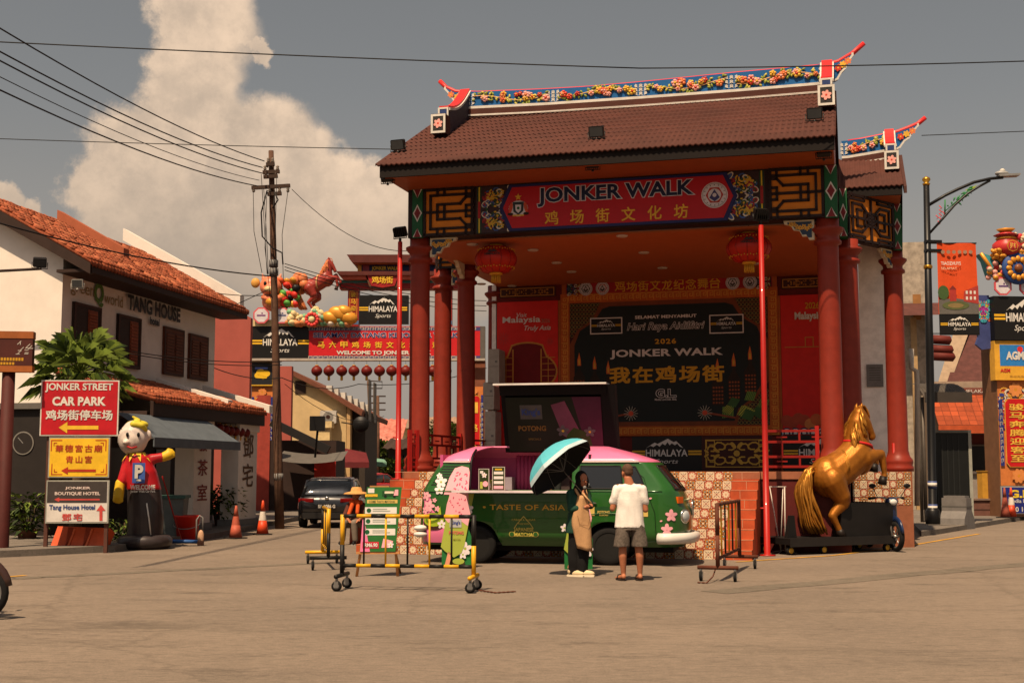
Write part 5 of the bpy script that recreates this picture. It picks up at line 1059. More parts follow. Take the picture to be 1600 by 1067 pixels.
# ice lolly standees on the road
def standee(label, px, ybase, htop, rz=0.0, dy=0):
    g_ = ground(px, ybase); sc_y = g_.y / FPX; t = thing('standee', label, 'standee', g_, rz, 'ice lolly cut-out standees'); S_ = sc_y * (ybase - htop) # total height
    mb = MB(); U = lambda pts: [(x * S_, z * S_) for x, z in pts]
    mb.prism(U([(-.19, 0), (.21, 0), (.21, .42), (.17, .52), (.0, .56), (-.19, .36)]), 0, .02, m(36, 110, 56, .5)); mb.build('base_panel', t)
    mb = MB(); mb.prism(U([(-.2, .28), (-.14, .22), (-.02, .14), (.08, .2), (.12, .3), (.2, .72), (.14, .96), (.04, 1.0), (-.08, .97), (-.12, .85), (-.14, .6)]), -.03, -.012, LIME); mb.M = Matrix.Translation((0, -.031, 0))
    mb.poly(U([(-.15, .66), (-.1, .6), (-.04, .63), (.02, .58), (.08, .62), (.165, .56), (.2, .72), (.14, .96), (.04, 1.0), (-.08, .97), (-.12, .85)]), PKD, .002); rg = random.Random(3)
    for k in range(22): mb.circ(rg.uniform(-.08, .14) * S_, rg.uniform(.66, .94) * S_, .014 * S_, PKS, .004, 6, .007 * S_, rg.random() * 3)
    mb.rect(-.08 * S_, .54 * S_, .08 * S_, .65 * S_, m(176, 176, 176, .4), .006); mb.M = Matrix(); lo = mb.build('lolly', t)
    mb = MB(); mb.prism(U([(-.15, .02), (-.09, .02), (-.05, .19), (-.1, .22)]), -.03, -.011, m(220, 150, 120, .6)); mb.build('stick', t)
    mb = MB(); mb.M = Matrix.Translation((0, -.02, 0))
    for cx, cz, r in ((.13, .26, .09), (.1, .18, .06), (-.19, .58, .06)): mb.flower(cx * S_, cz * S_, r * S_, WF, LIME, .004)
    mb.circ(.04 * S_, .07 * S_, .09 * S_, m(60, 50, 30, .6), .002, 16, .05 * S_); mb.circ(.04 * S_, .09 * S_, .08 * S_, LIME, .006, 16, .04 * S_); mb.M = Matrix(); mb.build('flower_decal', t)
    text("King's", m(50, 70, 140, .5), lo, 0, .6 * S_, .13 * S_, .06 * S_, -.04, .03); text('POTONG', m(206, 84, 90, .5), lo, .01 * S_, .47 * S_, .2 * S_, .045 * S_, -.036, .03); text('MATCHA', m(120, 110, 40, .5), lo, .02 * S_, .38 * S_, .1 * S_, .022 * S_, -.036, .02)
    return t
standee('pink and green ice lolly cut-out standing behind the striped barrier', 712, 887, 772, R(-6)); standee('pink and green ice lolly cut-out standing behind the woman in the apron', 903, 889, 780, R(4))

# ------------------------------------------------------------------ barriers on castors, easel
def caster(mb, x, y, r=.07):
    mb.cyl((x, y, .12), (x, y, .2), .02, STEEL, n=6); mb.box(x - .03, y - .028, .05, x + .03, y - .022, .14, STEEL); mb.box(x - .03, y + .022, .05, x + .03, y + .028, .14, STEEL)
    o = mb.M; mb.M = o @ Matrix.Translation((x, y, r)) @ Matrix.Rotation(pi / 2, 4, 'X'); mb.lathe([(r - .03, -.02), (r, -.018), (r, .018), (r - .03, .02)], RUB, 14); mb.lathe([(.02, -.021), (r - .03, -.022), (r - .03, .022), (.02, .021)], GREY, 12); mb.M = o
BYEL = m(216, 160, 30, .45, var=.12, stain=.3); BBLK = m(26, 24, 23, .5); RUST = m(92, 50, 34, .8, var=.3, stain=.4)
def barrier(label, gp, rz, L_=2.05, h=1.0, rusty=False):
    t = thing('barrier', label, 'barrier', gp, rz, 'wheeled crowd barriers'); mats = [BYEL, BBLK] if not rusty else [RUST, RUST]
    def striped(p0, p1, r, n, st=0):
        mb = MB(); p0, p1 = Vec(p0), Vec(p1)
        for k in range(n): mb.cyl(p0.lerp(p1, k / n), p0.lerp(p1, (k + 1) / n), r, mats[(k + st) % 2], n=10)
        return mb
    zb = .33
    striped((-L_ / 2, 0, h), (L_ / 2, 0, h), .028, 9, 1).build('top_rail', t); striped((-L_ / 2, 0, zb), (L_ / 2, 0, zb), .026, 9, 1).build('bottom_rail', t)
    for i, x in enumerate((-L_ / 2, L_ / 2)): striped((x, 0, .2), (x, 0, h + .02), .032, 2, 1 - i).build('post', t)
    for k in range(1, 6):
        x = -L_ / 2 + L_ * k / 6; mb = MB(); mb.cyl((x, 0, zb), (x, 0, h), .014, mats[k % 2] if not rusty else (BYEL if k % 2 else BBLK), n=8); mb.build('upright', t)
    for x in (-L_ / 2, L_ / 2):
        mb = MB(); mb.cyl((x, -.3, .2), (x, .3, .2), .03, mats[0 if rusty else (1 if x < 0 else 0)], n=8); ft = mb.build('foot_bar', t)
        for yy in (-.25, .25): mb = MB(); caster(mb, x, yy); mb.build('castor', ft)
    return t
def chain(label, pts):
    mb = MB(); n = 0
    for a, b in zip(pts, pts[1:]):
        a, b = Vec(a), Vec(b); k = max(2, int((b - a).length / .035))
        for i in range(k): p, q = a.lerp(b, i / k), a.lerp(b, (i + .9) / k); mb.cyl(p, q, .012 if i % 2 else .008, RUST, n=5)
    return mb.build('chain', label=label, cat='chain')
b1a, b1b = ground(534, 921), ground(740, 924); c_ = (b1a + b1b) / 2; d_ = b1b - b1a
barrier('yellow and black striped barrier on castors in front of the menu easel', c_, math.atan2(d_.y, d_.x), d_.length)
b2a, b2b = ground(499, 893), ground(516, 878); c_ = (b2a + b2b) / 2
bb = barrier('yellow and black barrier turned end-on left of the menu easel', Vec((c_.x, c_.y, 0)), R(102), 1.5, .98)
b3a, b3b = ground(1122, 908), ground(1156, 888); c_ = (b3a + b3b) / 2; d_ = b3b - b3a
barrier('rusty barrier with thin bars standing between the van front and the right stairs', c_, math.atan2(d_.y, d_.x), d_.length, 1.12, True)
chain('rusty chain lying on the road right of the striped barrier', [ground(748, 924) + Vec((0, 0, .02)), ground(775, 927) + Vec((0, 0, .012)), ground(806, 925) + Vec((0, 0, .012))])
chain('rusty chain hanging from the feet of the rusty barrier', [ground(1120, 905) + Vec((0, 0, .2)), ground(1114, 909) + Vec((0, 0, .08)), ground(1104, 912) + Vec((0, 0, .015)), ground(1090, 911) + Vec((0, 0, .012))])
# easel with the board
g_ = ground(594, 900); t = thing('easel', 'wooden easel holding the tall green and pink menu board', 'easel', g_, R(4)); WOOD = m(190, 132, 80, .6, var=.2, sc_=8)
k_ = g_.y / FPX; 
for x0, x1, y1, nm in ((-.36, -.17, .0, 'leg'), (.27, .15, .0, 'leg')): mb = MB(); mb.cyl((x0, -.02, 0), (x1, .12, 1.34), .022, WOOD, n=6); mb.build(nm, t)
mb = MB(); mb.cyl((.3, .55, 0), (.0, .14, 1.3), .02, WOOD, n=6); mb.build('leg', t); mb = MB(); mb.cbox((-.04, -.03, .36), (.66, .04, .035), WOOD); mb.cbox((-.03, .12, 1.36), (.3, .03, .05), WOOD); mb.build('crossbar', t)
a, b = at(567, 858, g_.y), at(627, 766, g_.y); t2 = thing('menu_board', 'tall green and pink menu board with three white rows on a wooden easel', 'menu', (g_.x, g_.y - .06, .38), R(4))
mb = MB(); T4 = lambda x, z: (x + (.06 - 0) * (z / 1.0) , z); w2, h2 = .275, .99; til = Matrix.Rotation(-.1, 4, 'X'); mb.M = til
bp = [(-w2 - .03, 0), (w2 - .04, 0), (w2 + .05, h2), (-w2 + .06, h2)]; mb.prism(bp, 0, .02, m(44, 104, 48, .45)); mb.build('board', t2); b_ = t2.children[0]
mb = MB(); mb.M = til; mb.poly([(-w2 - .03, 0), (-w2 + .12, 0), (-w2 + .04, .42), (-w2 - .0, .5)], VP, .003); mb.rect(-.24, .84, -.05, .88, YEL, .003); mb.rect(-.2, .9, -.1, .97, HWHT, .003)
mb.rect(-.21, .74, .26, .795, m(206, 176, 96, .5), .003)
for k in range(3): mb.rect(-.24 - .01 * k, .58 - .165 * k, .25 - .01 * k, .68 - .165 * k, HWHT, .003); mb.circ(-.18 - .01 * k, .63 - .165 * k, .035, GREEN, .006, 12); [mb.rect(-.12, .645 - .165 * k - .03 * j, .1 + .05 * j, .657 - .165 * k - .03 * j, m(150, 160, 150, .5), .006) for j in (0, 1)]
mb.rect(-.27, .05, -.02, .15, m(190, 40, 60, .5), .004); mb.poly([(.02, .06), (.16, .06), (.2, .16), (.05, .2)], PKD, .004); mb.flower(.16, .1, .05, WF, YEL, .006)
mb.rect(.02, .85, .26, .93, m(30, 70, 34, .5), .004); mb.rect(.06, .89, .2, .925, CREAM, .006); mb.circ(.07, .85, .022, BLK, .006, 10); mb.circ(.21, .85, .022, BLK, .006, 10); mb.poly([(.2, .86), (.27, .86), (.27, .95), (.22, .95)], PKD, .007); mb.build('print', b_)
sf = lambda p: til @ p
text('POTONG', YEL, b_, -.14, .86, .16, .035, -.006, .02, surf=sf); text('COME TASTE MATCHA', GREEN, b_, .02, .768, .4, .03, -.006, .01, surf=sf); text('RM6.90', HWHT, b_, -.14, .1, .2, .06, -.007, .03, surf=sf)
# ------------------------------------------------------------------ people
SKIN = m(168, 106, 76, .55, var=.08, sc_=12); HAIR = m(40, 30, 24, .7, var=.3, sc_=40)
def hand_prims(w_, d, up, s=1.0, curl=.5):
    """palm, four unequal bent fingers and a thumb off the side of the palm"""
    w_, d, up = Vec(w_), Vec(d).normalized(), Vec(up).normalized(); sd = d.cross(up).normalized(); P = [('c', w_, .022 * s, w_ + d * .05 * s, .03 * s), ('c', w_ + d * .05 * s + sd * .022 * s, .016 * s, w_ + d * .05 * s - sd * .022 * s, .016 * s)]
    for k, ln in enumerate((.062, .074, .07, .055)):
        b = w_ + d * .085 * s + sd * (-.03 + .02 * k) * s; c = b + (d * (1 - curl * .4) - up * curl * .5).normalized() * ln * .55 * s; e = c + (d * (1 - curl) - up * curl * 1.1).normalized() * ln * .5 * s
        P += [('c', w_ + d * .06 * s + sd * (-.022 + .015 * k) * s, .01 * s, b, .0088 * s), ('c', b, .0088 * s, c, .008 * s), ('c', c, .008 * s, e, .0065 * s)]
    t0 = w_ + d * .03 * s - sd * .03 * s; t1 = t0 + (d * .6 - sd * .7 - up * .3).normalized() * .035 * s; P += [('c', t0, .012 * s, t1, .0105 * s), ('c', t1, .0105 * s, t1 + (d * .8 - up * .5).normalized() * .028 * s, .008 * s)]
    return P
def head_prims(c, yaw, pitch, s=1.0):
    """skull, jaw, nose, brow, lips and ears round c; faces +x turned by yaw about z"""
    Mx = Matrix.Translation(c) @ Matrix.Rotation(yaw, 4, 'Z') @ Matrix.Rotation(pitch, 4, 'Y'); T = lambda x, y, z: tuple(Mx @ Vec((x * s, y * s, z * s)))
    E = lambda x, y, z, r, a=None: ('e', T(x, y, z), tuple(q * s for q in r), (0, pitch, yaw))
    return [E(-.01, 0, .03, (.098, .078, .095)), E(.025, 0, -.045, (.068, .058, .075)), E(.045, 0, -.085, (.035, .032, .028)), ('c', T(.092, 0, .01), .008 * s, T(.108, 0, -.022), .014 * s), ('c', T(.08, -.035, .028), .011 * s, T(.08, .035, .028), .011 * s),
            ('c', T(.08, -.02, -.062), .009 * s, T(.08, .02, -.062), .009 * s), E(.058, .04, -.03, (.02, .02, .025)), E(.058, -.04, -.03, (.02, .02, .025)), E(0, .08, -.01, (.022, .01, .034)), E(0, -.08, -.01, (.022, .01, .034))], Mx
def eyes(par, Mx, s=1.0):
    for sy in (-1, 1):
        mb = MB(); mb.ell(Mx @ Vec((.083 * s, sy * .031 * s, .008 * s)), (.012 * s, .014 * s, .008 * s), m(190, 180, 170, .3), None, 8, 6); mb.ell(Mx @ Vec((.092 * s, sy * .031 * s, .008 * s)), (.005 * s, .007 * s, .007 * s), BLK, None, 6, 5); mb.build('eye', par)
    mb = MB(); mb.ell(Mx @ Vec((.09 * s, 0, -.063 * s)), (.008 * s, .022 * s, .008 * s), m(120, 50, 44, .5), None, 8, 6); mb.build('mouth', par)
# man in the white shirt, seen from behind, looking down at his phone
gm = ground(985, 907); man = thing('person', 'man in a loose white t-shirt and grey checked shorts seen from behind in sandals', 'person', gm, 0)
hp, Mx = head_prims((-.03, .03, 1.585), R(112), R(14), 1.0)
sk = hp + [('c', (-.02, 0, 1.5), .06, (0, .0, 1.4), .075), ('e', (0, .02, 1.25), (.18, .1, .2)), ('e', (0, .02, .95), (.155, .11, .14)), ('c', (-.17, 0, 1.36), .06, (.17, 0, 1.36), .06),
     ('t', [((-.18, .01, 1.34), .055), ((-.255, .0, 1.06), .043), ((-.22, .2, 1.2), .03)]), ('t', [((.18, .01, 1.34), .055), ((.235, .0, 1.04), .043), ((.1, .2, 1.1), .03)]),
     ('t', [((-.08, .02, .9), .09), ((-.11, 0, .5), .058), ((-.112, -.01, .36), .06), ((-.1, .02, .1), .036)]), ('t', [((.09, .02, .9), .09), ((.125, 0, .5), .058), ((.14, -.01, .36), .06), ((.145, .02, .1), .036)])]
for x, tx in ((-.1, -.07), (.145, -.02)):
    sk += [('t', [((x, .0, .06), .036), ((x + tx * .6, .09, .045), .034), ((x + tx, .16, .035), .028)]), ('c', (x, -.02, .06), .036, (x, .02, .07), .036)]
    for k in range(5): sk.append(('c', (x + tx + (k - 2) * .014, .16, .034), .01, (x + tx * 1.15 + (k - 2) * .017, .2 - abs(k - 1) * .01, .03), .009))
sk += hand_prims((-.22, .2, 1.2), (.15, .25, .5), (.7, -.2, -.2), 1.0, .7) + hand_prims((.1, .2, 1.1), (-.7, .3, .25), (0, -.3, .9), 1.0, .6)
body = blob('body', sk, SKIN, man, .0085, 3); eyes(man, Mx)
SHIRT = m(226, 220, 214, .8, var=.05, sc_=9, bump=.3); SHORT = m(98, 88, 80, .85, var=.35, sc_=30, bump=.2)
sp = [('l', [(0, .01, .78, .222, .15), (0, .01, .9, .212, .145), (0, .01, 1.05, .202, .135), (0, .01, 1.2, .2, .13), (0, .01, 1.32, .2, .115), (0, .01, 1.385, .17, .09), (0, .01, 1.42, .09, .075), (0, .01, 1.435, .075, .07)]),
      ('c', (-.16, .0, 1.345), .078, (.16, .0, 1.345), .078), ('t', [((-.175, 0, 1.34), .078), ((-.22, .0, 1.22), .072), ((-.235, .01, 1.17), .072)]), ('t', [((.175, 0, 1.34), .078), ((.205, .0, 1.22), .072), ((.22, .01, 1.17), .072)])]
blob('shirt', sp, SHIRT, man, .01, 3, fold=.007)
blob('shorts', [('l', [(0, .01, .74, .2, .14), (0, .01, .9, .185, .135), (0, .01, .95, .16, .12)]), ('l', [(-.125, 0, .5, .118, .125), (-.115, 0, .62, .115, .125), (-.09, .01, .85, .1, .12)]), ('l', [(.145, 0, .5, .118, .125), (.135, 0, .62, .115, .125), (.1, .01, .85, .1, .12)])], SHORT, man, .01, 2, fold=.005)
hc = Mx @ Vec((-.014, 0, .045)); mb = MB(); e_ = Matrix.Translation(hc)
blob('hair', [('e', tuple(Mx @ Vec((-.018, 0, .047))), (.1, .083, .088), (0, R(14), R(112))), ('e', tuple(Mx @ Vec((-.055, 0, -.0))), (.05, .07, .06), (0, 0, R(112)))], m(84, 60, 46, .8, var=.4, sc_=60), man, .01, 2)
for x, tx in ((-.1, -.07), (.145, -.02)):
    mb = MB(); a_ = math.atan2(.2, tx); ex, ey = cos(a_), sin(a_); c = Vec((x + tx * .55, .075, 0)); n = 20; pts = []
    for k in range(n): t_ = 2 * pi * k / n; pts.append((c.x + ex * .14 * cos(t_) - ey * .05 * sin(t_), c.y + ey * .14 * cos(t_) + ex * .05 * sin(t_)))
    SAN = m(44, 34, 28, .7); mb.add([(p[0], p[1], 0) for p in pts] + [(p[0], p[1], .022) for p in pts], [tuple(range(n))[::-1], tuple(range(n, 2 * n))] + [(k, (k + 1) % n, n + (k + 1) % n, n + k) for k in range(n)], SAN)
    mb.tube([c + Vec((-.05, .02, .02)), c + Vec((-.03, .05, .07)), c + Vec((.01, .06, .085)), c + Vec((.05, .04, .02))], .014, SAN, 6, flat=1.5); mb.build('sandal', man)
mb = MB(); mb.cbox((-.155, .27, 1.3), (.075, .012, .15), BLK, (.5, 0, .2), .012); mb.cbox((-.155, .262, 1.302), (.066, .004, .13), m(40, 50, 60, .1), (.5, 0, .2)); mb.build('phone', loc=gm, label='black phone held up by the man in the white shirt', cat='phone')

# woman in apron and black headscarf under the tilted umbrella
gw = ground(905, 900); wom = thing('person', 'woman in a black headscarf and beige apron holding a tilted umbrella', 'person', gw, 0)
hp, Mx = head_prims((.055, -.02, 1.47), R(-62), R(4), .97)
sk = hp + [('c', (.03, 0, 1.38), .05, (.0, 0, 1.3), .065), ('e', (-.01, 0, 1.12), (.14, .1, .2)), ('e', (0, 0, .86), (.14, .11, .14)),
     ('t', [((-.13, -.03, 1.27), .05), ((-.12, -.1, 1.03), .04), ((.09, -.17, 1.06), .027)]), ('t', [((.1, .03, 1.27), .05), ((.17, -.02, 1.08), .04), ((.085, -.16, 1.2), .027)]),
     ('t', [((-.06, 0, .8), .085), ((-.07, 0, .45), .055), ((-.08, .02, .08), .036)]), ('t', [((.07, 0, .8), .085), ((.06, -.02, .45), .055), ((.04, -.02, .08), .036)])]
sk += hand_prims((.085, -.16, 1.2), (-.15, -.12, .9), (-.3, -.9, -.1), .95, .85) + hand_prims((.09, -.17, 1.06), (.8, -.1, .35), (0, -.6, .6), .95, .7)
blob('body', sk, SKIN, wom, .0085, 3); eyes(wom, Mx, .97)
TEAL = m(26, 62, 50, .8, var=.15, sc_=9, bump=.2); BEI = m(178, 138, 98, .8, var=.1, sc_=7, bump=.2); BLKC = m(16, 15, 16, .85, var=.3, sc_=10, bump=.2)
blob('tunic', [('e', (-.01, 0, 1.14), (.165, .13, .2)), ('c', (-.11, -.02, 1.28), .065, (.09, .02, 1.28), .065), ('e', (-.01, 0, .9), (.17, .14, .2)), ('l', [(-.03, 0, .66, .185, .15), (-.02, 0, .8, .18, .15), (0, 0, .95, .16, .13)]), ('t', [((-.13, -.03, 1.26), .07), ((-.125, -.1, 1.03), .062), ((-.03, -.14, 1.04), .05)]), ('t', [((.1, .03, 1.26), .07), ((.175, -.02, 1.08), .06), ((.14, -.08, 1.13), .05)])], TEAL, wom, .012, 3, fold=.005)
mb = MB(); mb.tube([(-.03, -.14, 1.04), (.075, -.168, 1.058)], [.036, .033], m(120, 116, 110, .8), 10); mb.build('arm_sleeve', wom)
# apron: bib and skirt blown to the right
mb = MB(); rows = []
for k in range(15):
    u = k / 14; z = 1.24 - .8 * u; wl = -.02 - .09 * min(1, u * 2.2) - .02 * u + .2 * max(0, u - .55); wr = .12 + .05 * min(1, u * 2) + .05 * max(0, u - .4); row = []
    for j in range(11):
        v = j / 10; x = wl + (wr - wl) * v; y = -.165 - .03 * sin(pi * v) - .03 * u + .05 * abs(v - .5) + .012 * sin(9 * v + 5 * u) * u; row.append((x, y, z - .1 * v * max(0, u - .4)))
    rows.append(row)
mb.grid(rows, BEI, True, True)
mb.tube([(.0, -.15, 1.23), (-.05, -.09, 1.32), (-.05, .02, 1.37)], .014, BEI, 6); mb.tube([(.12, -.14, 1.23), (.1, -.06, 1.32), (.06, .03, 1.37)], .014, BEI, 6)
ap = mb.build('apron', wom); md = ap.modifiers.new('s', 'SOLIDIFY'); md.thickness = .008
mb = MB(); mb.M = Matrix.Translation((0, -.215, 0)); mb.line([(-.03, .93), (.0, .8), (.13, .78), (.16, .92)], .008, m(130, 96, 66, .8), .0); mb.M = Matrix(); mb.build('apron_pocket', wom)
blob('trousers', [('e', (0, 0, .76), (.15, .12, .1)), ('t', [((-.06, 0, .74), .105), ((-.07, .0, .4), .1), ((-.08, .02, .07), .095)]), ('t', [((.07, 0, .74), .105), ((.06, -.02, .4), .1), ((.045, -.02, .07), .09)])], BLKC, wom, .012, 3, fold=.006)
Es = lambda x, y, z, r: ('e', tuple(Mx @ Vec((x, y, z))), r, (0, 0, R(-62)))
blob('headscarf', [Es(-.035, 0, .035, (.095, .1, .115)), Es(-.04, 0, -.08, (.085, .1, .09)), ('e', (.02, .0, 1.33), (.11, .1, .09)), ('e', (.03, -.05, 1.26), (.11, .08, .09)), Es(.0, .075, -.03, (.06, .03, .1)), Es(.0, -.075, -.03, (.06, .03, .1)), Es(.03, 0, -.125, (.06, .07, .035))], BLKC, wom, .01, 2)
for x, y, a_ in ((-.09, -.02, -.5), (.05, -.06, -.2)):
    mb = MB(); SHOE = m(206, 184, 146, .6); mb.M = Matrix.Translation((x, y, 0)) @ Matrix.Rotation(a_, 4, 'Z'); mb.ell((.05, 0, .05), (.14, .05, .05), SHOE); mb.ell((-.03, 0, .07), (.07, .048, .055), SHOE); mb.cbox((.045, 0, .015), (.28, .09, .03), m(220, 206, 180, .6), None, .01); mb.build('shoe', wom)
mb = MB(); mb.cyl((.1, -.2, 1.26), (.085, -.2, 1.34), .012, BLK, n=8); mb.ell((.082, -.2, 1.36), (.028, .028, .03), GREY); mb.build('microphone', loc=gw, label='small grey microphone held under the chin of the woman', cat='microphone')
# umbrella, axis leaning up and to the left, a little away from us
ax = Vec((-.62, .30, .73)).normalized(); hand = Vec((.08, -.2, 1.24)); apex = hand + ax * .93; um = thing('umbrella', 'teal umbrella with black lining tilted over the woman in the apron', 'umbrella', gw, 0)
sd = ax.cross(Vec((0, 0, 1))).normalized(); fw = sd.cross(ax).normalized(); UT = m(84, 176, 192, .6, var=.06); UB = m(176, 196, 204, .6); UL = m(13, 13, 15, .7, var=.1)
def dome(k, j, off): # 8 gores, scalloped rim
    u = j / 8; a_ = 2 * pi * k / 32; sc_l = 1 - .06 * abs(sin(a_ * 4)) * u; r = .61 * sin(u * 1.25) / sin(1.25) * sc_l; h = -.36 * (1 - cos(u * 1.25)) / (1 - cos(1.25))
    return apex + ax * (h - off) + (sd * cos(a_) + fw * sin(a_)) * (r - off * .3)
for nm, off, mt in (('canopy', 0, UT), ('lining', .008, UL)):
    mb = MB()
    for k in range(32):
        for j in range(8):
            mt = UL if off else (UT if j < 7 else UB); q = [dome(k, j, off), dome(k + 1, j, off), dome(k + 1, j + 1, off), dome(k, j + 1, off)]
            mb.add(q if off else q[::-1], [(0, 1, 2, 3)] if j else [(0, 2, 3)], mt)
    mb.build(nm, um)
mb = MB(); mb.cyl(hand - ax * .12, apex + ax * .05, .007, m(120, 110, 100, .4, .6), n=6); mb.cyl(hand - ax * .16, hand + ax * .06, .014, m(176, 140, 100, .5), n=8); mb.build('shaft', um)
for k in range(8):
    mb = MB(); mb.tube([dome(k * 4, j, .014) for j in range(1, 9)], .004, GREY, 4); mid = dome(k * 4, 4, .014); mb.cyl(apex - ax * .42, mid, .004, GREY, n=4); mb.build('rib', um)
# vendor inside the serving bay, mostly hidden by the umbrella
vp = VF.W(2.3, .75, .42); ven = thing('person', 'vendor in dark clothes with brown apron straps inside the van behind the umbrella', 'person', vp, VF.rz)
hp, Mx = head_prims((.06, -.02, 1.42), R(-70), R(10)); blob('body', hp + [('c', (.04, 0, 1.34), .05, (0, 0, 1.25), .07), ('e', (0, 0, 1.05), (.17, .11, .22)), ('e', (0, 0, .8), (.16, .12, .15)), ('t', [((-.17, 0, 1.22), .055), ((-.22, .02, .98), .045), ((-.22, -.06, .76), .03)]), ('t', [((.17, 0, 1.22), .055), ((.21, .02, .98), .045), ((.21, -.06, .76), .03)]), ('t', [((-.08, 0, .75), .09), ((-.08, -.02, .4), .06), ((-.08, 0, .05), .05)]), ('t', [((.08, 0, .75), .09), ((.08, -.02, .4), .06), ((.08, 0, .05), .05)])] + hand_prims((-.22, -.06, .76), (0, -.3, -1), (0, -1, 0)) + hand_prims((.21, -.06, .76), (0, -.3, -1), (0, -1, 0)), SKIN, ven, .011, 3)
blob('shirt', [('e', (0, 0, 1.06), (.195, .135, .21)), ('e', (0, 0, .82), (.18, .14, .17)), ('c', (-.15, 0, 1.22), .075, (.15, 0, 1.22), .075), ('t', [((-.17, 0, 1.21), .07), ((-.22, .02, .99), .062), ((-.22, -.05, .8), .05)]), ('t', [((.17, 0, 1.21), .07), ((.21, .02, .99), .062), ((.21, -.05, .8), .05)])], m(22, 26, 24, .8), ven, .014, 3)
blob('trousers', [('t', [((-.08, 0, .75), .11), ((-.08, 0, .08), .08)]), ('t', [((.08, 0, .75), .11), ((.08, 0, .08), .08)])], BLKC, ven, .016, 2)
mb = MB(); BRS = m(150, 80, 40, .7); mb.tube([(-.1, -.1, 1.28), (-.12, -.15, 1.1), (-.1, -.16, .8)], .016, BRS, 6); mb.tube([(.1, -.1, 1.28), (.12, -.15, 1.1), (.1, -.16, .8)], .016, BRS, 6); mb.build('strap', ven)
blob('hair', [('e', tuple(Mx @ Vec((-.02, 0, .05))), (.1, .09, .09), (0, 0, R(-70)))], BLKC, ven, .014, 2)
# person resting behind the easel under a straw hat
gs = ground(556, 850); sit = thing('person', 'seated person in a wide straw hat and orange scarf behind the menu board', 'person', gs, 0); STRAW = m(196, 144, 84, .8, var=.2, sc_=20)
hp, Mx = head_prims((.0, -.02, 1.05), R(-130), R(20)); blob('body', hp + [('c', (0, 0, .97), .05, (0, .02, .88), .07), ('e', (0, .05, .7), (.17, .12, .22)), ('e', (0, .1, .48), (.17, .15, .12)), ('t', [((-.16, 0, .85), .055), ((-.24, -.1, .62), .045), ((-.14, -.28, .55), .03)]), ('t', [((.16, 0, .85), .055), ((.24, -.1, .62), .045), ((.1, -.28, .55), .03)]), ('t', [((-.1, .05, .46), .09), ((-.24, -.3, .48), .065), ((-.26, -.28, .08), .045)]), ('t', [((.1, .05, .46), .09), ((.0, -.34, .48), .065), ((.02, -.3, .08), .045)])] + hand_prims((-.14, -.28, .55), (.3, -.6, -.2), (0, .3, 1)) + hand_prims((.1, -.28, .55), (-.3, -.6, -.2), (0, .3, 1)), SKIN, sit, .012, 3); eyes(sit, Mx)
blob('coat', [('e', (0, .05, .72), (.2, .15, .22)), ('e', (.02, .06, .48), (.23, .2, .14)), ('c', (-.14, .01, .85), .075, (.14, .01, .85), .075), ('t', [((-.16, 0, .84), .07), ((-.24, -.1, .62), .06), ((-.17, -.22, .57), .05)]), ('t', [((.16, 0, .84), .07), ((.24, -.1, .62), .06), ((.14, -.22, .57), .05)])], m(84, 44, 34, .85, var=.2), sit, .016, 3)
blob('trousers', [('t', [((-.1, .05, .46), .11), ((-.24, -.3, .48), .08), ((-.26, -.28, .12), .065)]), ('t', [((.1, .05, .46), .11), ((.0, -.34, .48), .08), ((.02, -.3, .12), .065)])], m(120, 108, 96, .85), sit, .016, 2)
blob('scarf', [('c', (-.1, -.06, .92), .06, (.1, -.06, .92), .06), ('c', (-.06, -.14, .9), .05, (-.14, -.19, .66), .045), ('c', (.06, -.14, .9), .05, (.05, -.19, .7), .045)], m(206, 84, 30, .8), sit, .014, 2)
mb = MB(); mb.lathe([(.3, -.03), (.26, 0), (.13, .03), (.115, .1), (.09, .125), (.01, .13)], STRAW, 24, (0, 0, 1.13)); mb.lathe([(.3, -.034), (.13, .02), (.01, .03)], STRAW, 24, (0, 0, 1.13)); mb.build('hat', sit)
for x in (-.27, .02): mb = MB(); mb.ell((x - .02, -.36, .045), (.05, .13, .05), BLK); mb.cbox((x - .02, -.34, .012), (.1, .26, .024), m(150, 146, 140, .6), None, .005); mb.build('shoe', sit)
mb = MB(); mb.lathe([(.18, 0), (.17, .36), (.19, .38), (.01, .38)], m(150, 60, 40, .5), 16); mb.build('stool', loc=gs + Vec((.02, .12, 0)), label='small brown plastic stool under the person in the straw hat', cat='stool')
gb = ground(566, 845); mb = MB(); mb.cbox((0, 0, .32), (.42, .34, .64), m(122, 62, 46, .7, stain=.4), None, .02); mb.cbox((0, 0, .65), (.46, .38, .03), m(96, 50, 40, .7)); mb.build('crate', loc=gb + Vec((.05, -.35, 0)), rz=.2, label='brown box stall standing beside the straw hat and behind the easel', cat='crate')
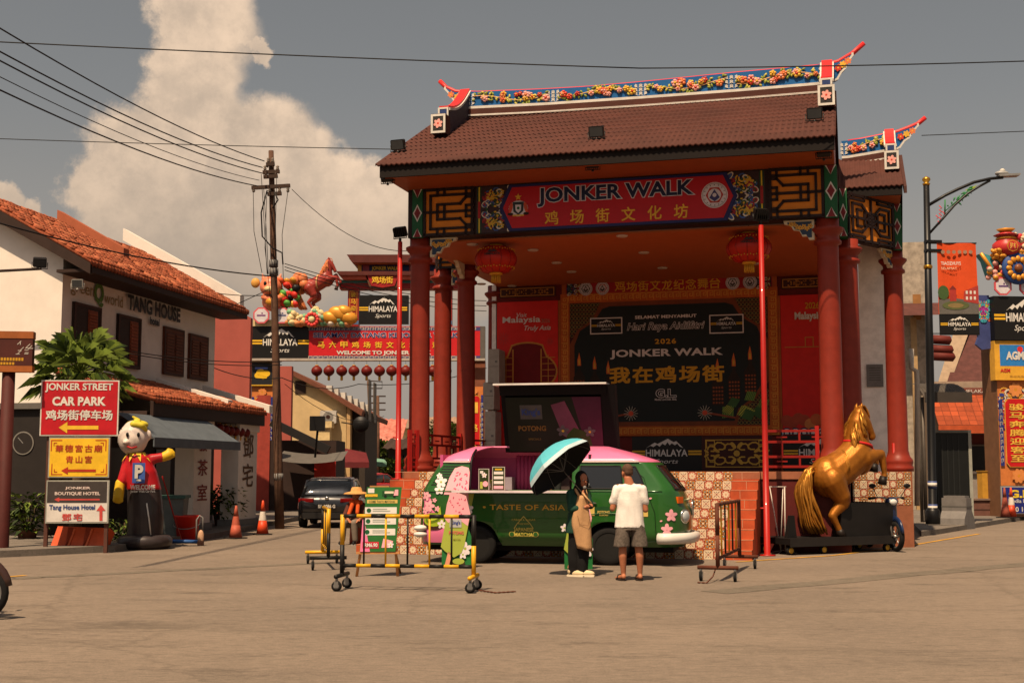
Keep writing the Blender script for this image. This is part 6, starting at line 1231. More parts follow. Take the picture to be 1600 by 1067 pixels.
# ------------------------------------------------------------------ motor scooters
def scooter(label, gp, rz, col, s=1.0, seat=True):
    t = thing('motorcycle', label, 'motorcycle', gp, rz, 'motorcycles'); t.scale = (s, s, s); CO = m(*col, .25, coat=.5, var=.04)
    for x, nm in ((0, 'wheel'), (-1.22, 'wheel')):
        mb = MB(); mb.M = Matrix.Translation((x, 0, .29)) @ Matrix.Rotation(pi / 2, 4, 'X'); mb.lathe([(.22, -.04), (.27, -.045), (.29, 0), (.27, .045), (.22, .04)], RUB, 26, caps=False); w_ = mb.build(nm, t)
        mb = MB(); mb.M = Matrix.Translation((x, 0, .29)) @ Matrix.Rotation(pi / 2, 4, 'X'); mb.lathe([(.225, -.02), (.2, -.025), (.2, .025), (.225, .02)], STEEL, 24, caps=False); mb.cyl((0, 0, -.05), (0, 0, .05), .035, STEEL, n=10)
        for k in range(6): a_ = k * pi / 3; mb.tube([(.03 * cos(a_), .03 * sin(a_), 0), (.205 * cos(a_ + .15), .205 * sin(a_ + .15), 0)], .014, STEEL, 5)
        mb.build('rim', w_)
    mb = MB()
    for y in (-.075, .075): mb.cyl((0, y, .29), (-.2, y * .8, .82), .024, STEEL, n=8)
    mb.tube([(-.2, -.06, .8), (-.22, 0, .86), (-.2, .06, .8)], .03, BLK, 8); mb.build('fork', t)
    mb = MB(); mb.tube([(.27 * cos(a_), 0, .29 + .33 * sin(a_)) for a_ in [.2 + .25 * k for k in range(10)]], .062, CO, 8, flat=.5); mb.build('mudguard', t)
    blob('fairing', [('t', [((-.2, 0, .92), .12), ((-.22, 0, .68), .14), ((-.4, 0, .36), .12)]), ('t', [((-.4, 0, .34), .13), ((-.72, 0, .36), .14), ((-1.1, 0, .62), .13), ((-1.4, 0, .76), .07)]), ('e', (-.14, 0, .95), (.1, .14, .09))], CO, t, .03, 4)
    mb = MB(); mb.ell((-.82, 0, .74), (.36, .13, .07), BLK); mb.ell((-1.12, 0, .79), (.24, .12, .06), BLK); mb.build('seat', t)
    mb = MB(); mb.tube([(-.34, -.36, 1.0), (-.24, -.2, 1.03), (-.22, 0, 1.0), (-.24, .2, 1.03), (-.34, .36, 1.0)], .016, STEEL, 8); [mb.cyl((-.36, y, 1.0), (-.27, y * .72, 1.02), .024, BLK, n=8) for y in (-.37, .37)]; mb.build('handlebar', t)
    for y in (-.24, .24): mb = MB(); mb.cyl((-.24, y, 1.03), (-.2, y * 1.45, 1.22), .008, BLK, n=5); mb.ell((-.2, y * 1.5, 1.25), (.02, .075, .045), BLK); mb.ell((-.218, y * 1.5, 1.25), (.006, .066, .038), m(150, 160, 170, .08)); mb.build('mirror', t)
    mb = MB(); mb.ell((-.07, 0, .94), (.05, .08, .06), m(200, 200, 196, .1)); mb.build('headlight', t)
    mb = MB(); mb.tube([(-.6, -.16, .24), (-1.0, -.17, .26), (-1.4, -.17, .36)], [.03, .045, .05], STEEL, 10); mb.cyl((-.6, -.1, .22), (-.6, .1, .24), .09, GREY, n=12); mb.build('exhaust', t)
    return t
gr = ground(-30, 968); bike = scooter('dark motorcycle with its rider entering at the left edge of the road', gr, R(4), (60, 40, 34))
rid = thing('person', 'motorcycle rider whose arm and leg enter at the left edge', 'person', gr, R(4))
hp, Mx = head_prims((-.62, 0, 1.5), 0, R(8)); blob('body', hp + [('c', (-.66, 0, 1.4), .06, (-.7, 0, 1.3), .075), ('e', (-.75, 0, 1.08), (.13, .17, .25)), ('e', (-.8, 0, .86), (.15, .17, .1)), ('t', [((-.7, -.19, 1.28), .06), ((-.55, -.3, 1.02), .045), ((-.36, -.36, 1.04), .032)]), ('t', [((-.7, .19, 1.28), .06), ((-.55, .3, 1.02), .045), ((-.36, .36, 1.04), .032)]), ('t', [((-.8, -.12, .86), .1), ((-.4, -.2, .72), .07), ((-.5, -.2, .3), .05), ((-.38, -.2, .26), .045)]), ('t', [((-.8, .12, .86), .1), ((-.4, .2, .72), .07), ((-.5, .2, .3), .05), ((-.38, .2, .26), .045)])] + hand_prims((-.37, -.36, 1.05), (1, 0, .05), (0, 0, 1), 1, .9) + hand_prims((-.37, .36, 1.05), (1, 0, .05), (0, 0, 1), 1, .9), SKIN, rid, .012, 3)
blob('shirt', [('e', (-.75, 0, 1.08), (.16, .2, .26)), ('c', (-.7, -.16, 1.28), .08, (-.7, .16, 1.28), .08), ('e', (-.8, 0, .88), (.17, .19, .1)), ('c', (-.7, -.19, 1.27), .075, (-.6, -.27, 1.1), .065), ('c', (-.7, .19, 1.27), .075, (-.6, .27, 1.1), .065)], m(150, 130, 110, .8), rid, .016, 3)
mb = MB(); mb.ell((-.64, 0, 1.57), (.15, .13, .14), m(30, 30, 34, .2)); mb.build('helmet', rid)
# ------------------------------------------------------------------ rearing horses
def strand(mb, pts, r, mm, n=5):
    k = len(pts); mb.tube(pts, [r * (.5 + .5 * sin(pi * min(1, (i + .6) / k * 1.05))) for i in range(k)], mm, n, flat=.8)
def bez(p0, p1, p2, p3, k=9): return [tuple(Vec(p0) * (1 - t) ** 3 + Vec(p1) * 3 * t * (1 - t) ** 2 + Vec(p2) * 3 * t * t * (1 - t) + Vec(p3) * t ** 3) for t in [i / (k - 1) for i in range(k)]]
def horse(par, body, hoof, hair, fat=1.0, seed=3):
    """rearing horse: x forward, hind hoofs at z = 0, about 2.65 high"""
    T = lambda *q: ('t', [(p, r * fat) for p, r in q]); f = fat
    P = [('e', (-.2, 0, 1.2), (.42 * f, .36 * f, .42 * f)), T(((-.16, 0, 1.2), .38), ((.25, 0, 1.44), .37), ((.52, 0, 1.64), .37)), ('e', (.62, 0, 1.58), (.32 * f, .3 * f, .36 * f)),
         T(((.56, 0, 1.72), .33), ((.58, 0, 2.0), .26), ((.6, 0, 2.28), .19), ((.66, 0, 2.46), .15)), T(((.66, 0, 2.46), .155), ((.82, 0, 2.3), .125), ((.96, 0, 2.08), .085), ((.985, 0, 2.02), .085)), ('e', (.76, 0, 2.3), (.12 * f, .085 * f, .15 * f)), ('e', (.975, 0, 2.0), (.075, .075, .07)),
         ('c', (.99, -.04, 2.02), .03, (1.0, -.045, 2.0), .02), ('c', (.99, .04, 2.02), .03, (1.0, .045, 2.0), .02), ('c', (.8, -.1, 2.36), .035, (.82, -.1, 2.34), .03), ('c', (.8, .1, 2.36), .035, (.82, .1, 2.34), .03)]
    for y in (-.075, .075): P.append(('t', [((.64, y, 2.55), .05), ((.66, y * 1.2, 2.64), .04), ((.69, y * 1.15, 2.71), .012)]))
    hoofs = []
    for y, dx in ((-.21, 0.0), (.21, .16)):
        P.append(T(((-.24, y * .9, 1.12), .3), ((-.05 + dx, y * 1.1, .82), .2), ((-.0 + dx, y * 1.05, .68), .15), ((-.24 + dx, y, .46), .092), ((-.27 + dx, y, .42), .088), ((-.16 + dx, y, .24), .066), ((-.1 + dx, y, .14), .07), ((-.06 + dx, y, .09), .07))); hoofs.append(((-.1 + dx, y, .15), (-.03 + dx, y, .0)))
    for y, (kx, kz), (fx, fz), (hx, hz) in ((-.2, (1.06, 1.66), (1.13, 1.26), (1.1, 1.14)), (.2, (1.02, 1.84), (1.24, 1.52), (1.2, 1.4))):
        P.append(T(((.66, y, 1.58), .19), ((.82, y * 1.05, 1.62), .14), ((kx, y, kz), .09), ((kx + .01, y, kz - .03), .09), ((fx, y, fz), .058), ((fx, y, fz - .04), .066), ((hx, y, hz + .02), .06))); hoofs.append(((hx, y, hz + .06), (hx - .04, y, hz - .1)))
    o = blob('body', P, body, par, .022, 5)
    for a, b in hoofs: mb = MB(); mb.cyl(a, b, .075, hoof, .1, 12); mb.build('hoof', par)
    rg = random.Random(seed); mb = MB()
    for k in range(110): # wavy mane down the back of the neck, falling to both sides
        u = rg.random(); s_ = rg.choice((-1, -1, 1)); a = Vec((.72 - .36 * u - .06 * sin(pi * u), 0, 2.62 - .82 * u)); dn = .3 + .2 * rg.random()
        b = a + Vec((-.15, s_ * (.13 + .1 * rg.random()), -.05)); c = b + Vec((-.05 + .12 * rg.random(), s_ * .05, -dn * .6)); d = c + Vec((.02 + .1 * rg.random(), 0, -dn * .5))
        pts = bez(a, b, c, d, 9); pts = [(x, y + .015 * sin(i * 1.9 + k), z) for i, (x, y, z) in enumerate(pts)]; strand(mb, pts, .024 + .014 * rg.random(), hair)
    for k in range(10): a = Vec((.66, rg.uniform(-.04, .04), 2.62)); strand(mb, bez(a, a + Vec((.12, rg.uniform(-.08, .08), .08)), a + Vec((.2, rg.uniform(-.09, .09), -.04)), a + Vec((.22, rg.uniform(-.1, .1), -.24)), 7), .024, hair)
    mb.build('mane', par); mb = MB()
    for k in range(80):
        a = Vec((-.56, rg.uniform(-.05, .05), 1.36 + rg.uniform(-.05, .05))); w_ = rg.uniform(-1, 1); q = rg.uniform(-1, 1)
        pts = bez(a, a + Vec((-.32 + .06 * q, w_ * .1, .06)), Vec((-.92 + .16 * q, w_ * .2, .62)), Vec((-.52 + .2 * q, w_ * .17, .05 + .1 * rg.random())), 12); pts = [(x + .022 * sin(i * 1.3 + q * 3), y + .02 * sin(i * 1.1 + k), z) for i, (x, y, z) in enumerate(pts)]
        strand(mb, pts, .028 + .014 * rg.random(), hair, 5)
    mb.build('tail', par); return o
GLD = m(158, 98, 32, .42, .5, var=.2, sc_=5, bump=.2); GLH = m(178, 120, 46, .38, .6, var=.25, sc_=9)
g0 = ground(1293, 866); HR = R(27); CF = F((g0.x, g0.y + .1, 0), HR)
cart = thing('horse_cart', 'low black wheeled platform with a box end carrying the golden horse', 'cart', CF.o, CF.rz); MBK = m(24, 22, 22, .5, var=.2, stain=.3)
CL, CWD = 1.78, 1.0
mb = MB(); mb.box(-.9, -.02, .2, CL, CWD, .32, MBK); mb.box(-.9, -.03, .16, CL + .01, -.021, .33, m(34, 31, 30, .5)); mb.build('platform', cart)
mb = MB(); bz = .32; x0 = .42; mb.box(x0, .04, bz, CL - .03, CWD - .04, bz + .015, MBK); mb.box(x0, .02, bz, CL - .01, .06, .98, MBK); mb.box(CL - .05, .06, bz, CL - .01, CWD - .04, .98, MBK); mb.box(x0, CWD - .06, bz, CL - .01, CWD - .02, .98, MBK); mb.box(x0, .06, bz, x0 + .03, CWD - .06, .7, MBK); mb.build('box', cart)
mb = MB(); mb.prism([(-.78, .32), (-.55, .32), (-.6, .75), (-.68, .75)], .2, .3, MBK); mb.build('support', cart)
for x, y in ((.0, .08), (CL - .15, .08), (-.8, .1), (.0, CWD - .1), (CL - .15, CWD - .1), (-.8, CWD - .1)):
    mb = MB(); mb.M = Matrix.Translation((x, y, 0)); mb.cyl((0, 0, .1), (0, 0, .2), .03, STEEL, n=8); mb.M = Matrix.Translation((x, y, .085)) @ Matrix.Rotation(pi / 2, 4, 'X'); mb.lathe([(.05, -.03), (.085, -.028), (.085, .028), (.05, .03)], RUB, 16); mb.lathe([(.01, -.034), (.055, -.034), (.055, .034), (.01, .034)], GOLD, 14); mb.build('castor', cart)
hz = at(1306, 836, CF.o.y + .5); HS = 1.0
gh = thing('horse_statue', 'golden rearing horse statue with a wavy mane and red ribbon on a black cart', 'statue', (hz.x + .02, hz.y - .02, .32), R(20)); gh.scale = (.9, 1.0, .985)
horse(gh, GLD, m(30, 22, 18, .5), GLH)
mb = MB(); mb.tube([(.57 + .3 * cos(t_) + .02, .3 * sin(t_), 1.86 - .06 * cos(t_)) for t_ in [2 * pi * k / 24 for k in range(25)]], .03, m(190, 36, 36, .5), 6); mb.tube([(.84, -.12, 1.84), (.9, -.16, 1.7), (.88, -.18, 1.58)], .03, m(190, 36, 36, .5), 6); mb.build('ribbon', gh)
mb = MB()
for k in range(4): mb.tube([(.03 + .02 * k + .1 * cos(t_) * 0, .375 * cos(t_), 1.33 + .37 * sin(t_) + .02 * k) for t_ in [pi * (-.05 + 1.1 * i / 12) for i in range(13)]], .012, GLH, 5)
mb.build('saddle_strap', gh)
scooter('dark blue motorcycle parked behind the black horse cart', Vec((7.72, 26.0, 0)), R(-80), (24, 40, 74), 1.05)
# wire music-stand like frame left of the cart
gp = ground(1220, 864); t = thing('display_stand', 'thin white wire stand with three legs left of the gold horse', 'stand', gp, R(-8)); mb = MB(); WW2 = m(196, 186, 176, .4)
h = 1.3; mb.cyl((-.19, 0, h), (-.0, 0, .06), .01, WW2, n=5); mb.cyl((.07, .02, h), (.0, .02, .06), .01, WW2, n=5); mb.cyl((.1, 0, h), (.09, 0, .04), .013, WW2, n=6); mb.cyl((-.2, 0, h), (.13, 0, h), .011, WW2, n=6); mb.build('frame', t)
for a_ in (.2, 2.6, 4.4): mb = MB(); mb.cyl((.03, 0, .06), (.03 + .3 * cos(a_), .3 * sin(a_) * .6, .0), .008, WW2, n=5); mb.build('leg', t)
# ------------------------------------------------------------------ right side of the street
gl = ground(1458, 826); LH = at(1450, 290, gl.y).z; t = thing('street_lamp', 'tall black street lamp with gold finial and a curved arm of bamboo fretwork', 'street lamp', gl, 0); LB = m(20, 20, 22, .4)
mb = MB(); mb.lathe([(.2, 0), (.2, .5), (.16, .55), (.115, .6), (.11, LH * .5), (.085, LH)], LB, 14); mb.build('pole', t)
mb = MB(); mb.lathe([(.09, LH), (.11, LH + .05), (.06, LH + .08), (.12, LH + .16), (.1, LH + .22), (.02, LH + .26)], m(190, 140, 50, .3, .8), 16); mb.lathe([(.112, 0), (.125, .03), (.125, .08), (.112, .1)], m(190, 140, 50, .3, .8), 14, (0, 0, at(1452, 420, gl.y).z)); mb.build('finial', t)
lp = lambda px, py: at(px, py, gl.y) - gl
up = [lp(*q) for q in ((1453, 316), (1470, 305), (1490, 295), (1515, 284), (1540, 278), (1560, 276))]; dn = [lp(*q) for q in ((1453, 362), (1468, 340), (1485, 320), (1505, 302), (1522, 291), (1540, 281))]
up[0] = Vec((0, 0, up[0].z - .12)); dn[0] = Vec((0, 0, dn[0].z - .12)); t.rotation_euler = (0, .013, 0)
mb = MB(); mb.tube(up, .045, LB, 8); mb.tube(dn, .035, LB, 8); mb.build('arm', t)
mb = MB(); rg = random.Random(2); KG = m(50, 120, 70, .5)
for q in ((1461, 337), (1456, 340), (1466, 334), (1461, 331), (1461, 343), (1459, 349), (1461, 325)):
    p = lp(*q); s_ = .07; mb.tube([p + Vec((0, 0, s_)), p + Vec((s_, 0, 0)), p - Vec((0, 0, s_)), p - Vec((s_, 0, 0)), p + Vec((0, 0, s_))], .016, m(196, 50, 56, .5), 5)
mb.tube([lp(1470, 312), lp(1470, 334)], .022, KG, 6); mb.tube([lp(1470, 330), lp(1490, 312), lp(1505, 298)], .014, KG, 5)
for k in range(22):
    u = rg.random(); p = lp(1472 + 36 * u, 326 - 30 * u + rg.uniform(-5, 5)); d = Vec((rg.uniform(-.1, .2), 0, rg.uniform(-.14, .14))); mb.tube([p, p + d * .5 + Vec((0, .0, .01)), p + d], [.008, .03, .004], KG, 5)
mb.add([lp(1500, 297), lp(1520, 288), lp(1512, 297)], [(0, 2, 1)], m(150, 170, 60, .5)); mb.build('fretwork', t)
mb = MB(); p = lp(1568, 273); mb.cbox(p, (.62, .3, .06), m(130, 130, 130, .4), (0, -.06, 0), .02); mb.ell(p + Vec((-.18, 0, .06)), (.2, .13, .08), m(150, 150, 150, .4)); mb.lathe([(.07, 0), (.08, .06), (.03, .1)], m(206, 200, 190, .4), 12, tuple(p + Vec((-.16, 0, .1)))); mb.build('lamp_head', t)
mb = MB()
for py in (378, 392): p = lp(1448, py); mb.box(p.x - .16, -.1, p.z - .04, p.x + .3, .1, p.z + .04, LB)
for py, c in ((757, WHT), (793, WHT)): p = lp(1458, py); mb.lathe([(.125, -.1), (.125, .1)], m(70, 84, 130, .5), 14, (0, 0, p.z)); mb.lathe([(.128, -.05), (.128, .05)], WHT, 14, (0, 0, p.z))
mb.build('clamp', t)
# banners hung on the lamp
a, b = at(1463, 380, gl.y - .05), at(1529, 491, gl.y - .05); t = thing('banner', 'orange cloth banner of a town square with a black sports strip on the lamp post', 'banner', (a.x, gl.y - .05, b.z), 0); w_, h_ = b.x - a.x, a.z - b.z
ORB = m(206, 74, 28, .7, var=.08, bump=.2)
rows = [[(w_ * j / 12, -.03 * sin(j * .7 + i * .2) + .0, h_ * i / 10) for j in range(13)] for i in range(11)]
mb = MB(); mb.grid(rows, ORB, True); cl = mb.build('cloth', t)
mb = MB(); mb.M = Matrix.Translation((0, -.05, 0)); GRS = m(96, 92, 88, .7)
mb.poly([(0, 0), (w_, 0), (w_, h_ * .32), (w_ * .7, h_ * .2), (w_ * .4, h_ * .22), (0, h_ * .2)], GRS, .0); mb.poly([(w_ * .62, h_ * .18), (w_, h_ * .14), (w_, h_ * .4), (w_ * .64, h_ * .32)], m(160, 56, 50, .6), .004)
for i in range(3):
    for j in range(2): mb.rect(w_ * (.68 + .1 * i), h_ * (.2 + .08 * j), w_ * (.73 + .1 * i), h_ * (.245 + .08 * j), WHT, .007)
mb.rect(w_ * .28, h_ * .14, w_ * .44, h_ * .34, m(160, 50, 44, .6), .005); mb.poly([(w_ * .26, h_ * .34), (w_ * .46, h_ * .34), (w_ * .36, h_ * .4)], m(120, 40, 36, .6), .006); mb.circ(w_ * .12, h_ * .3, w_ * .14, m(60, 84, 44, .7), .007, 14, h_ * .1); mb.circ(w_ * .42, h_ * .12, w_ * .34, m(84, 92, 56, .7), .008, 18, h_ * .06); mb.circ(w_ * .42, h_ * .12, w_ * .2, m(130, 110, 70, .7), .01, 16, h_ * .035)
for k in range(6): mb.circ(w_ * (.14 + .14 * k), h_ * .87, w_ * .05, m(150, 120, 100, .6), .004, 10)
mb.M = Matrix(); mb.build('picture', t); text('TIAOZHUYS', WHT, t, w_ * .33, h_ * .71, w_ * .5, .1, -.06, .02); text('SELAMAT', m(230, 180, 150, .6), t, w_ * .28, h_ * .64, w_ * .4, .07, -.06, .01)
b2 = at(1529, 524, gl.y); mb = MB(); z_ = b2.z - b.z; mb.box(0, -.04, z_, w_, -.02, 0, HBLK); himalaya(mb, t, .03, z_ + .03, w_ - .03, -.03, -.042); mb.build('sports_strip', t)
mb = MB(); mb.cyl((-.3, .02, h_), (w_ + .02, .02, h_), .02, LB, n=6); mb.cyl((-.3, .02, z_ + .05), (.05, .02, z_ + .05), .015, LB, n=6); mb.build('banner_arm', t)
# decorated arch pillar at the right edge
def octag(mb, x, z, r, d, c):
    mb.prism([(x + r * cos(pi / 8 + k * pi / 4), z + r * sin(pi / 8 + k * pi / 4)) for k in range(8)], -d - .05, -d, m(206, 90, 100, .5)); mb.circ(x, z, r * .82, PWH, d + .054, 8, None, pi / 8); 
    mb.rect(x - r * .5, z - r * .08, x + r * .5, z + r * .08, c, d + .06); mb.circ(x + r * .1, z + r * .25, r * .1, c, d + .06, 6)
FIG = m(206, 70, 56, .45, var=.1); FGO = m(206, 140, 50, .4, .2, var=.15); FCY = m(60, 140, 150, .5)
def pillar_art(mb, x0, x1, z0, z1, chars, par, seed):
    """tall street pillar face: patterned ends and a red cartouche with gold characters"""
    w_ = x1 - x0; ornate(mb, x0, z0, x1, z1, [m(206, 150, 60, .5), m(50, 60, 130, .5), m(190, 70, 50, .5), m(206, 196, 180, .5)], seed, 90, m(196, 116, 60, .5), .004, 'v', w_ * .035)
    e_ = w_ * .16; zt, zb_ = z1 - w_ * .62, z0 + w_ * .62
    mb.rect(x0, zb_ - .1, x0 + e_ * .7, zt + .1, m(40, 50, 120, .5), .05); mb.rect(x1 - e_ * .7, zb_ - .1, x1, zt + .1, m(40, 50, 120, .5), .05)
    n = int((zt - zb_) / .2)
    for k in range(n):
        for xx in (x0 + e_ * .35, x1 - e_ * .35): mb.line([(xx - .03, zb_ + k * .2), (xx - .03, zb_ + k * .2 + .13), (xx + .03, zb_ + k * .2 + .13), (xx + .03, zb_ + k * .2 + .04)], .018, m(180, 170, 150, .5), .053)
    P = [(x0 + e_, zb_), (x0 + e_ * 1.6, zb_ - w_ * .12), (x1 - e_ * 1.6, zb_ - w_ * .12), (x1 - e_, zb_), (x1 - e_, zt), (x1 - e_ * 1.6, zt + w_ * .12), (x0 + e_ * 1.6, zt + w_ * .12), (x0 + e_, zt)]
    mb.poly(P, m(206, 150, 60, .5), .055); cx, cz = (x0 + x1) / 2, (zt + zb_) / 2; mb.poly([(cx + (a - cx) * .93, cz + (b - cz) * .985) for a, b in P], m(190, 26, 30, .5), .058)
    for k in range(5): mb.flower(cx, z1 - w_ * .26, w_ * .2, m(206, 130, 70, .5), FGO, .06, 8); mb.flower(cx, z0 + w_ * .26, w_ * .2, m(206, 130, 70, .5), FGO, .06, 8); break
    n = len(chars)
    for k, c in enumerate(chars): text(c, m(222, 176, 70, .5), par, cx, zt - (zt - zb_) * (k + .5) / n, w_ * .42, min(w_ * .42, (zt - zb_) / n * .78), -.066, .03)
PY = 42.0; AF = F(at(1570, 600, PY) * 1.0, R(6)); AF.o.z = .13
q = lambda px, py: AF.hit(px, py, 0)
t = thing('street_arch', 'festival street arch at the right edge with treasure pot, sponsor boards and tall couplet pillar', 'arch', AF.o, AF.rz)
def lz(v): return v - AF.o.z
x0, x1 = q(1558, 600)[0], q(1612, 600)[0]; zs = lambda py: lz(q(1570, py)[1])
mb = MB(); mb.box(x0 - .02, 0, 0, x1, 1.0, zs(458), m(120, 84, 60, .7)); mb.build('pillar', t)
mb = MB(); pillar_art(mb, x0, x1, zs(752), zs(588), '骏马奔腾迎客至', t, 4); mb.build('couplet_panel', t)
mb = MB(); mb.box(x0 - .03, -.06, zs(796), x1 + .3, 0, zs(753), m(150, 150, 150, .5)); mb.rect(x0 + .0, zs(795), x1 + .3, zs(755), m(30, 40, 120, .5), .066); mb.build('sponsor_board', t); pb_ = t.children[-1]
text('G.L.', m(220, 190, 50, .5), pb_, x0 + .62, zs(765), .8, .26, -.075, .04); text('Media Lord', WHT, pb_, x0 + .62, zs(776), .85, .12, -.075, .01); text('010 1023', WHT, pb_, x0 + .62, zs(789), .85, .16, -.075, .02)
xa_, xb_ = q(1549, 500)[0], q(1640, 500)[0]
mb = MB(); mb.box(xa_, -.2, zs(526), xb_, .3, zs(458), HBLK); himalaya(mb, t, xa_, zs(526), xb_, zs(458), -.2); mb.build('sports_board', t)
x2 = q(1551, 560)[0]; mb = MB(); mb.box(x2, -.14, zs(588), xb_, .2, zs(527), m(214, 160, 54, .5)); mb.M = Matrix.Translation((0, -.14, 0)); mb.rect(x2 + .18, zs(566), xb_ - .3, zs(533), m(44, 120, 190, .5), .004); mb.circ(q(1590, 540)[0], zs(540), .1, m(206, 50, 50, .5), .008, 12); mb.poly([(q(1590, 540)[0] - .07, zs(541)), (q(1590, 540)[0] + .07, zs(541)), (q(1590, 540)[0], zs(548))], m(206, 50, 50, .5), .0085); mb.M = Matrix(); mb.build('sponsor_board', t)
text('AGM', WHT, t, q(1582, 550)[0], zs(550), .62, .28, -.155, .05); text('AGM', m(190, 40, 40, .5), t, q(1567, 574)[0], zs(573), .34, .12, -.15, .04); text('欢迎光临', m(120, 80, 40, .5), t, q(1585, 581)[0], zs(582), .5, .07, -.15, .0)
mb = MB()
for px in (1561, 1600): octag(mb, q(px, 443)[0], zs(443), .32, .22, m(90, 60, 120, .5) if px < 1570 else m(60, 80, 130, .5))
mb.build('sponsor_disc', t)
mb = MB(); rg = random.Random(6); cx = q(1585, 420)[0]
mb.prism([(q(1532, 393)[0], zs(391)), (q(1540, 399)[0], zs(401)), (q(1548, 425)[0], zs(425)), (q(1640, 425)[0], zs(425)), (q(1640, 385)[0], zs(385)), (q(1560, 400)[0], zs(399))], -.1, .4, FCY); mb.tube([(q(1530, 391)[0], -.1, zs(391)), (q(1542, 410)[0], -.1, zs(408)), (q(1552, 426)[0], -.1, zs(427))], .06, FGO, 8)
for k in range(60): mb.ell((q(1545 + 60 * rg.random(), 395)[0], -.15 - .25 * rg.random(), zs(388 + 12 * rg.random())), (.09, .05, .07), FGO, (rg.random(), rg.random(), 0), 8, 5)
for k in range(110):
    px = 1538 + 90 * rg.random(); mb.ell((q(px, 400)[0], -.16 - .15 * rg.random(), zs(432 - rg.random() * min(70, (px - 1530) * 1.6))), (.1, .06, .09), rg.choice((m(206, 90, 90, .5), m(214, 150, 140, .5), FGO, m(190, 50, 56, .5), m(206, 190, 160, .5))), (rg.random(), rg.random(), 0), 7, 5)
c = (q(1581, 416)[0], -.3, zs(416))
for k in range(12): a_ = k * pi / 6; mb.ell((c[0] + .32 * cos(a_), -.43, c[2] + .32 * sin(a_)), (.11, .05, .09), FGO, (0, -a_, 0), 8, 5)
mb.ell((c[0], -.44, c[2]), (.14, .1, .14), m(120, 70, 40, .4)); o = mb.M; mb.M = Matrix.Translation(c) @ Matrix.Rotation(pi / 2, 4, 'X'); mb.lathe([(.5, .12), (.54, .06), (.5, .0), (.02, -.02)], m(40, 70, 130, .5), 24); mb.M = o
mb.build('gold_ingot', t)
mb = MB(); p = (q(1570, 385)[0], -.1); mb.M = Matrix.Translation((p[0], p[1], zs(396))); mb.lathe([(.3, 0), (.46, .2), (.44, .42), (.26, .58), (.28, .66), (.4, .72), (.2, .8)], m(180, 50, 50, .4), 24); mb.lathe([(.3, .56), (.34, .6), (.3, .64)], FGO, 24, caps=False); mb.lathe([(.16, .8), (.3, .92), (.12, .9), (.1, .96), (.01, .97)], FGO, 16)
mb.M = Matrix.Translation((p[0], p[1] - .43, zs(396) + .3)); mb.circ(0, 0, .2, FGO, .0, 8); mb.circ(0, 0, .16, m(190, 50, 50, .4), .01, 8); mb.M = Matrix(); mb.build('treasure_pot', t); text('财', m(222, 176, 90, .4), t, p[0], zs(396) + .3, .2, .2, p[1] - .445, .02)
mb = MB(); mb.prism([(q(1592, 372)[0], zs(372)), (q(1640, 330)[0], zs(330)), (q(1640, 360)[0], zs(360)), (q(1600, 384)[0], zs(384))], .0, .12, m(190, 40, 50, .5)); mb.build('side_banner', t)
mb = MB(); x0, x1 = q(1526, 500)[0], q(1549, 500)[0]; mb.prism([(x0 + .12, zs(455)), (x1, zs(455)), (x1, zs(538)), (x0 + .2, zs(540)), (x0, zs(532)), (x0 + .1, zs(520)), (x0, zs(500)), (x0 + .12, zs(480))], .1, .22, m(60, 70, 120, .5)); mb.M = Matrix.Translation((0, .1, 0)); ornate(mb, x0 + .05, zs(538), x1, zs(457), [m(70, 170, 190, .5), m(206, 190, 70, .5), m(170, 60, 150, .5), m(206, 90, 60, .5)], 6, 60, None, .004, 'v', .05); mb.M = Matrix(); mb.build('wing_panel', t)
# low buildings and yard on the right
RT = tile_mat(150, 66, 34, .28, .3); DRT = m(84, 48, 44, .7, stain=.4, var=.25)
def slope_uv(mb, x0, y0, z0, x1, y1, z1, mm):
    l = math.hypot(y1 - y0, z1 - z0); mb.add([(x0, y0, z0), (x1, y0, z0), (x1, y1, z1), (x0, y1, z1)], [(0, 1, 2, 3)], mm, uvs=[(0, 0), (x1 - x0, 0), (x1 - x0, l), (0, l)])
BFR = F((at(1470, 700, 47).x, 47, 0), R(-8)); r = lambda px, py, b=0: BFR.hit(px, py, b)
t = thing('shop_building', 'low shop with bright orange tiled roof and dark red boards beyond the lamp', 'building', BFR.o, BFR.rz); xa_, xb_ = r(1466, 650)[0], r(1590, 650)[0]; z0, z1 = r(1500, 664)[1], r(1500, 616, 1.5)[1]
mb = MB(); slope_uv(mb, xa_, 0, z0, xb_, 1.6, z1, RT); mb.box(xa_, 0, z0 - .3, xb_, .05, z0 - .01, TERR); mb.build('roof', t)
mb = MB(); mb.box(xa_, 1.65, 0, xb_, 5, z1 + .5, m(150, 132, 116, .7)); mb.box(xa_, 1.5, 0, xb_, 1.65, z0 - .3, m(96, 34, 26, .7)); mb.build('wall', t)
for k in range(4): x = xa_ + 1.3 + k * .9; mb = MB(); mb.box(x, 1.44, .5, x + .7, 1.5, z0 - .7, m(30, 26, 26, .4)); mb.frame(x - .02, .48, x + .72, z0 - .68, .06, m(110, 96, 84, .6), -1.42); mb.build('window', t)
mb = MB(); x = r(1505, 745)[0]; mb.box(x - .9, .9, 0, x + .9, 1.3, 1.5, m(140, 130, 122, .7, stain=.4)); mb.box(x - 1.0, .8, 1.5, x + 1.0, 1.4, 1.6, m(190, 170, 150, .7)); mb.build('counter', t)
mb = MB(); x = r(1505, 606, 1.6)[0]; mb.box(x - .1, 1.55, z1 + .0, x + .9, 1.6, z1 + .25, m(120, 70, 60, .6)); mb.build('name_board', t); text('MELAKA', WHT, t, x + .4, z1 + .12, .8, .12, 1.54, .0)
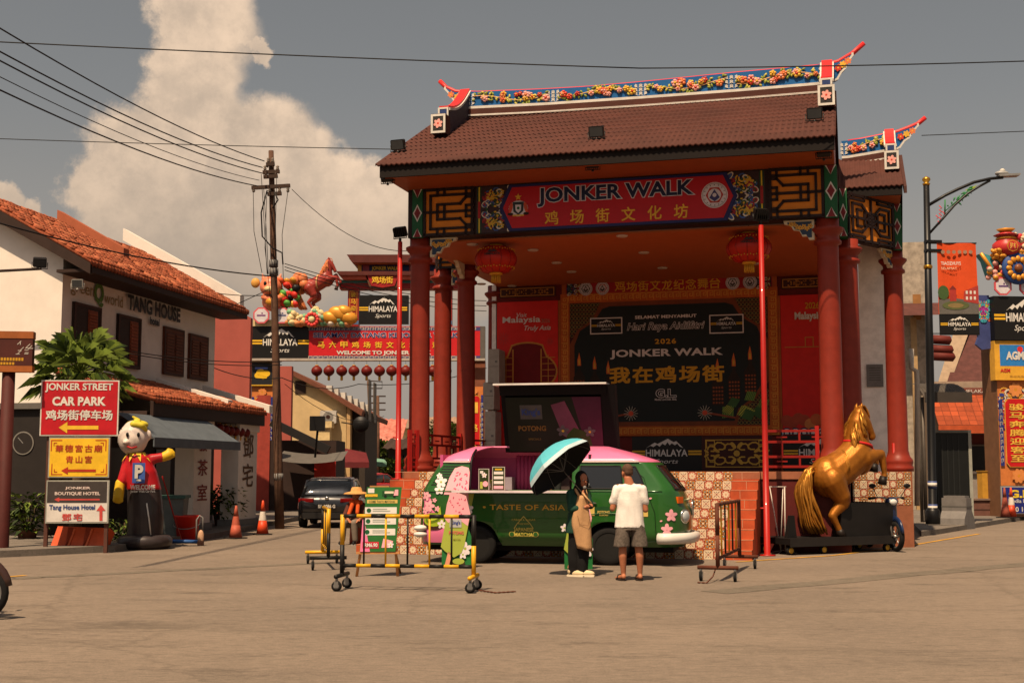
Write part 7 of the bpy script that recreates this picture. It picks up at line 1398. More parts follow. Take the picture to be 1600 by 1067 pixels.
t = thing('shophouse', 'shophouse with a dark brown sheet roof and pale verge rising behind the orange roof', 'building', BFR.W(0, 6), BFR.rz); ra = lambda px, py: BFR.hit(px, py, 6)
a, b, c, d = ra(1480, 596), ra(1600, 596), ra(1600, 498), ra(1556, 498)
mb = MB(); mb.add([(a[0], 0, a[1]), (b[0] + 2, 0, b[1]), (b[0] + 2, 4.5, c[1] + .6), (d[0] - .2, 4.5, c[1] + .6)], [(0, 1, 2, 3)], DRT); mb.build('roof', t)
mb = MB(); mb.add([(a[0] - .4, -.05, a[1] - .1), (a[0] + .1, -.05, a[1] - .1), (d[0] + .2, 4.4, c[1] + .9), (d[0] - .5, 4.4, c[1] + .9), (a[0] - .4, -.05, a[1] - .4), (d[0] - .5, 4.4, c[1] + .4)], [(0, 1, 2, 3), (0, 3, 5, 4)], m(150, 130, 110, .8, stain=.5)); mb.build('verge', t)
mb = MB(); mb.box(a[0], .1, 0, b[0] + 2, 4.4, a[1] - .02, m(140, 116, 100, .8, stain=.3)); mb.build('wall', t)
t = thing('shophouse', 'shabby pale building with torn grey sheeting behind the lamp post', 'building', BFR.W(0, 3), BFR.rz); rc = lambda px, py: BFR.hit(px, py, 3)
a, b = rc(1420, 735), rc(1447, 378); mb = MB(); mb.box(a[0] - 1, 0, 0, b[0] + .1, 4, b[1], m(160, 148, 134, .8, stain=.55, var=.3)); mb.build('wall', t); a, b = rc(1418, 500), rc(1470, 473); mb = MB(); mb.add([(a[0] - 1, -1.6, a[1]), (b[0] + .6, -1.6, a[1]), (b[0] + .6, 0, b[1]), (a[0] - 1, 0, b[1])], [(0, 1, 2, 3)], DRT); mb.box(a[0], -.8, 0, a[0] + .2, -.6, a[1], m(170, 140, 100, .7)); mb.build('lean_to_roof', t)
for px in (1432,): a, b = rc(px - 5, 500), rc(px + 6, 460); mb = MB(); mb.box(a[0], -.06, a[1], b[0], -.02, b[1], m(150, 104, 60, .7)); mb.build('shutter', t)
# red plank rack (hanging red rolled canopy) and metal awning
Y0 = 38; p0, p1 = at(1425, 615, Y0), at(1500, 618, Y0); t = thing('awning', 'dark corrugated metal awning with a curved end behind the lamp post', 'awning', (p0.x, Y0, 0), 0); mb = MB(); w_ = p1.x - p0.x; zt, zb_ = at(1430, 600, Y0).z, at(1430, 632, Y0).z; MET = m(84, 78, 72, .5, .3, stain=.3)
n = 30; rows = []
for i in range(6):
    u = i / 5; rows.append([(w_ * j / n * (1 - .02 * u), -1.2 * u, zt - (zt - zb_) * (1 - cos(u * 1.4)) - .15 * max(0, (j / n - .8) * 5) ** 2 * .8 + .02 * (j % 2)) for j in range(n + 1)])
mb.grid(rows, MET, False); mb.box(0, -1.2, zb_ - .0, w_ * .95, -1.15, zb_ + .3, m(60, 54, 50, .6)); mb.build('sheet', t); mb = MB(); [mb.cyl((w_ * u, -.4, 0), (w_ * u, -.4, zb_ + .2), .05, MET, n=8) for u in (.04, .12)]; mb.build('post', t)
mb = MB(); Y1 = 39
for k, py in enumerate((530, 545, 556)): a, b = at(1455, py, Y1), at(1487 + 3 * k, py + 2, Y1); mb.tube([a, a.lerp(b, .9), b], [.14, .14, .02], m(96, 34, 28, .7), 8)
mb.build('rolled_canopy', label='stack of dark red rolled canopies above the metal awning', cat='canopy')
ga = ground(1452, 823); mb = MB(); a, b = at(1460, 822, 37.5), at(1512, 676, 37.5); 
t = thing('gate', 'black sheet metal yard gate in a pale frame behind the lamp post', 'gate', (a.x, 37.5, .13), 0); mb.box(0, 0, .05, b.x - a.x, .05, b.z - .13, m(20, 22, 22, .5)); [mb.box(.12 + .16 * k, -.012, .1, .15 + .16 * k, -.001, b.z - .2, m(34, 36, 36, .5)) for k in range(5)]; mb.build('leaf', t); mb = MB(); mb.box(b.x - a.x, -.03, 0, b.x - a.x + .09, .1, b.z - .05, m(150, 150, 140, .6)); mb.box(0, -.03, b.z - .13, b.x - a.x, .1, b.z - .05, m(110, 108, 100, .6)); mb.build('frame', t)
def pipe(label, pts, r, mt, cat='pipe'): mb = MB(); mb.tube(pts, r, mt, 8); return mb.build('drain_pipe', label=label, cat=cat)
pipe('white bent drain pipe beside the right end of the stage', [at(1433, 790, 33.5), at(1433, 600, 33.5), at(1432, 580, 33.5), at(1424, 575, 33.5), at(1424, 545, 33.5)], .07, m(170, 160, 150, .5))
p = ground(1415, 845); mb = MB(); h_ = at(1415, 690, p.y).z; mb.box(-.06, -.06, 0, .06, .06, h_, DBR); mb.build('post', loc=p, label='dark brown square post at the right end of the tiled steps', cat='post')
p = ground(1403, 846); mb = MB(); h_ = at(1403, 692, p.y).z; mb.cyl((0, 0, 0), (0, 0, h_), .04, PRED, n=8); mb.build('post', loc=p + Vec((0, .1, 0)), label='thin bright red post beside the dark brown square post', cat='post')
# plastic water barrier, cones, cardboard
p = ground(1496, 826) + Vec((0, 0, .0)); t = thing('road_barrier', 'grey plastic water-filled road barrier on the right kerb', 'road barrier', p, R(50)); mb = MB(); GB = m(112, 108, 106, .6, stain=.2)
mb.prism([(-.42, 0), (.42, 0), (.36, .3), (.2, .5), (.19, .86), (-.19, .86), (-.2, .5), (-.36, .3)], -.35, .35, GB); mb.box(-.2, -.36, .6, .2, .36, .64, m(90, 88, 86, .6)); mb.box(-.16, -.3, .86, .16, .3, .92, GB); mb.build('body', t)
def cone(label, p, h=.72, cols=None, group='traffic cones', band=True):
    t = thing('traffic_cone', label, 'traffic cone', p, random.random(), group); c = cols or m(206, 70, 36, .45, var=.08); mb = MB(); r = lambda z: .15 - .125 * z / h
    mb.box(-.2, -.2, 0, .2, .2, .03, m(40, 34, 32, .7)); mb.build('base', t); mb = MB()
    zs_ = [.03, h * .42, h * .42, h * .68, h * .68, h]; mb.lathe([(r(.03) + .01, .03), (r(h * .42), h * .42)], c, 18); mb.lathe([(r(h * .42) + .002, h * .42), (r(h * .68) + .002, h * .68)], m(206, 196, 186, .5) if band else c, 18, caps=False); mb.lathe([(r(h * .68), h * .68), (r(h), h), (.015, h + .005)], c, 18); mb.build('body', t); return t
cone('faded orange traffic cone in front of the right arch pillar', at(1571, 808, 41) * Vec((1, 1, 0)) if False else Vec((at(1571, 806, 41).x, 41, .13)), .95, m(150, 74, 58, .7, stain=.3), band=False); cone('orange and white traffic cone beside the faded cone at the right arch', Vec((at(1581, 806, 41.2).x, 41.2, .13)), .95)
p = at(1545, 735, 43); mb = MB(); mb.cbox((0, 0, 0), (.7, .3, .95), m(190, 140, 50, .8, stain=.4), (0, 0, .2)); mb.cbox((0, 0, .49), (.74, .34, .04), m(150, 110, 40, .8), (0, 0, .2)); mb.build('carton', loc=Vec((p.x, 43, .61 + .5)), label='battered yellow box on a ledge left of the right arch pillar', cat='box')
mb = MB(); mb.box(-.9, -.3, 0, .9, .3, .62, m(104, 70, 60, .8, stain=.4)); mb.box(-.95, -.35, .62, .95, .35, .68, m(120, 100, 90, .8)); mb.box(-.92, -.31, .3, .92, .31, .34, m(80, 54, 46, .8)); mb.build('ledge', loc=Vec((at(1535, 780, 43).x, 43.05, .02)), label='low red brick ledge holding a battered yellow box', cat='wall')
# ------------------------------------------------------------------ left: the white two-storey shophouse
LF = F((-10.74, 30.3, 0), math.atan2(.9837, .1795)); WALL = m(226, 217, 208, .85, stain=.25, var=.06, sc_=1.5); CLAY = m(150, 78, 50, .85, var=.45, sc_=6, stain=.35, bump=.5); DWD = m(50, 34, 28, .7); SHU = m(104, 56, 36, .7, var=.15)
hs = thing('shophouse', 'white two-storey shophouse hotel with orange clay tile roof and brown shutters', 'building', LF.o, LF.rz)
LEN = LF.hit(335, 560, 0)[0]; ez = LF.hit(277, 466, -.86)[1] + .14; SLP = .56
mb = MB(); mb.box(0, 0, 0, LEN, 5.7, ez - .1, WALL); G_ = lambda x: [(x, 0, ez - .1), (x, 0, ez + .52), (x, 2.4, ez + .02 + 3.3 * SLP), (x, 5.7, ez), (x, 5.7, ez - .1)]
mb.add(G_(0) + G_(LEN), [(0, 1, 2, 3, 4), (9, 8, 7, 6, 5), (0, 5, 6, 1)], WALL); mb.build('wall', hs)
def clay(par, x0, x1, y0, z0, y1, z1):
    mb = MB(); roof_slope(mb, x0, x1, y0, z0, y1, z1, CLAY, .16, .03, .1); rg = random.Random(3); n = int(math.hypot(y1 - y0, z1 - z0) / .24)
    for k in range(n): # lapped tile rows
        u = k / n; yy, zz = y0 + (y1 - y0) * u, z0 + (z1 - z0) * u
        for j in range(int((x1 - x0) / .16)):
            if rg.random() < .8: x = x0 + .16 * j + .04; mb.cyl((x, yy, zz + .045), (x, yy + (y1 - y0) / n * .9, zz + (z1 - z0) / n * .9 + .02 + .02 * rg.random()), .042, CLAY if rg.random() < .7 else m(172, 100, 68, .85, var=.3), n=5)
    return mb.build('roof', par)
clay(hs, -.35, LEN + .5, -.9, ez + .12, 2.4, ez + .12 + 3.3 * SLP); clay(hs, -.35, LEN + .5, 5.7, ez + .12, 2.4, ez + .12 + 3.3 * SLP)
mb = MB(); mb.box(-.3, -.86, ez - .14, LEN + .45, -.8, ez + .08, DWD); mb.box(-.3, -.8, ez - .13, LEN + .45, 0, ez - .06, DWD); mb.add([(-.36, -.9, ez - .2), (-.36, -.9, ez + .06), (-.36, 2.4, ez + .06 + 3.3 * SLP), (-.36, 2.4, ez - .25 + 3.3 * SLP), (-.28, -.9, ez - .2), (-.28, -.9, ez + .06), (-.28, 2.4, ez + .06 + 3.3 * SLP), (-.28, 2.4, ez - .25 + 3.3 * SLP)], [(0, 3, 2, 1), (4, 5, 6, 7), (0, 4, 7, 3)], DWD); mb.build('eave_board', hs)
for x, h_, c, y_0, ye in ((LF.hit(235, 433, -.3)[0], .3, m(160, 88, 60, .8, var=.08), .5, 2.5), (LEN + .1, .38, WALL, -.75, 3.2)):
    mb = MB(); z = lambda y: ez + .12 + (y + .9) * SLP; mb.add([(x, y_0, z(y_0)), (x, y_0, z(y_0) + h_), (x, ye, z(ye) + h_), (x, ye, z(ye)), (x + .32, y_0, z(y_0)), (x + .32, y_0, z(y_0) + h_), (x + .32, ye, z(ye) + h_), (x + .32, ye, z(ye))], [(0, 3, 2, 1), (4, 5, 6, 7), (0, 1, 5, 4), (1, 2, 6, 5)], c); mb.build('party_wall', hs)
for k, (pa, pb, ya, yb_) in enumerate(((111, 154, 471, 556), (181, 217, 489, 578), (254, 285, 508, 590), (294, 323, 519, 597))):
    x0, x1 = LF.hit(pa, 520)[0], LF.hit(pb, 520)[0]; z1, z0 = LF.hit((pa + pb) / 2, ya + 5)[1], LF.hit((pa + pb) / 2, yb_ - 3)[1]
    mb = MB(); mb.box(x0, -.06, z0, x1, .0, z1, DWD if k < 2 else SHU); wn = mb.build('window', hs); mb = MB(); mb.M = Matrix.Translation((0, -.06, 0)); w_ = x1 - x0; n = 12
    for a, b in ((.06, .48), (.52, .94)) if k > 1 else ((.5, .86),):
        mb.rect(x0 + a * w_, z0 + .1, x0 + b * w_, z1 - .12, m(84, 44, 30, .7) if k > 1 else m(128, 62, 34, .7), .01)
        for j in range(n): zz = z0 + .14 + (z1 - z0 - .3) * j / n; mb.prism([(x0 + (a + .03) * w_, zz), (x0 + (b - .03) * w_, zz), (x0 + (b - .03) * w_, zz + .05), (x0 + (a + .03) * w_, zz + .05)], -.035, -.01, SHU if k > 1 else m(140, 70, 40, .7))
    mb.frame(x0, z0, x1, z1, .07, m(70, 44, 36, .7), .02); mb.M = Matrix(); mb.build('shutter', wn)
a, b = LF.hit(195, 478), LF.hit(278, 484); text('TANG HOUSE', BLK, hs, (a[0] + b[0]) / 2, (a[1] + b[1]) / 2 - .03, b[0] - a[0], .42, -.08, .05); a, b = LF.hit(231, 500), LF.hit(246, 505); text('hotel', BLK, hs, (a[0] + b[0]) / 2, (a[1] + b[1]) / 2, b[0] - a[0], .22, -.06, .05)
a, b = LF.hit(110, 452), LF.hit(146, 460); OLV = m(150, 128, 84, .7); text('green', OLV, hs, (a[0] + b[0]) / 2, (a[1] + b[1]) / 2, b[0] - a[0], .3, -.02, .0); a = LF.hit(153, 461); text('Q', m(84, 120, 44, .6), hs, a[0], a[1], .5, .62, -.03, .05); a, b = LF.hit(162, 465), LF.hit(191, 472); text('world', OLV, hs, (a[0] + b[0]) / 2, (a[1] + b[1]) / 2, b[0] - a[0], .3, -.02, .0)
# covered walkway: lower roof, columns, awning, dark shop front
le = LF.hit(312, 636, -2.6)[1]; lx1 = LF.hit(417, 645, -2.6)[0]; lx0 = -.3; lt = LF.hit(270, 603, 0)[1]
clay(hs, lx0, lx1, -2.6, le + .1, 0, lt)
mb = MB(); mb.box(lx0, -2.56, le - .32, lx1 - .05, -2.48, le + .06, DWD); mb.box(lx0, -2.4, le - .3, lx1, -.05, le - .2, m(60, 44, 38, .8)); mb.build('eave_board', hs)
for pa in (297, 366):
    x = LF.hit(pa, 610, -1.2)[0]; mb = MB(); mb.add([(x, -2.3, le + .1), (x, -2.3, le + .32), (x, -.2, lt + .12), (x, -.2, lt - .2), (x + .3, -2.3, le + .1), (x + .3, -2.3, le + .32), (x + .3, -.2, lt + .12), (x + .3, -.2, lt - .2)], [(0, 3, 2, 1), (4, 5, 6, 7), (0, 1, 5, 4), (1, 2, 6, 5)], WALL); mb.build('party_wall', hs)
for pa, pb, yb_, chars, cc in ((297, 324, 800, '發茶室', m(130, 50, 44, .7)), (367, 396, 826, '鄧宅', m(96, 66, 44, .7))):
    x0, x1 = LF.hit(pa, 720, -2.3)[0], LF.hit(pb, 720, -2.3)[0]; x0, x1 = min(x0, x1 - .4), x1; mb = MB(); mb.box(x0, -2.4, 0, x1, -1.9, le - .3, WALL); mb.box(x0 - .05, -2.45, 0, x1 + .05, -1.85, .3, GREY); mb.box(x0 - .05, -2.45, le - .5, x1 + .05, -1.85, le - .31, WALL); mb.build('column', hs); zt = LF.hit(pa, 685 if len(chars) > 2 else 690, -2.4)[1]
    for k, c in enumerate(chars): text(c, cc, hs, (x0 + x1) / 2, zt - .1 - k * (.62 if len(chars) > 2 else .8), (x1 - x0) * .55, .4 if len(chars) > 2 else .62, -2.41, .02)
mb = MB(); mb.box(.2, -.06, .12, LEN, -.01, le - .3, m(66, 52, 46, .8, stain=.4)); [mb.box(x, -.1, .13, x + 1.0, -.06, 2.3, DWD) for x in (1.2, 3.6, 6.4)]; [mb.box(x, -.1, .9, x + .9, -.06, 2.2, m(40, 40, 42, .3)) for x in (2.4, 5.0, 7.8)]; mb.build('shop_front', hs)
ax0, ax1 = LF.hit(214, 660, -3.0)[0], LF.hit(352, 668, -3.0)[0]; az = LF.hit(280, 690, -3.4)[1]; AWN = m(88, 96, 104, .75, stain=.2)
t = thing('awning', 'faded grey blue canvas awning under the lower tiled roof of the white shophouse', 'awning', LF.o, LF.rz); mb = MB(); mb.grid([[(ax0 + (ax1 - ax0) * j / 16, -2.5 - .9 * i / 4, az + .62 - .14 * i - (.03 * (j % 2) if i == 4 else 0)) for j in range(17)] for i in range(5)], AWN, True); mb.box(ax0, -3.42, az - .14, ax1, -3.39, az + .07, AWN); mb.build('canvas', t); mb = MB(); [mb.cyl((x, -2.5, az + .1), (x, -3.4, az + .05), .02, STEEL, n=6) for x in (ax0, (ax0 + ax1) / 2, ax1)]; mb.build('bracket', t)
def mini_lantern(label, p, group, r=.2, hh=.16, parent_scale=1):
    t = thing('lantern', label, 'lantern', p, 0, group); mb = MB(); mb.lathe([(r * .3, -hh)] + [(r * cos(a_), hh * sin(a_)) for a_ in [-1.1 + .22 * k for k in range(11)]] + [(r * .3, hh)], m(104, 22, 16, .5), 14); mb.build('shade', t)
    mb = MB(); mb.lathe([(r * .3, hh), (r * .32, hh * 1.15), (.01, hh * 1.2)], LG_, 10); mb.cyl((0, 0, hh), (0, 0, hh * 2), .006, BLK, n=4); mb.build('cap', t); mb = MB(); mb.lathe([(.01, -hh * 1.9), (r * .24, -hh * 1.8), (r * .22, -hh)], LG_, 10); mb.build('tassel', t); return t
L0 = mini_lantern('small red lantern hanging in the row along the white shophouse eave', LF.W(LF.hit(343, 669, -2.4)[0], -2.4, LF.hit(343, 669, -2.4)[1]), 'lanterns along the shophouse eave', .13, .12)
for px, py in ((352, 671), (360, 673), (368, 674), (376, 675), (384, 676)): x, z = LF.hit(px, py, -2.4); c = copy_tree(L0); c.location = LF.W(x, -2.4, z)
# gable side: dark shop front with ring sign and a canopy; lamp box
GF = F(LF.W(0, 0), LF.rz - pi / 2); gq = lambda px, py, b=-.1: GF.hit(px, py, b)
t = thing('shop_front_annex', 'dark shop front with a white ring emblem under the gable of the white shophouse', 'shop front', GF.o, GF.rz)
a, b = gq(-60, 640, -.6), gq(78, 636, -.6); mb = MB(); mb.box(a[0], -.6, .13, b[0], -.01, a[1], m(38, 33, 31, .8)); mb.build('front', t); mb = MB(); mb.box(a[0], -.7, a[1], b[0] + .1, -.01, a[1] + .14, m(96, 92, 88, .7)); mb.build('ledge', t); mb = MB(); c = gq(36, 692, -.62); mb.M = Matrix.Translation((0, -.6, 0)); mb.circ(c[0], c[1], .27, m(120, 116, 110, .6), .02, 28); mb.circ(c[0], c[1], .24, m(38, 33, 31, .8), .024, 28); mb.line([(c[0], c[1]), (c[0] - .12, c[1] + .12)], .02, GREY, .03); mb.M = Matrix(); mb.build('emblem', t)
floodlight('small pale floodlight box at the eave corner of the white shophouse', LF.W(-.2, -.5, ez - .5), R(0), .2, .9, 'wall lamps', m(150, 146, 140, .5)); floodlight('dark spotlight on a bracket across the white gable wall', at(62, 418, 29.4), R(20), .6, 1.0, 'wall lamps'); mb = MB(); mb.cyl(at(-10, 424, 29.6), at(64, 420, 29.4), .035, DWD, n=6); mb.build('bracket_arm', label='dark horizontal bracket arm fixed across the white gable wall', cat='bracket')
# next building: flat red wall
NF = F((LF.W(LEN + .2, 0).x - .6, LF.W(LEN + .2, 0).y + 5.4, 0), 0); a, b = NF.hit(310, 470), NF.hit(392, 492); PWL = m(164, 84, 74, .85, stain=.2, var=.08, sc_=1.5)
mb = MB(); mb.prism([(a[0], 0), (b[0], 0), (b[0], b[1] - .1), (NF.hit(362, 480)[0], NF.hit(362, 481)[1]), (a[0], a[1] + .4)], 0, .35, PWL); mb.build('house', loc=NF.o, label='building with a plain coral red wall behind the white shophouse', cat='building')
# brown sign on a red post at the far left
g_ = ground(10, 866); t = thing('shop_sign', 'brown and orange shop sign on a red post at the left edge', 'sign', g_, R(8)); bl, br = at(-40, 520, g_.y) - g_, at(50, 580, g_.y) - g_
mb = MB(); mb.lathe([(.15, 0), (.13, .1), (.125, br.z)], m(70, 24, 20, .7), 14, (-.1, .05, 0)); mb.build('post', t); mb = MB(); mb.box(bl.x, -.1, br.z, br.x, .1, bl.z, m(74, 32, 26, .6)); mb.box(bl.x, -.11, bl.z - .12, br.x + .01, .11, bl.z + .02, m(150, 84, 40, .6)); mb.box(bl.x, -.11, br.z - .02, br.x + .01, .11, br.z + .1, m(160, 90, 40, .6)); mb.build('board', t)  # red post coloured darker, its shade is put into the paint
mb = MB(); mb.M = Matrix.Translation((0, -.1, 0)); rg = random.Random(9)
for cx in (.04, .22):
    for k in range(9): x, z = cx + rg.uniform(0, .12), br.z + .32 + rg.uniform(0, .22); mb.line([(x, z), (x + rg.choice((.06, 0)), z + rg.choice((0, .06)))], .014, m(180, 170, 160, .6), .004 + .0004 * k)
for k in range(14): mb.rect(bl.x + .25 + .055 * k, br.z + .2, bl.x + .29 + .055 * k, br.z + .26, m(190, 140, 30, .6), .004); (k < 10) and mb.rect(bl.x + .3 + .055 * k, br.z + .12, bl.x + .34 + .055 * k, br.z + .17, m(190, 140, 30, .6), .004)
mb.M = Matrix(); mb.build('print', t)
# stack of direction signs
g_ = ground(122, 864); DF = F(g_, R(3)); dq = lambda px, py: DF.hit(px, py, 0); t = thing('sign_stack', 'stack of red, yellow, black and white direction boards on two posts', 'sign', g_, DF.rz)
for px in (72, 166): x = dq(px, 800)[0]; mb = MB(); mb.box(x - .035, .0, 0, x + .035, .07, dq(px, 600)[1], m(84, 52, 42, .7)); mb.build('post', t)
def dboard(a, b, mt, rim=WHT):
    p, q = dq(*a), dq(*b); mb = MB(); mb.box(p[0], -.05, q[1], q[0], -.005, p[1], rim); e = .025; mb.box(p[0] + e, -.056, q[1] + e, q[0] - e, -.049, p[1] - e, mt); return mb.build('sign_board', t), p, q
def dtext(par, s, a, b, mt, bold=.02, **k): p, q = dq(*a), dq(*b); text(s, mt, par, (p[0] + q[0]) / 2, (p[1] + q[1]) / 2, abs(q[0] - p[0]), abs(p[1] - q[1]), -.06, bold, **k)
def arrow(par, a, b, mt, wd, head): # from tail a to tip b
    p, q = Vec(dq(*a)), Vec(dq(*b)); d = (q - p).normalized(); n = Vec((-d.y, d.x)); h = q - d * head; mb = MB(); mb.M = Matrix.Translation((0, -.056, 0)); mb.poly([tuple(v) for v in (p + n * wd / 2, h + n * wd / 2, h + n * wd * 1.5, q, h - n * wd * 1.5, h - n * wd / 2, p - n * wd / 2)], mt, .006); mb.M = Matrix(); mb.build('arrow', par)
bd_, p, q = dboard((66, 594), (185, 681), m(178, 26, 36, .45)); dtext(bd_, 'JONKER STREET', (72, 613), (178, 599), WHT, .03); dtext(bd_, 'CAR PARK', (83, 634), (167, 620), WHT, .04); dtext(bd_, '鸡场街停车场', (73, 656), (177, 641), WHT, .04); arrow(bd_, (155, 668), (93, 668), YEL, .075, .17)
bd_, p, q = dboard((78, 683), (171, 746), m(226, 180, 40, .5), m(150, 150, 140, .5)); CR2 = m(170, 50, 30, .5); dtext(bd_, '華德宮古廟', (88, 706), (161, 695), CR2, .02, spacing=1.3); dtext(bd_, '青山宮', (104, 723), (145, 712), CR2, .02, spacing=1.3); arrow(bd_, (151, 735), (97, 735), CR2, .05, .13)
mb = MB(); mb.M = Matrix.Translation((0, -.057, 0))
for sx, sz, a in ((1, -1, (82, 688)), (-1, -1, (167, 688)), (1, 1, (82, 741)), (-1, 1, (167, 741))): x, z = dq(*a); mb.line([(x + sx * .2, z), (x, z), (x, z + sz * .2)], .018, CR2, .002); mb.line([(x + sx * .1, z + sz * .05), (x + sx * .05, z + sz * .05), (x + sx * .05, z + sz * .1)], .014, CR2, .004)
mb.M = Matrix(); mb.build('corner_ornament', bd_)
bd_, p, q = dboard((74, 750), (170, 817), m(206, 200, 194, .5), m(150, 150, 140, .5)); mb = MB(); a, b = dq(76, 752), dq(168, 785); mb.box(a[0], -.06, b[1], b[0], -.057, a[1], m(62, 56, 54, .5)); mb.build('dark_half', bd_); LRD = m(190, 70, 64, .5)
dtext(bd_, 'JONKER', (103, 765), (143, 760), m(206, 190, 184, .5), .03, outline=LRD); dtext(bd_, 'BOUTIQUE HOTEL', (87, 774), (158, 768), m(206, 190, 184, .5), .03, outline=LRD); arrow(bd_, (157, 780), (86, 780), LRD, .03, .1); dtext(bd_, 'Tang House Hotel', (78, 798), (150, 788), m(50, 70, 120, .5), .03); dtext(bd_, '鄧宅', (98, 813), (130, 802), LRD, .03, spacing=1.3); arrow(bd_, (159, 813), (159, 788), LRD, .06, .12)
# orange barrier leaning under the signs
t = thing('road_barrier', 'orange plastic road barrier lying tilted under the sign stack', 'road barrier', ground(121, 862) + Vec((0, -.1, 0)), R(-3)); mb = MB(); OB = m(206, 84, 42, .5, stain=.15); mb.M = Matrix.Rotation(-.35, 4, 'X'); mb.prism([(-.56, 0), (.5, -.0), (.62, .5), (-.46, .54)], .0, .3, OB)
for x in (-.24, .12): mb.add([(x, -.002, .12), (x + .04, -.06, .16), (x + .16, -.002, .5), (x + .02, -.05, .5), (x - .1, -.002, .14)], [(0, 1, 2), (0, 3, 1), (1, 3, 2)], m(150, 56, 28, .6)); mb.cbox((x + .1, -.01, .26), (.04, .03, .46), m(222, 104, 60, .5), (0, .2, 0))
mb.M = Matrix(); mb.build('body', t)
# inflatable man
g_ = ground(226, 857); t = thing('inflatable_figure', 'tall inflatable figure in a red welcome shirt with blue parking square beside the sign stack', 'inflatable', g_, R(18)); RSH = m(178, 28, 36, .4, coat=.2); DPN = m(52, 44, 44, .45, coat=.2); FWH = m(214, 200, 192, .4, coat=.3)
blob('base', [('t', [((.42 * cos(a_), .42 * sin(a_), .15), .15) for a_ in [2 * pi * k / 20 for k in range(21)]]), ('c', (0, 0, .12), .3, (0, 0, .2), .3)], DPN, t, .03, 4)
blob('trousers', [('l', [(0, 0, .2, .36, .34), (0, 0, .7, .37, .34), (-.05, 0, 1.25, .35, .32), (-.06, 0, 1.3, .3, .27)])], DPN, t, .03, 4); blob('shirt', [('l', [(-.05, 0, 1.22, .365, .34), (-.12, 0, 1.6, .33, .32), (-.2, 0, 1.9, .26, .25), (-.22, 0, 2.0, .16, .15)]), ('t', [((.0, 0, 1.84), .13), ((.2, -.05, 1.88), .1), ((.3, -.05, 1.9), .1)]), ('t', [((-.36, 0, 1.82), .13), ((-.5, -.1, 1.4), .1)])], RSH, t, .025, 4)
blob('head', [('e', (-.3, 0, 2.28), (.31, .3, .34)), ('e', (-.27, 0, 2.45), (.25, .25, .22)), ('e', (.0, .02, 2.36), (.08, .07, .12)), ('e', (-.45, -.27, 2.2), (.06, .07, .05))], FWH, t, .025, 3); blob('hair', [('e', (-.22, .08, 2.58), (.24, .22, .1)), ('t', [((-.3, -.18, 2.58), .08), ((-.14, -.2, 2.56), .07), ((-.04, -.14, 2.46), .04)]), ('c', (-.2, -.1, 2.66), .05, (-.32, -.1, 2.74), .03)], m(206, 190, 60, .5), t, .025, 3)
for a, b, c in (((.32, -.05, 1.9), (.43, -.05, 1.95), 1), ((-.53, -.1, 1.36), (-.56, -.14, 1.08), 0)): blob('glove', [('c', a, .1, b, .11)] + [('c', b, .05, tuple(Vec(b) + Vec((.1 * cos(k), -.02, .1 * sin(k)))), .045) for k in ((-.2, .4, 1.0, 1.6) if c else (-2.4, -1.9, -1.4, -.9))], m(216, 176, 40, .5), t, .02, 3)
mb = MB()
for k in range(9): a_ = 2 * pi * k / 9; mb.add([(-.22 + .18 * cos(a_ - .35), .18 * sin(a_ - .35), 2.0), (-.22 + .18 * cos(a_ + .35), .18 * sin(a_ + .35), 2.0), (-.2 + .34 * cos(a_), .33 * sin(a_), 1.8)], [(0, 2, 1)], m(216, 180, 50, .5))
mb.build('collar', t); mb = MB(); rot = lambda x, z, d: None
def shp(x, z): y = -.35 * math.sqrt(max(.05, 1 - ((x + .06) / .42) ** 2)) - .03; return (x, y, z)
def patch(pts, mt, d=0): mb.add([(shp(x, z)[0], shp(x, z)[1] - d, z) for x, z in pts], [tuple(range(len(pts)))], mt)
patch([(-.3, 1.36), (-.05, 1.36), (-.05, 1.78), (-.3, 1.78)], m(60, 90, 160, .5), .01); mb.build('parking_square', t); text('P', WHT, t, -.17, 1.6, .17, .28, -.38, .05); mb = MB(); mb.M = Matrix.Translation((0, -.378, 0)); mb.rect(-.22, 1.4, -.12, 1.44, WHT, .006); mb.build('car_symbol', t)
text('WELCOME', WHT, t, -.09, 1.28, .5, .1, -.39, .04); text('Jonker Walk Car Park', WHT, t, -.08, 1.19, .5, .07, -.385, .03); mb = MB(); mb.tube([shp(.0, .95) , shp(.06, .6), shp(.1, .3)], .016, WHT, 5); mb.build('stripe', t); mb = MB(); [mb.ell((x, -.285, 2.36), (.03, .03, .05), BLK) for x in (-.42, -.2)]; mb.tube([(-.42, -.28, 2.12), (-.33, -.31, 2.08), (-.22, -.3, 2.11)], .022, m(170, 40, 44, .5), 6); mb.build('face', t)
mb = MB(); mb.tube([g_ + Vec((.3, .1, 1.5)), ground(272, 852) + Vec((0, .2, .4)), ground(282, 850) + Vec((0, .2, .02))], .015, m(150, 30, 28, .6), 5); mb.build('rope', label='red guy rope running from the inflatable figure to the red bucket', cat='rope')
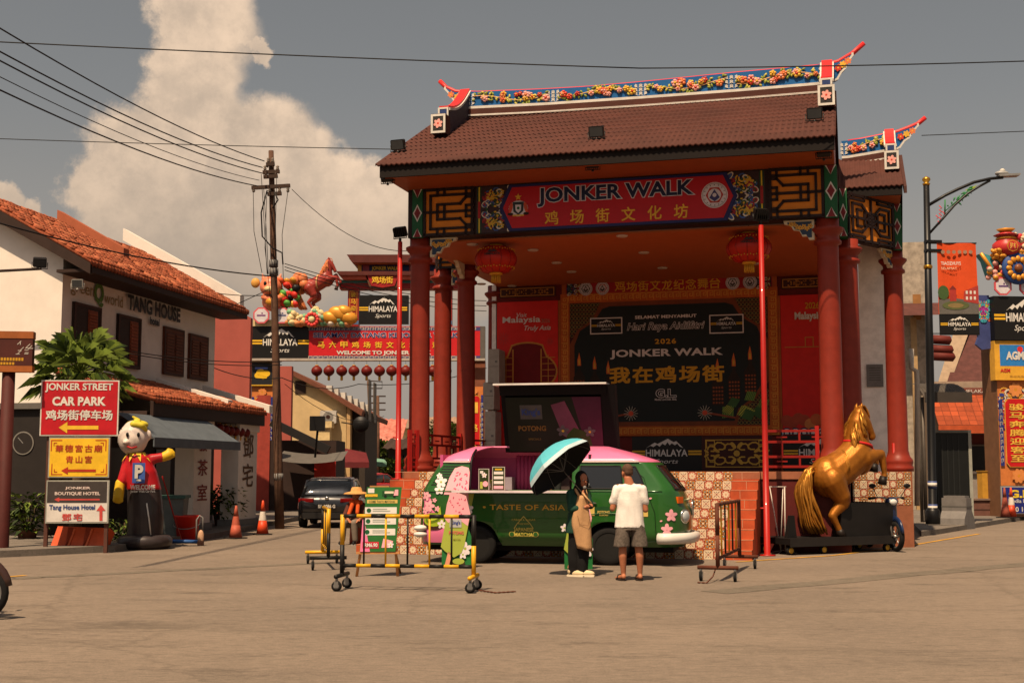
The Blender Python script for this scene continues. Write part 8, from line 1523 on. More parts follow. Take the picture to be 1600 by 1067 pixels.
# bin, bucket, trolley, cones
p = ground(266, 846) + Vec((-.1, .4, .0)); t = thing('rubbish_bin', 'grey green wheeled rubbish bin behind the red bucket', 'bin', p, R(5)); mb = MB(); BN = m(96, 102, 100, .6, stain=.2); mb.add([(-.28, -.3, .06), (.28, -.3, .06), (.28, .3, .06), (-.28, .3, .06), (-.34, -.36, .98), (.34, -.36, .98), (.34, .36, .98), (-.34, .36, .98)], [(0, 3, 2, 1), (0, 1, 5, 4), (1, 2, 6, 5), (2, 3, 7, 6), (3, 0, 4, 7)], BN); mb.build('body', t); mb = MB(); mb.box(-.38, -.4, .98, .38, .4, 1.05, m(60, 92, 86, .6)); mb.build('lid', t)
p = ground(292, 846); t = thing('bucket', 'red plastic bucket tub standing beside the grey bin', 'bucket', p, 0); mb = MB(); mb.lathe([(.22, 0), (.28, .55), (.3, .56), (.3, .6), (.27, .6), (.25, .5), (.01, .5)], m(186, 36, 24, .45), 20); mb.build('tub', t); mb = MB(); mb.tube([(.3 * cos(a_), .3 * sin(a_) - .02, .42 - .12 * abs(sin(a_))) for a_ in [pi + pi * k / 10 for k in range(11)]], .01, GREY, 5); mb.build('handle', t)
p = ground(312, 852); t = thing('hand_trolley', 'small hand trolley with white wheel and blue tube by the red bucket', 'trolley', p, 0); mb = MB(); mb.tube([(-.1, .1, .05), (-.1, .1, .55), (-.04, .1, .64), (.03, .1, .6), (.03, .1, .2)], .02, GREY, 6); mb.build('frame', t); mb = MB(); mb.ell((.02, 0, .18), (.07, .05, .16), m(190, 150, 120, .6)); mb.cbox((.02, 0, .05), (.12, .12, .1), m(120, 80, 60, .6)); mb.build('wheel_block', t); mb = MB(); mb.cyl((-.7, 0, .1), (-.05, 0, .08), .04, m(50, 90, 150, .5), n=8); mb.build('tube', t)
cone('weathered plain orange traffic cone left of the striped cone', ground(368, 841), .78, m(176, 86, 66, .6, stain=.25), band=False); cone('orange and white striped traffic cone near the utility pole', ground(410, 835), .86)
cone('small orange cone tucked beside the utility pole', ground(446, 800) , .7, band=False)
# foliage
LFM = [m(70, 88, 32, .6, var=.3), m(104, 122, 46, .6, var=.3), m(40, 56, 22, .7, var=.3)]
def plant(label, p, n, h, spread, lw, ll, cat='plant', group=None, pot=True, seed=1, name='potted_plant'):
    t = thing(name, label, cat, p, 0, group); rg = random.Random(seed); mb = MB()
    for k in range(n):
        a_ = rg.random() * 6.28; r0 = spread * math.sqrt(rg.random()); b = Vec((r0 * cos(a_), r0 * sin(a_), h * (.25 + .75 * rg.random()))); d = Vec((cos(a_) + rg.uniform(-.5, .5), sin(a_) + rg.uniform(-.5, .5), rg.uniform(-.5, .9))).normalized(); s_ = d.cross(Vec((0, 0, 1))).normalized() * lw * rg.uniform(.7, 1.2); l = ll * rg.uniform(.6, 1.2)
        mb.add([b, b + d * l * .5 + s_, b + d * l + Vec((0, 0, -l * .25)), b + d * l * .5 - s_], [(0, 1, 2), (0, 2, 3)], rg.choice(LFM))
    mb.build('foliage', t); mb = MB()
    for k in range(7): a_ = k * .9; mb.tube([(0, 0, .1), (spread * .3 * cos(a_), spread * .3 * sin(a_), h * .5), (spread * .6 * cos(a_), spread * .6 * sin(a_), h * .85)], .015, m(70, 56, 36, .8), 4)
    if pot: mb.lathe([(.16, 0), (.22, .3), (.24, .32), (.2, .3)], m(110, 70, 54, .8), 14)
    mb.build('stem', t); return t
plant('dense dark potted plant between the walkway columns', ground(345, 828) + Vec((0, 0, .13)), 420, 1.05, .5, .05, .3, seed=2); plant('leafy potted plant under the brown shop sign', ground(42, 850), 300, 1.1, .35, .05, .24, seed=3); plant('small weedy plant behind the inflatable figure', ground(186, 856) + Vec((0, .3, 0)), 160, .6, .3, .04, .2, pot=False, seed=4, name='plant')
def fan_palm(label, p, h, n=26, R_=1.0):
    t = thing('palm_tree', label, 'palm', p, 0); mb = MB(); mb.tube([(0, 0, 0), (.05, 0, h * .5), (.0, 0, h)], [.14, .11, .09], m(90, 70, 50, .9), 10); mb.build('trunk', t); mb = MB(); rg = random.Random(5)
    for k in range(n):
        a_ = k * 2.4; el = 1.25 - 1.65 * (k / n); d = Vec((cos(a_) * cos(el), sin(a_) * cos(el), sin(el))); L1 = R_ * rg.uniform(.5, .75); c = Vec((0, 0, h)) + d * L1 + Vec((0, 0, -.1 * L1)); sd_ = d.cross(Vec((0, 0, 1))).normalized() if abs(d.z) < .98 else Vec((1, 0, 0)); upv = sd_.cross(d).normalized(); mb.tube([(0, 0, h), Vec((0, 0, h)) + d * L1 * .5 + Vec((0, 0, .03)), c], .016, LFM[1], 4)
        for j in range(13): # pleated fan: narrow leaflets spread from the stalk end
            q = (-1.5 + 3.0 * j / 12); e = d * cos(q) + sd_ * sin(q); l = R_ * .62 * rg.uniform(.8, 1.1) * (1 - .15 * abs(q)); m_ = c + e * l * .6 + upv * .03; w2 = (sd_ * cos(q) - d * sin(q)) * .008
            mb.add([c, m_ + w2, c + e * l + Vec((0, 0, -.3 * l)), m_ - w2], [(0, 1, 2), (0, 2, 3)], LFM[(k + j) % 3 if rg.random() < .4 else 1])
    mb.build('crown', t); return t
fan_palm('fan palm spreading its crown above the red car park sign', Vec((at(124, 600, 27.2).x, 27.2, 0)), at(122, 582, 27.2).z, 40, 1.02)
# ------------------------------------------------------------------ festival arch over the street on the left
AY = 50.0; A0 = at(400, 735, AY); A = F((A0.x, AY, 0), 0); aq = lambda px, py, b=0: A.hit(px, py, b)
t = arch = thing('street_arch', 'festival arch spanning the street with welcome banner, sponsor boards and couplet pillar', 'arch', A.o, 0); az_ = lambda py: aq(430, py)[1]; ax_ = lambda px: aq(px, 600)[0]
for pa, pb in ((393, 430), (726, 758)):
    mb = MB(); mb.box(ax_(pa), .02, 0, ax_(pb), 1.0, az_(562), m(120, 70, 50, .7)); pl_ = mb.build('pillar', t)
    mb = MB(); pillar_art(mb, ax_(pa) + .03, ax_(pb) - .08, az_(765), az_(604), '马上寻真味' if pa < 500 else '一路春风', pl_, 7); mb.build('couplet_panel', pl_)
    mb = MB(); mb.box(ax_(pa) - .02, -.05, az_(800), ax_(pb), .02, az_(768), m(26, 36, 96, .5)); mb.build('sponsor_board', pl_); text('G.L.', YEL, pl_, (ax_(pa) + ax_(pb)) / 2, az_(777), .6, .3, -.06, .05)
mb = MB(); mb.box(ax_(392), -.12, az_(603), ax_(428), .02, az_(565), m(206, 160, 50, .5)); mb.M = Matrix.Translation((0, -.12, 0)); mb.rect(ax_(394), az_(601), ax_(426), az_(567), m(34, 36, 40, .5), .004); [mb.circ(ax_(px), az_(py), .17, m(226, 180, 40, .5), .008 + .002 * k, 12, .13) for k, (px, py) in enumerate(((405, 587), (412, 588), (408, 582), (416, 584)))]; mb.rect(ax_(399), az_(577), ax_(419), az_(574), m(90, 110, 180, .5), .008); mb.M = Matrix(); mb.build('drink_poster', t)
mb = MB(); mb.box(ax_(392), -.05, az_(563), ax_(758), .5, az_(510), m(90, 84, 80, .5)); mb.box(ax_(392), -.35, az_(564.5), ax_(758), -.15, az_(561), m(170, 160, 150, .4)); mb.build('beam', t)
mb = MB(); himalaya(mb, t, ax_(392), az_(562), ax_(482), az_(510), -.06); mb.M = Matrix(); mb.build('sports_board', t)
x0, x1 = ax_(482), ax_(750); mb = MB(); mb.rect(x0, az_(562), x1, az_(510), m(190, 30, 36, .5, var=.05), .06)
for za, zb_ in ((511, 517), (556, 562)):
    mb.rect(x0, az_(zb_), x1, az_(za), m(66, 60, 110, .5), .064); n = int((x1 - x0) / .2)
    for k in range(n): a, z, h = x0 + k * .2, az_(zb_), az_(za) - az_(zb_); mb.line([(a, z + .02), (a, z + h * .85), (a + .14, z + h * .85), (a + .14, z + h * .3), (a + .07, z + h * .3)], .022, m(190, 180, 160, .5), .068)
mb.build('welcome_banner', t); wb = t.children[-1]
def atext(s, a, b, mt, bold=.02, par=None, y=-.075, **k): p, q = aq(*a), aq(*b); return text(s, mt, par or wb, (p[0] + q[0]) / 2, (p[1] + q[1]) / 2, q[0] - p[0], q[1] - p[1], y, bold, **k)
PWB = m(214, 206, 210, .5)
atext('SELAMAT DATANG KE JONKER WALK', (490, 530), (716, 520), m(40, 44, 110, .5), .02, outline=PWB, ow=.035); q0, q1 = aq(496, 543), aq(700, 537)
for k, c in enumerate('马六甲鸡场街文化坊欢迎您'): text(c, YEL, wb, q0[0] + .15 + (18.0 * k) * .025, az_(539), .27, .24, -.075, .03)
atext('WELCOME TO JONKER WALK', (526, 556), (674, 548), WHT, .04)
# sculptures standing on the beam
mb = MB()
for px, c in ((408, m(120, 60, 120, .5)), (440, m(70, 80, 130, .5))): octag(mb, ax_(px), az_(494), .34, .2, c)
mb.build('sponsor_disc', t)
rg = random.Random(8); mb = MB(); CRM = m(214, 190, 140, .5, var=.2); PCH = m(206, 130, 80, .5, var=.2); JD = m(120, 170, 130, .5)
mb.box(ax_(394), -.1, az_(510), ax_(545), .3, az_(500), CRM)
for k in range(120): px = rg.uniform(450, 546); mb.ell((ax_(px), -.15 - .2 * rg.random(), az_(rg.uniform(482 + 14 * abs(math.sin(px * .07)), 508))), (.16, .1, .12), rg.choice((CRM, CRM, PCH, m(214, 200, 180, .5), JD)), (rg.random(), rg.random(), rg.random()), 8, 5)
for px, py, s_ in ((529, 492, .3), (517, 498, .26), (538, 488, .24), (545, 498, .26)): mb.ell((ax_(px), -.3, az_(py)), (s_ * 1.4, .2, s_), FGO, (0, .3, 0), 14, 8)
for k in range(12): a_ = k * pi / 6; mb.ell((ax_(488) + .22 * cos(a_), -.4, az_(501) + .22 * sin(a_)), (.08, .05, .08), m(206, 60, 56, .5), None, 7, 5)
mb.ell((ax_(488), -.42, az_(501)), (.12, .06, .12), CRM); mb.build('flower_bank', t)
rh = thing('horse_statue', 'reddish brown rearing horse sculpture on top of the festival arch', 'statue', (ax_(489) + A.o.x, AY + .1, az_(486)), R(2)); rh.scale = (.80, .8, .80)
RHB = m(146, 52, 42, .35, var=.15, coat=.3); horse(rh, RHB, DBR, m(196, 112, 66, .5), 1.0, 5); mb = MB(); mb.tube([(.2 + .3 * cos(t_) * .3, .39 * cos(t_), 1.42 + .39 * sin(t_)) for t_ in [2 * pi * k / 20 for k in range(21)]], .04, m(206, 160, 110, .5), 6); [mb.ell((-.75 + .25 * cos(k), .28 * sin(k * 1.7), 1.4 + .3 * sin(k)), (.24, .22, .26), m(206, 120, 76, .5, var=.2), None, 10, 7) for k in range(9)]; mb.build('saddle_cloth', rh)
ca = thing('festival_figure', 'round peach cartoon foal figure hugging gold beside the utility pole on the arch', 'figure', (ax_(424) + A.o.x, AY - .1, az_(486)), 0); PK2 = m(214, 120, 84, .4, coat=.3)
blob('body', [('e', (0, 0, .35), (.42, .3, .38)), ('e', (-.05, -.05, .95), (.46, .38, .42)), ('e', (-.05, -.35, .82), (.28, .16, .2)), ('c', (-.35, 0, 1.25), .1, (-.42, 0, 1.45), .03), ('c', (.25, 0, 1.25), .1, (.32, 0, 1.45), .03), ('c', (-.3, -.2, .5), .12, (.0, -.36, .4), .1), ('c', (.35, -.2, .5), .12, (.1, -.36, .4), .1)], PK2, ca, .03, 3)
mb = MB(); [mb.ell((x, -.42, 1.02), (.06, .04, .09), BLK) for x in (-.22, .1)]; mb.ell((-.68, 0, 1.1), (.18, .1, .2), m(206, 150, 70, .5)); mb.ell((.05, -.4, .3), (.25, .12, .16), FGO); mb.ell((-.05, -.5, .8), (.2, .05, .1), CRM); mb.build('face', ca)
mb = MB()
for k in range(40): mb.ell((.55 + rg.uniform(-.25, .45), rg.uniform(-.2, .2), .7 + rg.uniform(-.5, .6)), (.16, .1, .14), rg.choice((m(206, 90, 50, .5), m(90, 160, 70, .5), m(206, 50, 40, .5), FGO, BLK)), (rg.random(), rg.random(), 0), 8, 5)
mb.build('peach_branch', ca)
# painted gateway above the banner
gy = 1.2; gq2 = lambda px, py: aq(px, py, gy); GX = lambda px: gq2(px, 450)[0]; GZ = lambda py: gq2(600, py)[1]
gt = thing('gateway', 'painted Chinese gateway with tiered roofs and gold lettering above the welcome banner', 'gateway', A.W(0, gy), 0)
mb = MB(); mb.prism([(GX(545), GZ(403)), (GX(700), GZ(403)), (GX(690), GZ(415)), (GX(554), GZ(415))], -.8, .8, m(86, 36, 30, .6)); mb.prism([(GX(548), GZ(408)), (GX(697), GZ(408)), (GX(690), GZ(416)), (GX(556), GZ(416))], -.7, .7, m(190, 96, 60, .6)); mb.prism([(GX(528), GZ(428)), (GX(720), GZ(428)), (GX(712), GZ(434)), (GX(536), GZ(434))], -.7, .7, m(86, 36, 30, .6)); mb.prism([(GX(532), GZ(433)), (GX(716), GZ(433)), (GX(710), GZ(440)), (GX(540), GZ(440))], -.6, .6, m(186, 84, 60, .6)); mb.build('roof', gt)
mb = MB(); mb.box(GX(560), -.3, GZ(428), GX(690), .3, GZ(416), m(30, 36, 84, .5)); [mb.box(GX(a), -.34, GZ(428), GX(b), .3, GZ(416), c) for a, b, c in ((560, 566, FGO), (568, 578, m(150, 60, 70, .5)), (640, 650, m(150, 60, 70, .5)), (684, 690, FGO))]; mb.box(GX(532), -.3, GZ(444), GX(716), .3, GZ(439), m(60, 120, 120, .5)); mb.box(GX(532), -.3, GZ(453), GX(716), .3, GZ(444), m(150, 34, 30, .5)); mb.build('beam', gt)
text('JONKER WALK', YEL, gt, GX(603), GZ(422), GX(624) - GX(582), .2, -.35, .04)
mb = MB(); mb.prism([(GX(572), GZ(430)), (GX(628), GZ(430)), (GX(622), GZ(452)), (GX(600), GZ(456)), (GX(580), GZ(452))], -.6, -.35, m(96, 60, 40, .6)); mb.prism([(GX(575), GZ(432)), (GX(625), GZ(432)), (GX(619), GZ(450)), (GX(600), GZ(453)), (GX(583), GZ(450))], -.64, -.6, m(150, 30, 30, .5)); mb.build('fan_board', gt)
for k, c in enumerate('鸡场街'): text(c, YEL, gt, GX(589 + 11 * k), GZ(441), .27, .28, -.66, .03)
for a, b in ((545, 562), (690, 707)):
    mb = MB(); mb.box(GX(a), -.25, GZ(562), GX(b), .2, GZ(453), m(150, 40, 34, .5)); mb.build('post', gt); mb = MB(); mb.M = Matrix.Translation((0, -.25, 0)); mb.frame(GX(a) + .06, GZ(498), GX(b) - .06, GZ(456), .03, FGO, .006); mb.rect(GX(a), GZ(508), GX(b), GZ(502), m(80, 110, 150, .5), .004); mb.M = Matrix(); mb.build('couplet_panel', gt); [text(c, YEL, gt, (GX(a) + GX(b)) / 2, GZ(462 + 10.5 * k), .2, .2, -.27, .02) for k, c in enumerate('骏马迎春')]
mb = MB(); mb.box(GX(564), -.5, GZ(508), GX(640), -.2, GZ(464), HBLK); himalaya(mb, gt, GX(564), GZ(508), GX(638), GZ(464), -.5); mb.build('sports_board', gt)
pl0 = None
for k, px in enumerate((495, 514, 534, 553, 573, 593, 612, 634, 655, 676, 697)):
    p = A.W(*(aq(px, 579, -.25)[0], -.25)); p.z = aq(px, 579.5, -.25)[1]
    if pl0 is None: pl0 = mini_lantern('dark red lantern hanging in the row under the welcome banner', p, 'lanterns under the street arch', .22, .2)
    else: c = copy_tree(pl0); c.location = p
mb = MB(); f_ = F((at(428, 735, 55).x, 55, 0), 0); x, z = f_.hit(456, 572); mb.box(-1, 0, 0, x, .4, z, PWL); mb.build('house', loc=f_.o, label='narrow strip of coral red building behind the left arch pillar', cat='building')
# ------------------------------------------------------------------ utility pole, wires
gp = ground(437, 826); topz = at(424, 236, gp.y).z; t = thing('utility_pole', 'tall wooden utility pole with cross-arms, insulators and hanging cables', 'utility pole', gp, 0); WP = m(92, 66, 52, .9, var=.3, stain=.4); lean = at(425, 300, gp.y).x - gp.x; lz_ = at(425, 300, gp.y).z
PX = lambda z: lean * z / lz_
mb = MB(); mb.tube([(PX(topz * k / 6), 0, topz * k / 6) for k in range(7)], [.135 - .01 * k for k in range(7)], WP, 12); mb.build('shaft', t)
zp = lambda py: at(430, py, gp.y).z
for py, a, b in ((294, -.55, .55), (271, -.22, .26), (259, -.12, .12), (278, -.2, .2), (305, -.1, .3)):
    z = zp(py); mb = MB(); mb.cbox((PX(z) + (a + b) / 2, -.16, z), (b - a, .09, .1), m(60, 44, 36, .8), (0, -.06, 0)); ca_ = mb.build('cross_arm', t)
    for u in (a + .06, b - .06, ): mb = MB(); mb.lathe([(.03, 0), (.05, .04), (.03, .07), (.05, .1), (.02, .14)], m(120, 110, 100, .3), 8, (PX(z) + u, -.16, z - .16 if py == 294 else z + .05)); mb.build('insulator', ca_)
mb = MB(); [mb.cyl((PX(topz) + s_ * .08, -.05, topz - .5), (PX(topz) + s_ * .1, -.05, topz - .3), .025, m(170, 160, 150, .3), n=6) for s_ in (-1, 1)]; [mb.cyl((PX(zp(py)), .0, zp(py) - .1), (PX(zp(py)), .0, zp(py) + .1), .13, GREY, n=10) for py in (412, 425, 745)]; mb.build('clamp', t)
mb = MB(); rg = random.Random(12); CB_ = m(20, 18, 18, .6)
for k, (xo, za, zb_) in enumerate(((-.5, 300, 428), (-.2, 296, 430), (-.26, 275, 430), (.18, 280, 430), (.12, 300, 420), (.5, 298, 440), (-.12, 310, 470))): z0, z1 = zp(za), zp(zb_); mb.tube([(PX(z0) + xo, -.2, z0), (PX(z0) + xo * .9 + .1 * sin(k), -.22, (z0 + z1) / 2), (PX(z1) + xo * .6, -.2, z1)], .009, CB_, 4)
mb.tube([(PX(zp(300)) - .1, -.2, zp(300)), (PX(zp(340)) - .28, -.25, zp(335)), (PX(zp(370)) - .26, -.25, zp(372)), (PX(zp(390)) + .02, -.22, zp(390)), (PX(zp(400)) + .28, -.2, zp(397)), (PX(zp(415)) + .3, -.2, zp(415))], .022, CB_, 5); mb.tube([(PX(zp(300)) + .1, -.2, zp(302)), (PX(zp(318)) + .2, -.2, zp(315)), (PX(zp(326)) + .04, -.2, zp(328))], .022, CB_, 5)
mb.build('drop_cable', t)
NW = [0]
def wire(pts, r=.012, sag=.0, label='thin overhead cable crossing the sky', n=14):
    P = [at(*p) for p in pts]; q = []
    for a, b in zip(P, P[1:]):
        for k in range(n + 1): u = k / n; v = a.lerp(b, u); v.z -= sag * 4 * u * (1 - u); q.append(v)
    mb = MB(); mb.tube(q, r, CB_, 4); return mb.build('cable', label=label, cat='cable', group='overhead cables')
OH = 'overhead power cable running from the utility pole towards the upper left'
for k, (a, b) in enumerate((((-60, 8), (413, 252)), ((-60, 48), (410, 262)), ((-60, 63), (410, 271)), ((-60, 90), (405, 282)), ((-60, 112), (403, 291)))): wire([(*a, 18), (*b, 35.8)], .009 if k == 3 else .015, .22, OH)
wire([(-60, 63, 23), (1000, 107, 23.5), (1660, 94, 24)], .012, .03, 'long thin cable crossing the whole sky above the stage ridge'); wire([(-60, 215, 60), (640, 234, 60)], .02, .05, 'thin cable crossing the clouds behind the utility pole'); wire([(1440, 212, 60), (1660, 203, 60)], .02, 0, 'thin cable in the sky right of the stage roof')
wire([(456, 296, 35.8), (640, 392, 44)], .012, .5, 'cable sagging from the pole cross-arm to the stage columns'); wire([(-60, 332, 25), (428, 432, 35.8)], .018, .2, 'black cable passing in front of the orange tiled roof'); wire([(330, 457, 39), (425, 461, 36)], .012, .05, 'short cable from the white parapet to the utility pole'); wire([(330, 492, 39), (420, 452, 36)], .012, .02, 'short slanting cable beside the coral wall')
for a, b in (((445, 412), (760, 470)), ((445, 417), (760, 478)), ((445, 422), (760, 486))): wire([(*a, 36), (*b, 46)], .012, .25, 'cable bundle strand passing in front of the red horse sculpture')
for pa, pb in (((180, 545), (440, 565)), ((200, 552), (440, 570)), ((335, 575), (440, 590))): wire([(*pa, 31), (*pb, 36)], .012, .12, 'cable running along the white shophouse wall to the pole'); 
wire([(440, 590, 40), (560, 600, 48), (760, 575, 52)], .015, .25, 'cable hanging below the street lanterns'); wire([(445, 600, 40), (600, 650, 60)], .012, .6, 'cable drooping across the yellow house')
# ------------------------------------------------------------------ street beyond the arch
YF = F(at(456, 735, 60) * Vec((1, 1, 0)), 0); yq = lambda px, py: YF.hit(px, py); YW = m(196, 170, 126, .85, stain=.35, var=.12, sc_=1.2)
t = thing('house', 'weathered pale yellow gable house with red brown roof edge behind the arch', 'building', YF.o, 0); P = [yq(*q) for q in ((456, 735), (541, 735), (541, 632), (500, 606), (456, 584))]; mb = MB(); mb.prism([(P[0][0], 0), (P[1][0], 0), P[2], P[3], P[4]], 0, 12, YW); mb.prism([(P[1][0] + .01, 0), (yq(548, 700)[0], 0), (yq(548, 632)[0], yq(548, 634)[1]), (P[1][0] + .01, yq(541, 630)[1])], -.15, .6, m(190, 156, 110, .8, stain=.3)); mb.build('wall', t)
mb = MB(); pr = [yq(*q) for q in ((456, 578), (500, 601), (541, 626), (568, 642), (566, 650), (541, 634), (500, 608), (456, 586))]; mb.prism(pr, -.35, 12, m(110, 66, 50, .8, stain=.3)); mb.build('roof', t); mb = MB()
for k, px in enumerate((512, 520, 529, 537, 545, 553, 559)): z = yq(px, 606 + (px - 512) * .52)[1]; mb.box(yq(px, 620)[0] - .13, .4 + .5 * k, z - .3, yq(px, 620)[0] + .13, .9 + .5 * k, z + .14, WHT)
mb.build('parapet_block', t); mb = MB(); x, z = yq(468, 605); mb.box(x - .2, -.04, z - .3, x + .3, 0, z + .3, DWD); mb.build('window', t); mb = MB(); x, z = yq(505, 652); mb.cbox((x + .3, -.3, z), (.75, .4, .6), m(180, 176, 170, .5), None, .04); mb.M = Matrix.Translation((x + .3, -.51, z)); mb.circ(0, 0, .24, GREY, 0, 18); mb.circ(0, 0, .1, DBR, .004, 10); mb.M = Matrix(); mb.build('air_conditioner', t)
mb = MB(); x0 = yq(548, 700)[0]; mb.box(x0 + .02, .65, 0, x0 + .6, 6, yq(548, 640)[1], m(60, 52, 46, .8)); [mb.box(x0 + .6, 1.5 + 2.4 * k, 4.0, x0 + .65, 2.6 + 2.4 * k, 6.0, m(90, 80, 70, .5)) for k in range(2)]; mb.build('side_wall', t); mb = MB(); a, b = yq(482, 735), yq(502, 690); mb.box(a[0] + .6, -1.5, 0, b[0] + .6, -.9, b[1] + .6, CRM); mb.box(a[0] + .5, -1.6, b[1] + .6, b[0] + .7, -.8, b[1] + .9, CRM); mb.build('gate_pillar', t)  # side wall coloured dark to stand in for its shadow
BK2 = [(('dark red canvas awning over the shops past the yellow house', 'awning'), (538, 700), (572, 722), 58, m(96, 30, 34, .7)), (('pale green awning further down the street', 'awning'), (560, 712), (600, 722), 75, m(110, 150, 130, .7))]
for (lab, cat), a, b, Y, c in BK2: p, q = at(*a, Y), at(*b, Y); mb = MB(); mb.add([(p.x, Y, p.z), (q.x, Y, p.z - .2), (q.x + .3, Y - 1.5, q.z), (p.x, Y - 1.5, q.z), (p.x, Y, p.z - .12), (q.x, Y, p.z - .32), (q.x + .3, Y - 1.5, q.z - .25), (p.x, Y - 1.5, q.z - .25)], [(0, 3, 2, 1), (3, 7, 6, 2), (0, 4, 7, 3), (1, 2, 6, 5), (4, 5, 6, 7)], c); mb.build('awning', label=lab, cat=cat)
p, q = at(484, 673, 44), at(508, 650, 44); t = thing('notice_screen', 'black square notice screen on a bracket above the street shops', 'screen', (p.x, 44, p.z), 0); mb = MB(); mb.cbox(((q.x - p.x) / 2, 0, (q.z - p.z) / 2), (q.x - p.x, .15, q.z - p.z), BLK, None, .02); mb.build('panel', t); mb = MB(); mb.cyl((.25, .1, 0), (.15, .3, -.9), .04, BLK, n=6); mb.build('bracket', t)
p = at(498, 700, 48); t = thing('canopy', 'black folded canopy frame and grey awning over the left shops', 'canopy', (p.x, 48, 0), 0); mb = MB(); mb.cbox((-.7, 0, p.z + .45), (2.4, .3, .3), m(30, 28, 28, .6), (0, .45, 0)); mb.build('frame', t); mb = MB(); mb.grid([[(-1.3 + 2.4 * j / 8, -.8 * i, p.z - .1 - .18 * i - .12 * sin(pi * j / 8)) for j in range(9)] for i in range(3)], m(90, 86, 82, .8), True); mb.build('sheet', t); mb = MB(); mb.box(-2.2, .4, .1, .6, 3, p.z + .3, m(50, 36, 32, .8)); mb.box(-2.4, .35, .1, -1.9, .4, p.z + 2, m(150, 60, 50, .8)); mb.box(-.2, .3, .4, .6, .38, p.z - .2, m(170, 40, 30, .6)); mb.build('shop_front', t)
p = ground(584, 776); q = at(574, 719, 70); t = thing('road_sign', 'round white back of a road sign on a thin post in the far street', 'sign', (q.x - 1.0, 62, 0), 0); zc = at(543, 719, 62).z; px_ = at(543, 719, 62).x - q.x + 1.0; mb = MB(); mb.cyl((px_, .02, 0), (px_, .02, zc), .04, GREY, n=6); mb.build('post', t); mb = MB(); mb.M = Matrix.Translation((px_, 0, zc)) @ Matrix.Rotation(pi / 2, 4, 'X'); mb.lathe([(.19, -.01), (.19, .01)], WHT, 20); mb.build('disc', t)
c = at(564, 663, 58); mb = MB(); mb.M = Matrix.Translation(c) @ Matrix.Rotation(pi / 2, 4, 'X'); mb.lathe([(.35, -.05), (.37, 0), (.35, .05)], BLK, 20); mb.M = Matrix.Translation(c); mb.cyl((-.9, .1, .1), (-.3, .1, 0), .03, BLK, n=5); mb.build('shop_disc', label='dark round hanging sign on the corner of the yellow house', cat='sign')
for k, (a, b, Y, lab) in enumerate((((576, 595), (584, 760), 85, 'slim far utility pole with a square frame on top'), ((590, 618), (592, 760), 95, 'second slim far utility pole behind the framed one'))):
    p, q = at(*a, Y), at(*b, Y); t = thing('utility_pole', lab, 'utility pole', (q.x, Y, 0), 0); mb = MB(); mb.cyl((0, 0, 0), (p.x - q.x, 0, p.z), .12, WP, n=8); mb.build('shaft', t); mb = MB(); X, Z = p.x - q.x, p.z
    if k == 0: mb.tube([(X, 0, Z), (X + .9, 0, Z - .05), (X + .9, 0, Z - .5), (X, 0, Z - .5)], .04, DWD, 5)
    else: [mb.box(X - .6, -.05, Z - .5 * j - .1, X + .6, .05, Z - .5 * j, DWD) for j in range(3)]
    mb.build('cross_arm', t)
def hut(label, px0, px1, pyr, pye, Y, col, wc=CRM, name='house'):
    f = F((at(px0, 735, Y).x, Y, 0), 0); x0, ze = f.hit(px0, pye); x1, zr = f.hit(px1, pyr); t = thing(name, label, 'building', f.o, 0); mb = MB(); mb.box(x0, 1.2, 0, x1, 9, ze, wc); mb.build('wall', t); mb = MB(); roof_slope(mb, x0 - .3, x1 + .3, 0, ze, 6, zr, col, .5, .06); mb.build('roof', t); mb = MB(); n = max(2, int((x1 - x0) / 2.5))
    for k in range(n): x = x0 + (x1 - x0) * (k + .3) / n; mb.box(x, 1.14, ze * .55, x + .9, 1.2, ze * .85, m(40, 38, 38, .4))
    mb.build('window', t); return t
STR = m(186, 110, 96, .7, var=.4, sc_=1.5)
hut('far house with a striped pink and red sheet roof', 566, 622, 650, 690, 105, STR, m(96, 70, 56, .8)); hut('dark gabled hut in front of the striped roof', 604, 640, 682, 700, 90, m(60, 44, 38, .8), m(50, 40, 34, .8)); hut('far pale house with grey roof behind the stage columns', 628, 672, 652, 668, 140, m(130, 112, 96, .8)); hut('far cream house between the stage columns', 668, 720, 648, 662, 150, m(150, 120, 100, .8)); hut('far low row house at the end of the street', 548, 600, 700, 712, 120, m(120, 90, 76, .8), m(80, 70, 60, .8))
def tree(label, px, Y, hpy, wpx, seed):
    p = at(px, 735, Y); h = at(px, hpy, Y).z; t = thing('tree', label, 'tree', (p.x, Y, 0), 0, 'far street trees'); r_ = wpx * Y / FPX / 2; mb = MB(); mb.tube([(0, 0, 0), (.1, 0, h * .4), (0, 0, h * .7)], [.2, .15, .07], m(70, 54, 40, .9), 8); [mb.tube([(.05, 0, h * .35), (r_ * .5 * cos(k * 1.3), r_ * .4 * sin(k * 1.3), h * .7)], .05, m(70, 54, 40, .9), 5) for k in range(5)]; mb.build('trunk', t); mb = MB(); rg = random.Random(seed)
    cl = [(Vec((rg.uniform(-r_, r_) * .8, rg.uniform(-r_, r_) * .8, h * rg.uniform(.35, .92))), rg.uniform(.25, .5) * r_) for _ in range(16)]
    for k in range(900): c, s_ = rg.choice(cl); d = Vec((rg.gauss(0, 1), rg.gauss(0, 1), rg.gauss(0, .8))) * s_ * .6; b = c + d; e = Vec((rg.gauss(0, 1), rg.gauss(0, 1), rg.gauss(0, .6))).normalized() * .3; f_ = e.cross(Vec((rg.random(), rg.random(), 1))).normalized() * .12; mb.add([b, b + e * .5 + f_, b + e, b + e * .5 - f_], [(0, 1, 2, 3)], rg.choice(LFM))
    mb.build('crown', t)
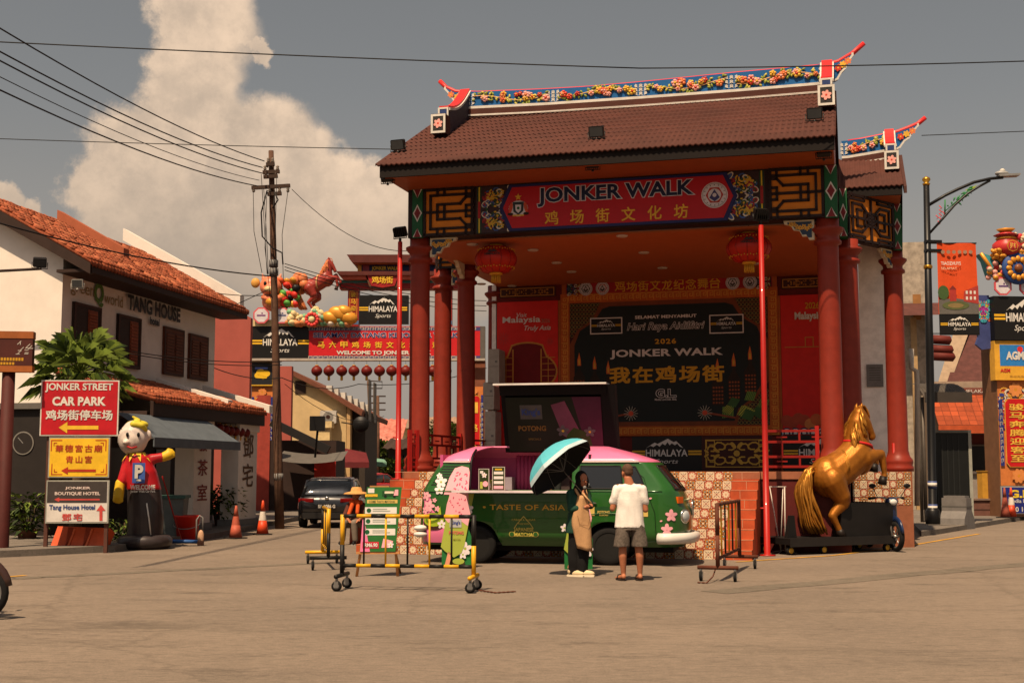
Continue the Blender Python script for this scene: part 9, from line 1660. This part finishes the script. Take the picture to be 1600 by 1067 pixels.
for k, a in enumerate((('dark street tree right of the yellow house', 560, 72, 672, 24), ('bright green tree at the far end of the street', 596, 98, 688, 34), ('low green tree beside the red flagpole', 612, 80, 715, 30), ('far tree between the left stage columns', 668, 130, 640, 46), ('small far tree behind the rear stage columns', 706, 120, 655, 40))): tree(*a, k + 20)
# ------------------------------------------------------------------ cars
def car(label, gp, rz, col, hgt=1.42, ln=4.3, wd=1.74, plate=None):
    t = thing('parked_car', label, 'car', gp, rz, 'cars in the street'); CC = m(*col, .25, var=.03, coat=.6, spec=.4); h = hgt; hw = wd / 2
    def loft(mb, st, mt, n=20, e=4.5):
        vs = []
        for x, zc, ry, rzz in st:
            for j in range(n): a_ = 2 * pi * j / n; cs, sn = cos(a_), sin(a_); vs.append((x, ry * math.copysign(abs(cs) ** (2 / e), cs), zc + rzz * math.copysign(abs(sn) ** (2 / e), sn)))
        mb.add(vs, mb.ring_faces(n, len(st)), mt, True)
    L2 = ln / 2; zb = h * .62
    mb = MB(); loft(mb, [(-L2, .6, hw * .8, .14), (-L2 + .06, .6, hw * .92, .3), (-L2 + .2, .58, hw * .98, .36), (-.8, .57, hw, .37), (.6, .56, hw, .36), (1.3, .54, hw * .98, .32), (L2 - .2, .5, hw * .93, .26), (L2, .46, hw * .75, .12)], CC); bd = mb.build('body', t)
    mb = MB(); loft(mb, [(-L2 + .12, zb + .02, hw * .82, .08), (-L2 + .55, zb + (h - zb) * .38, hw * .82, (h - zb) * .5), (-.75, zb + (h - zb) * .45, hw * .8, (h - zb) * .56), (.2, zb + (h - zb) * .45, hw * .8, (h - zb) * .56), (.7, zb + (h - zb) * .3, hw * .8, (h - zb) * .42), (1.25, zb - .03, hw * .78, .06)], GLASSD); mb.build('window', t)
    mb = MB(); loft(mb, [(-L2 + .6, h - .07, hw * .66, .03), (-1.1, h - .03, hw * .7, .05), (-.3, h - .01, hw * .71, .05), (.25, h - .04, hw * .68, .04)], CC); [mb.tube([(-L2 + .2, s_ * hw * .84, zb + .02), (-L2 + .62, s_ * hw * .74, h - .08), (.25, s_ * hw * .74, h - .05), (.75, s_ * hw * .78, h - .22), (1.25, s_ * hw * .8, zb - .02)], .04, CC, 6) for s_ in (-1, 1)]; [mb.tube([(-.3, s_ * hw * .82, zb), (-.3, s_ * hw * .74, h - .05)], .035, CC, 6) for s_ in (-1, 1)]; mb.build('roof', t)
    for x in (-1.25, 1.3):
        for y in (-hw + .1, hw - .1): mb = MB(); mb.M = Matrix.Translation((x, y, .31)) @ Matrix.Rotation(pi / 2, 4, 'X'); mb.lathe([(.2, -.1), (.29, -.105), (.31, -.08), (.31, .08), (.29, .105), (.2, .1)], RUB, 20); w_ = mb.build('tyre', t); mb = MB(); mb.M = Matrix.Translation((x, y, .31)) @ Matrix.Rotation(pi / 2, 4, 'X'); mb.lathe([(.01, -.107), (.2, -.11), (.2, .11), (.01, .107)], STEEL, 10); mb.build('rim', w_)
    for s_ in (-1, 1): mb = MB(); mb.cbox((-L2 + .06, s_ * hw * .68, .78), (.1, .44, .12), m(110, 16, 16, .2), (0, 0, -s_ * .25), .02); mb.build('tail_light', t); mb = MB(); mb.ell((.75, s_ * (hw + .08), zb + .06), (.07, .1, .07), CC); mb.build('mirror', t)
    mb = MB(); mb.cbox((-L2 - .0, 0, .36), (.1, wd * .8, .16), m(28, 26, 26, .7)); mb.ell((-L2 + .0, 0, .84), (.02, .06, .05), CHR); mb.build('bumper', t)
    if plate: mb = MB(); mb.cbox((-L2 - .03, 0, .62), (.02, .52, .13), BLK); pp = mb.build('number_plate', t); mx = Matrix.Translation((-L2 - .042, 0, .62)) @ Matrix.Rotation(-pi / 2, 4, 'Z'); text(plate, WHT, pp, 0, 0, .48, .1, -.003, .03, surf=lambda p: mx @ p)
    return t
g1 = ground(508, 825); car('black car seen from behind standing in the street beneath the arch', Vec((g1.x - .02, g1.y + 2.0, 0)), R(92), (22, 22, 25), 1.4, 4.2, 1.72, 'SK 3086 G')
g1 = ground(470, 796); car('white car parked at the left kerb behind the utility pole', Vec((g1.x + .3, g1.y - 3, 0)), R(84), (190, 188, 184), 1.85, 4.5, 1.85); car('small red hatchback further down the street', Vec((at(587, 760, 78).x, 78, 0)), R(70), (170, 26, 22), 1.45, 3.9, 1.7); car('dark car behind the red hatchback near the flagpole', Vec((at(610, 757, 84).x + .6, 84, 0)), R(80), (40, 46, 50), 1.6, 4.3, 1.8)
car('grey green car far along the street', Vec((at(612, 752, 100).x - 1.5, 104, 0)), R(85), (110, 130, 70), 1.5)
# far walkers
for k, (px, Y, c, lab) in enumerate(((551, 64, (206, 150, 110), 'far pedestrian in a peach top on the street'), (514, 52, (30, 26, 26), 'pedestrian in black near the dark shop fronts'), (628, 66, (40, 60, 110), 'far pedestrian in blue beside the red flagpole'), (600, 90, (150, 120, 120), 'far pedestrian in a pale top near the parked motorcycles'))):
    t = thing('person', lab, 'person', (at(px, 735, Y).x, Y, 0), .4 * k); hp, Mx = head_prims((0, 0, 1.55), R(-90 + 30 * k), 0); blob('body', hp + [('c', (0, 0, 1.45), .055, (0, 0, 1.36), .07), ('t', [((-.17, 0, 1.34), .05), ((-.22, 0, 1.08), .042), ((-.2, -.06, .86), .04)]), ('t', [((.17, 0, 1.34), .05), ((.22, 0, 1.08), .042), ((.2, -.06, .86), .04)])] + hand_prims((-.2, -.06, .86), (0, -.1, -1), (0, -1, 0)) + hand_prims((.2, -.06, .86), (0, -.1, -1), (0, -1, 0)), SKIN, t, .018, 2)
    blob('shirt', [('e', (0, 0, 1.15), (.2, .13, .26)), ('c', (-.16, 0, 1.34), .075, (.16, 0, 1.34), .075)], m(*c, .8), t, .02, 2); blob('trousers', [('t', [((-.08, 0, .9), .11), ((-.1, .03, .45), .08), ((-.1, 0, .06), .07)]), ('t', [((.08, 0, .9), .11), ((.1, -.06, .45), .08), ((.12, 0, .06), .07)])], m(44, 44, 56, .8), t, .02, 2); blob('hair', [('e', (0, 0, 1.61), (.1, .1, .09))], HAIR, t, .02, 1)
# far hills close the horizon
mb = MB(); rg = random.Random(31); HG = m(72, 84, 60, .9, var=.4, sc_=.02); n = 90
rows = [[(-1400 + 2800 * j / n, 1300 + 60 * i, 0 if i == 0 else 26 + 12 * sin(j * .35) + 8 * sin(j * .83 + 1) + rg.uniform(-2, 2)) for j in range(n + 1)] for i in range(2)]
mb.grid(rows, HG, True); mb.build('hills', kind='structure')
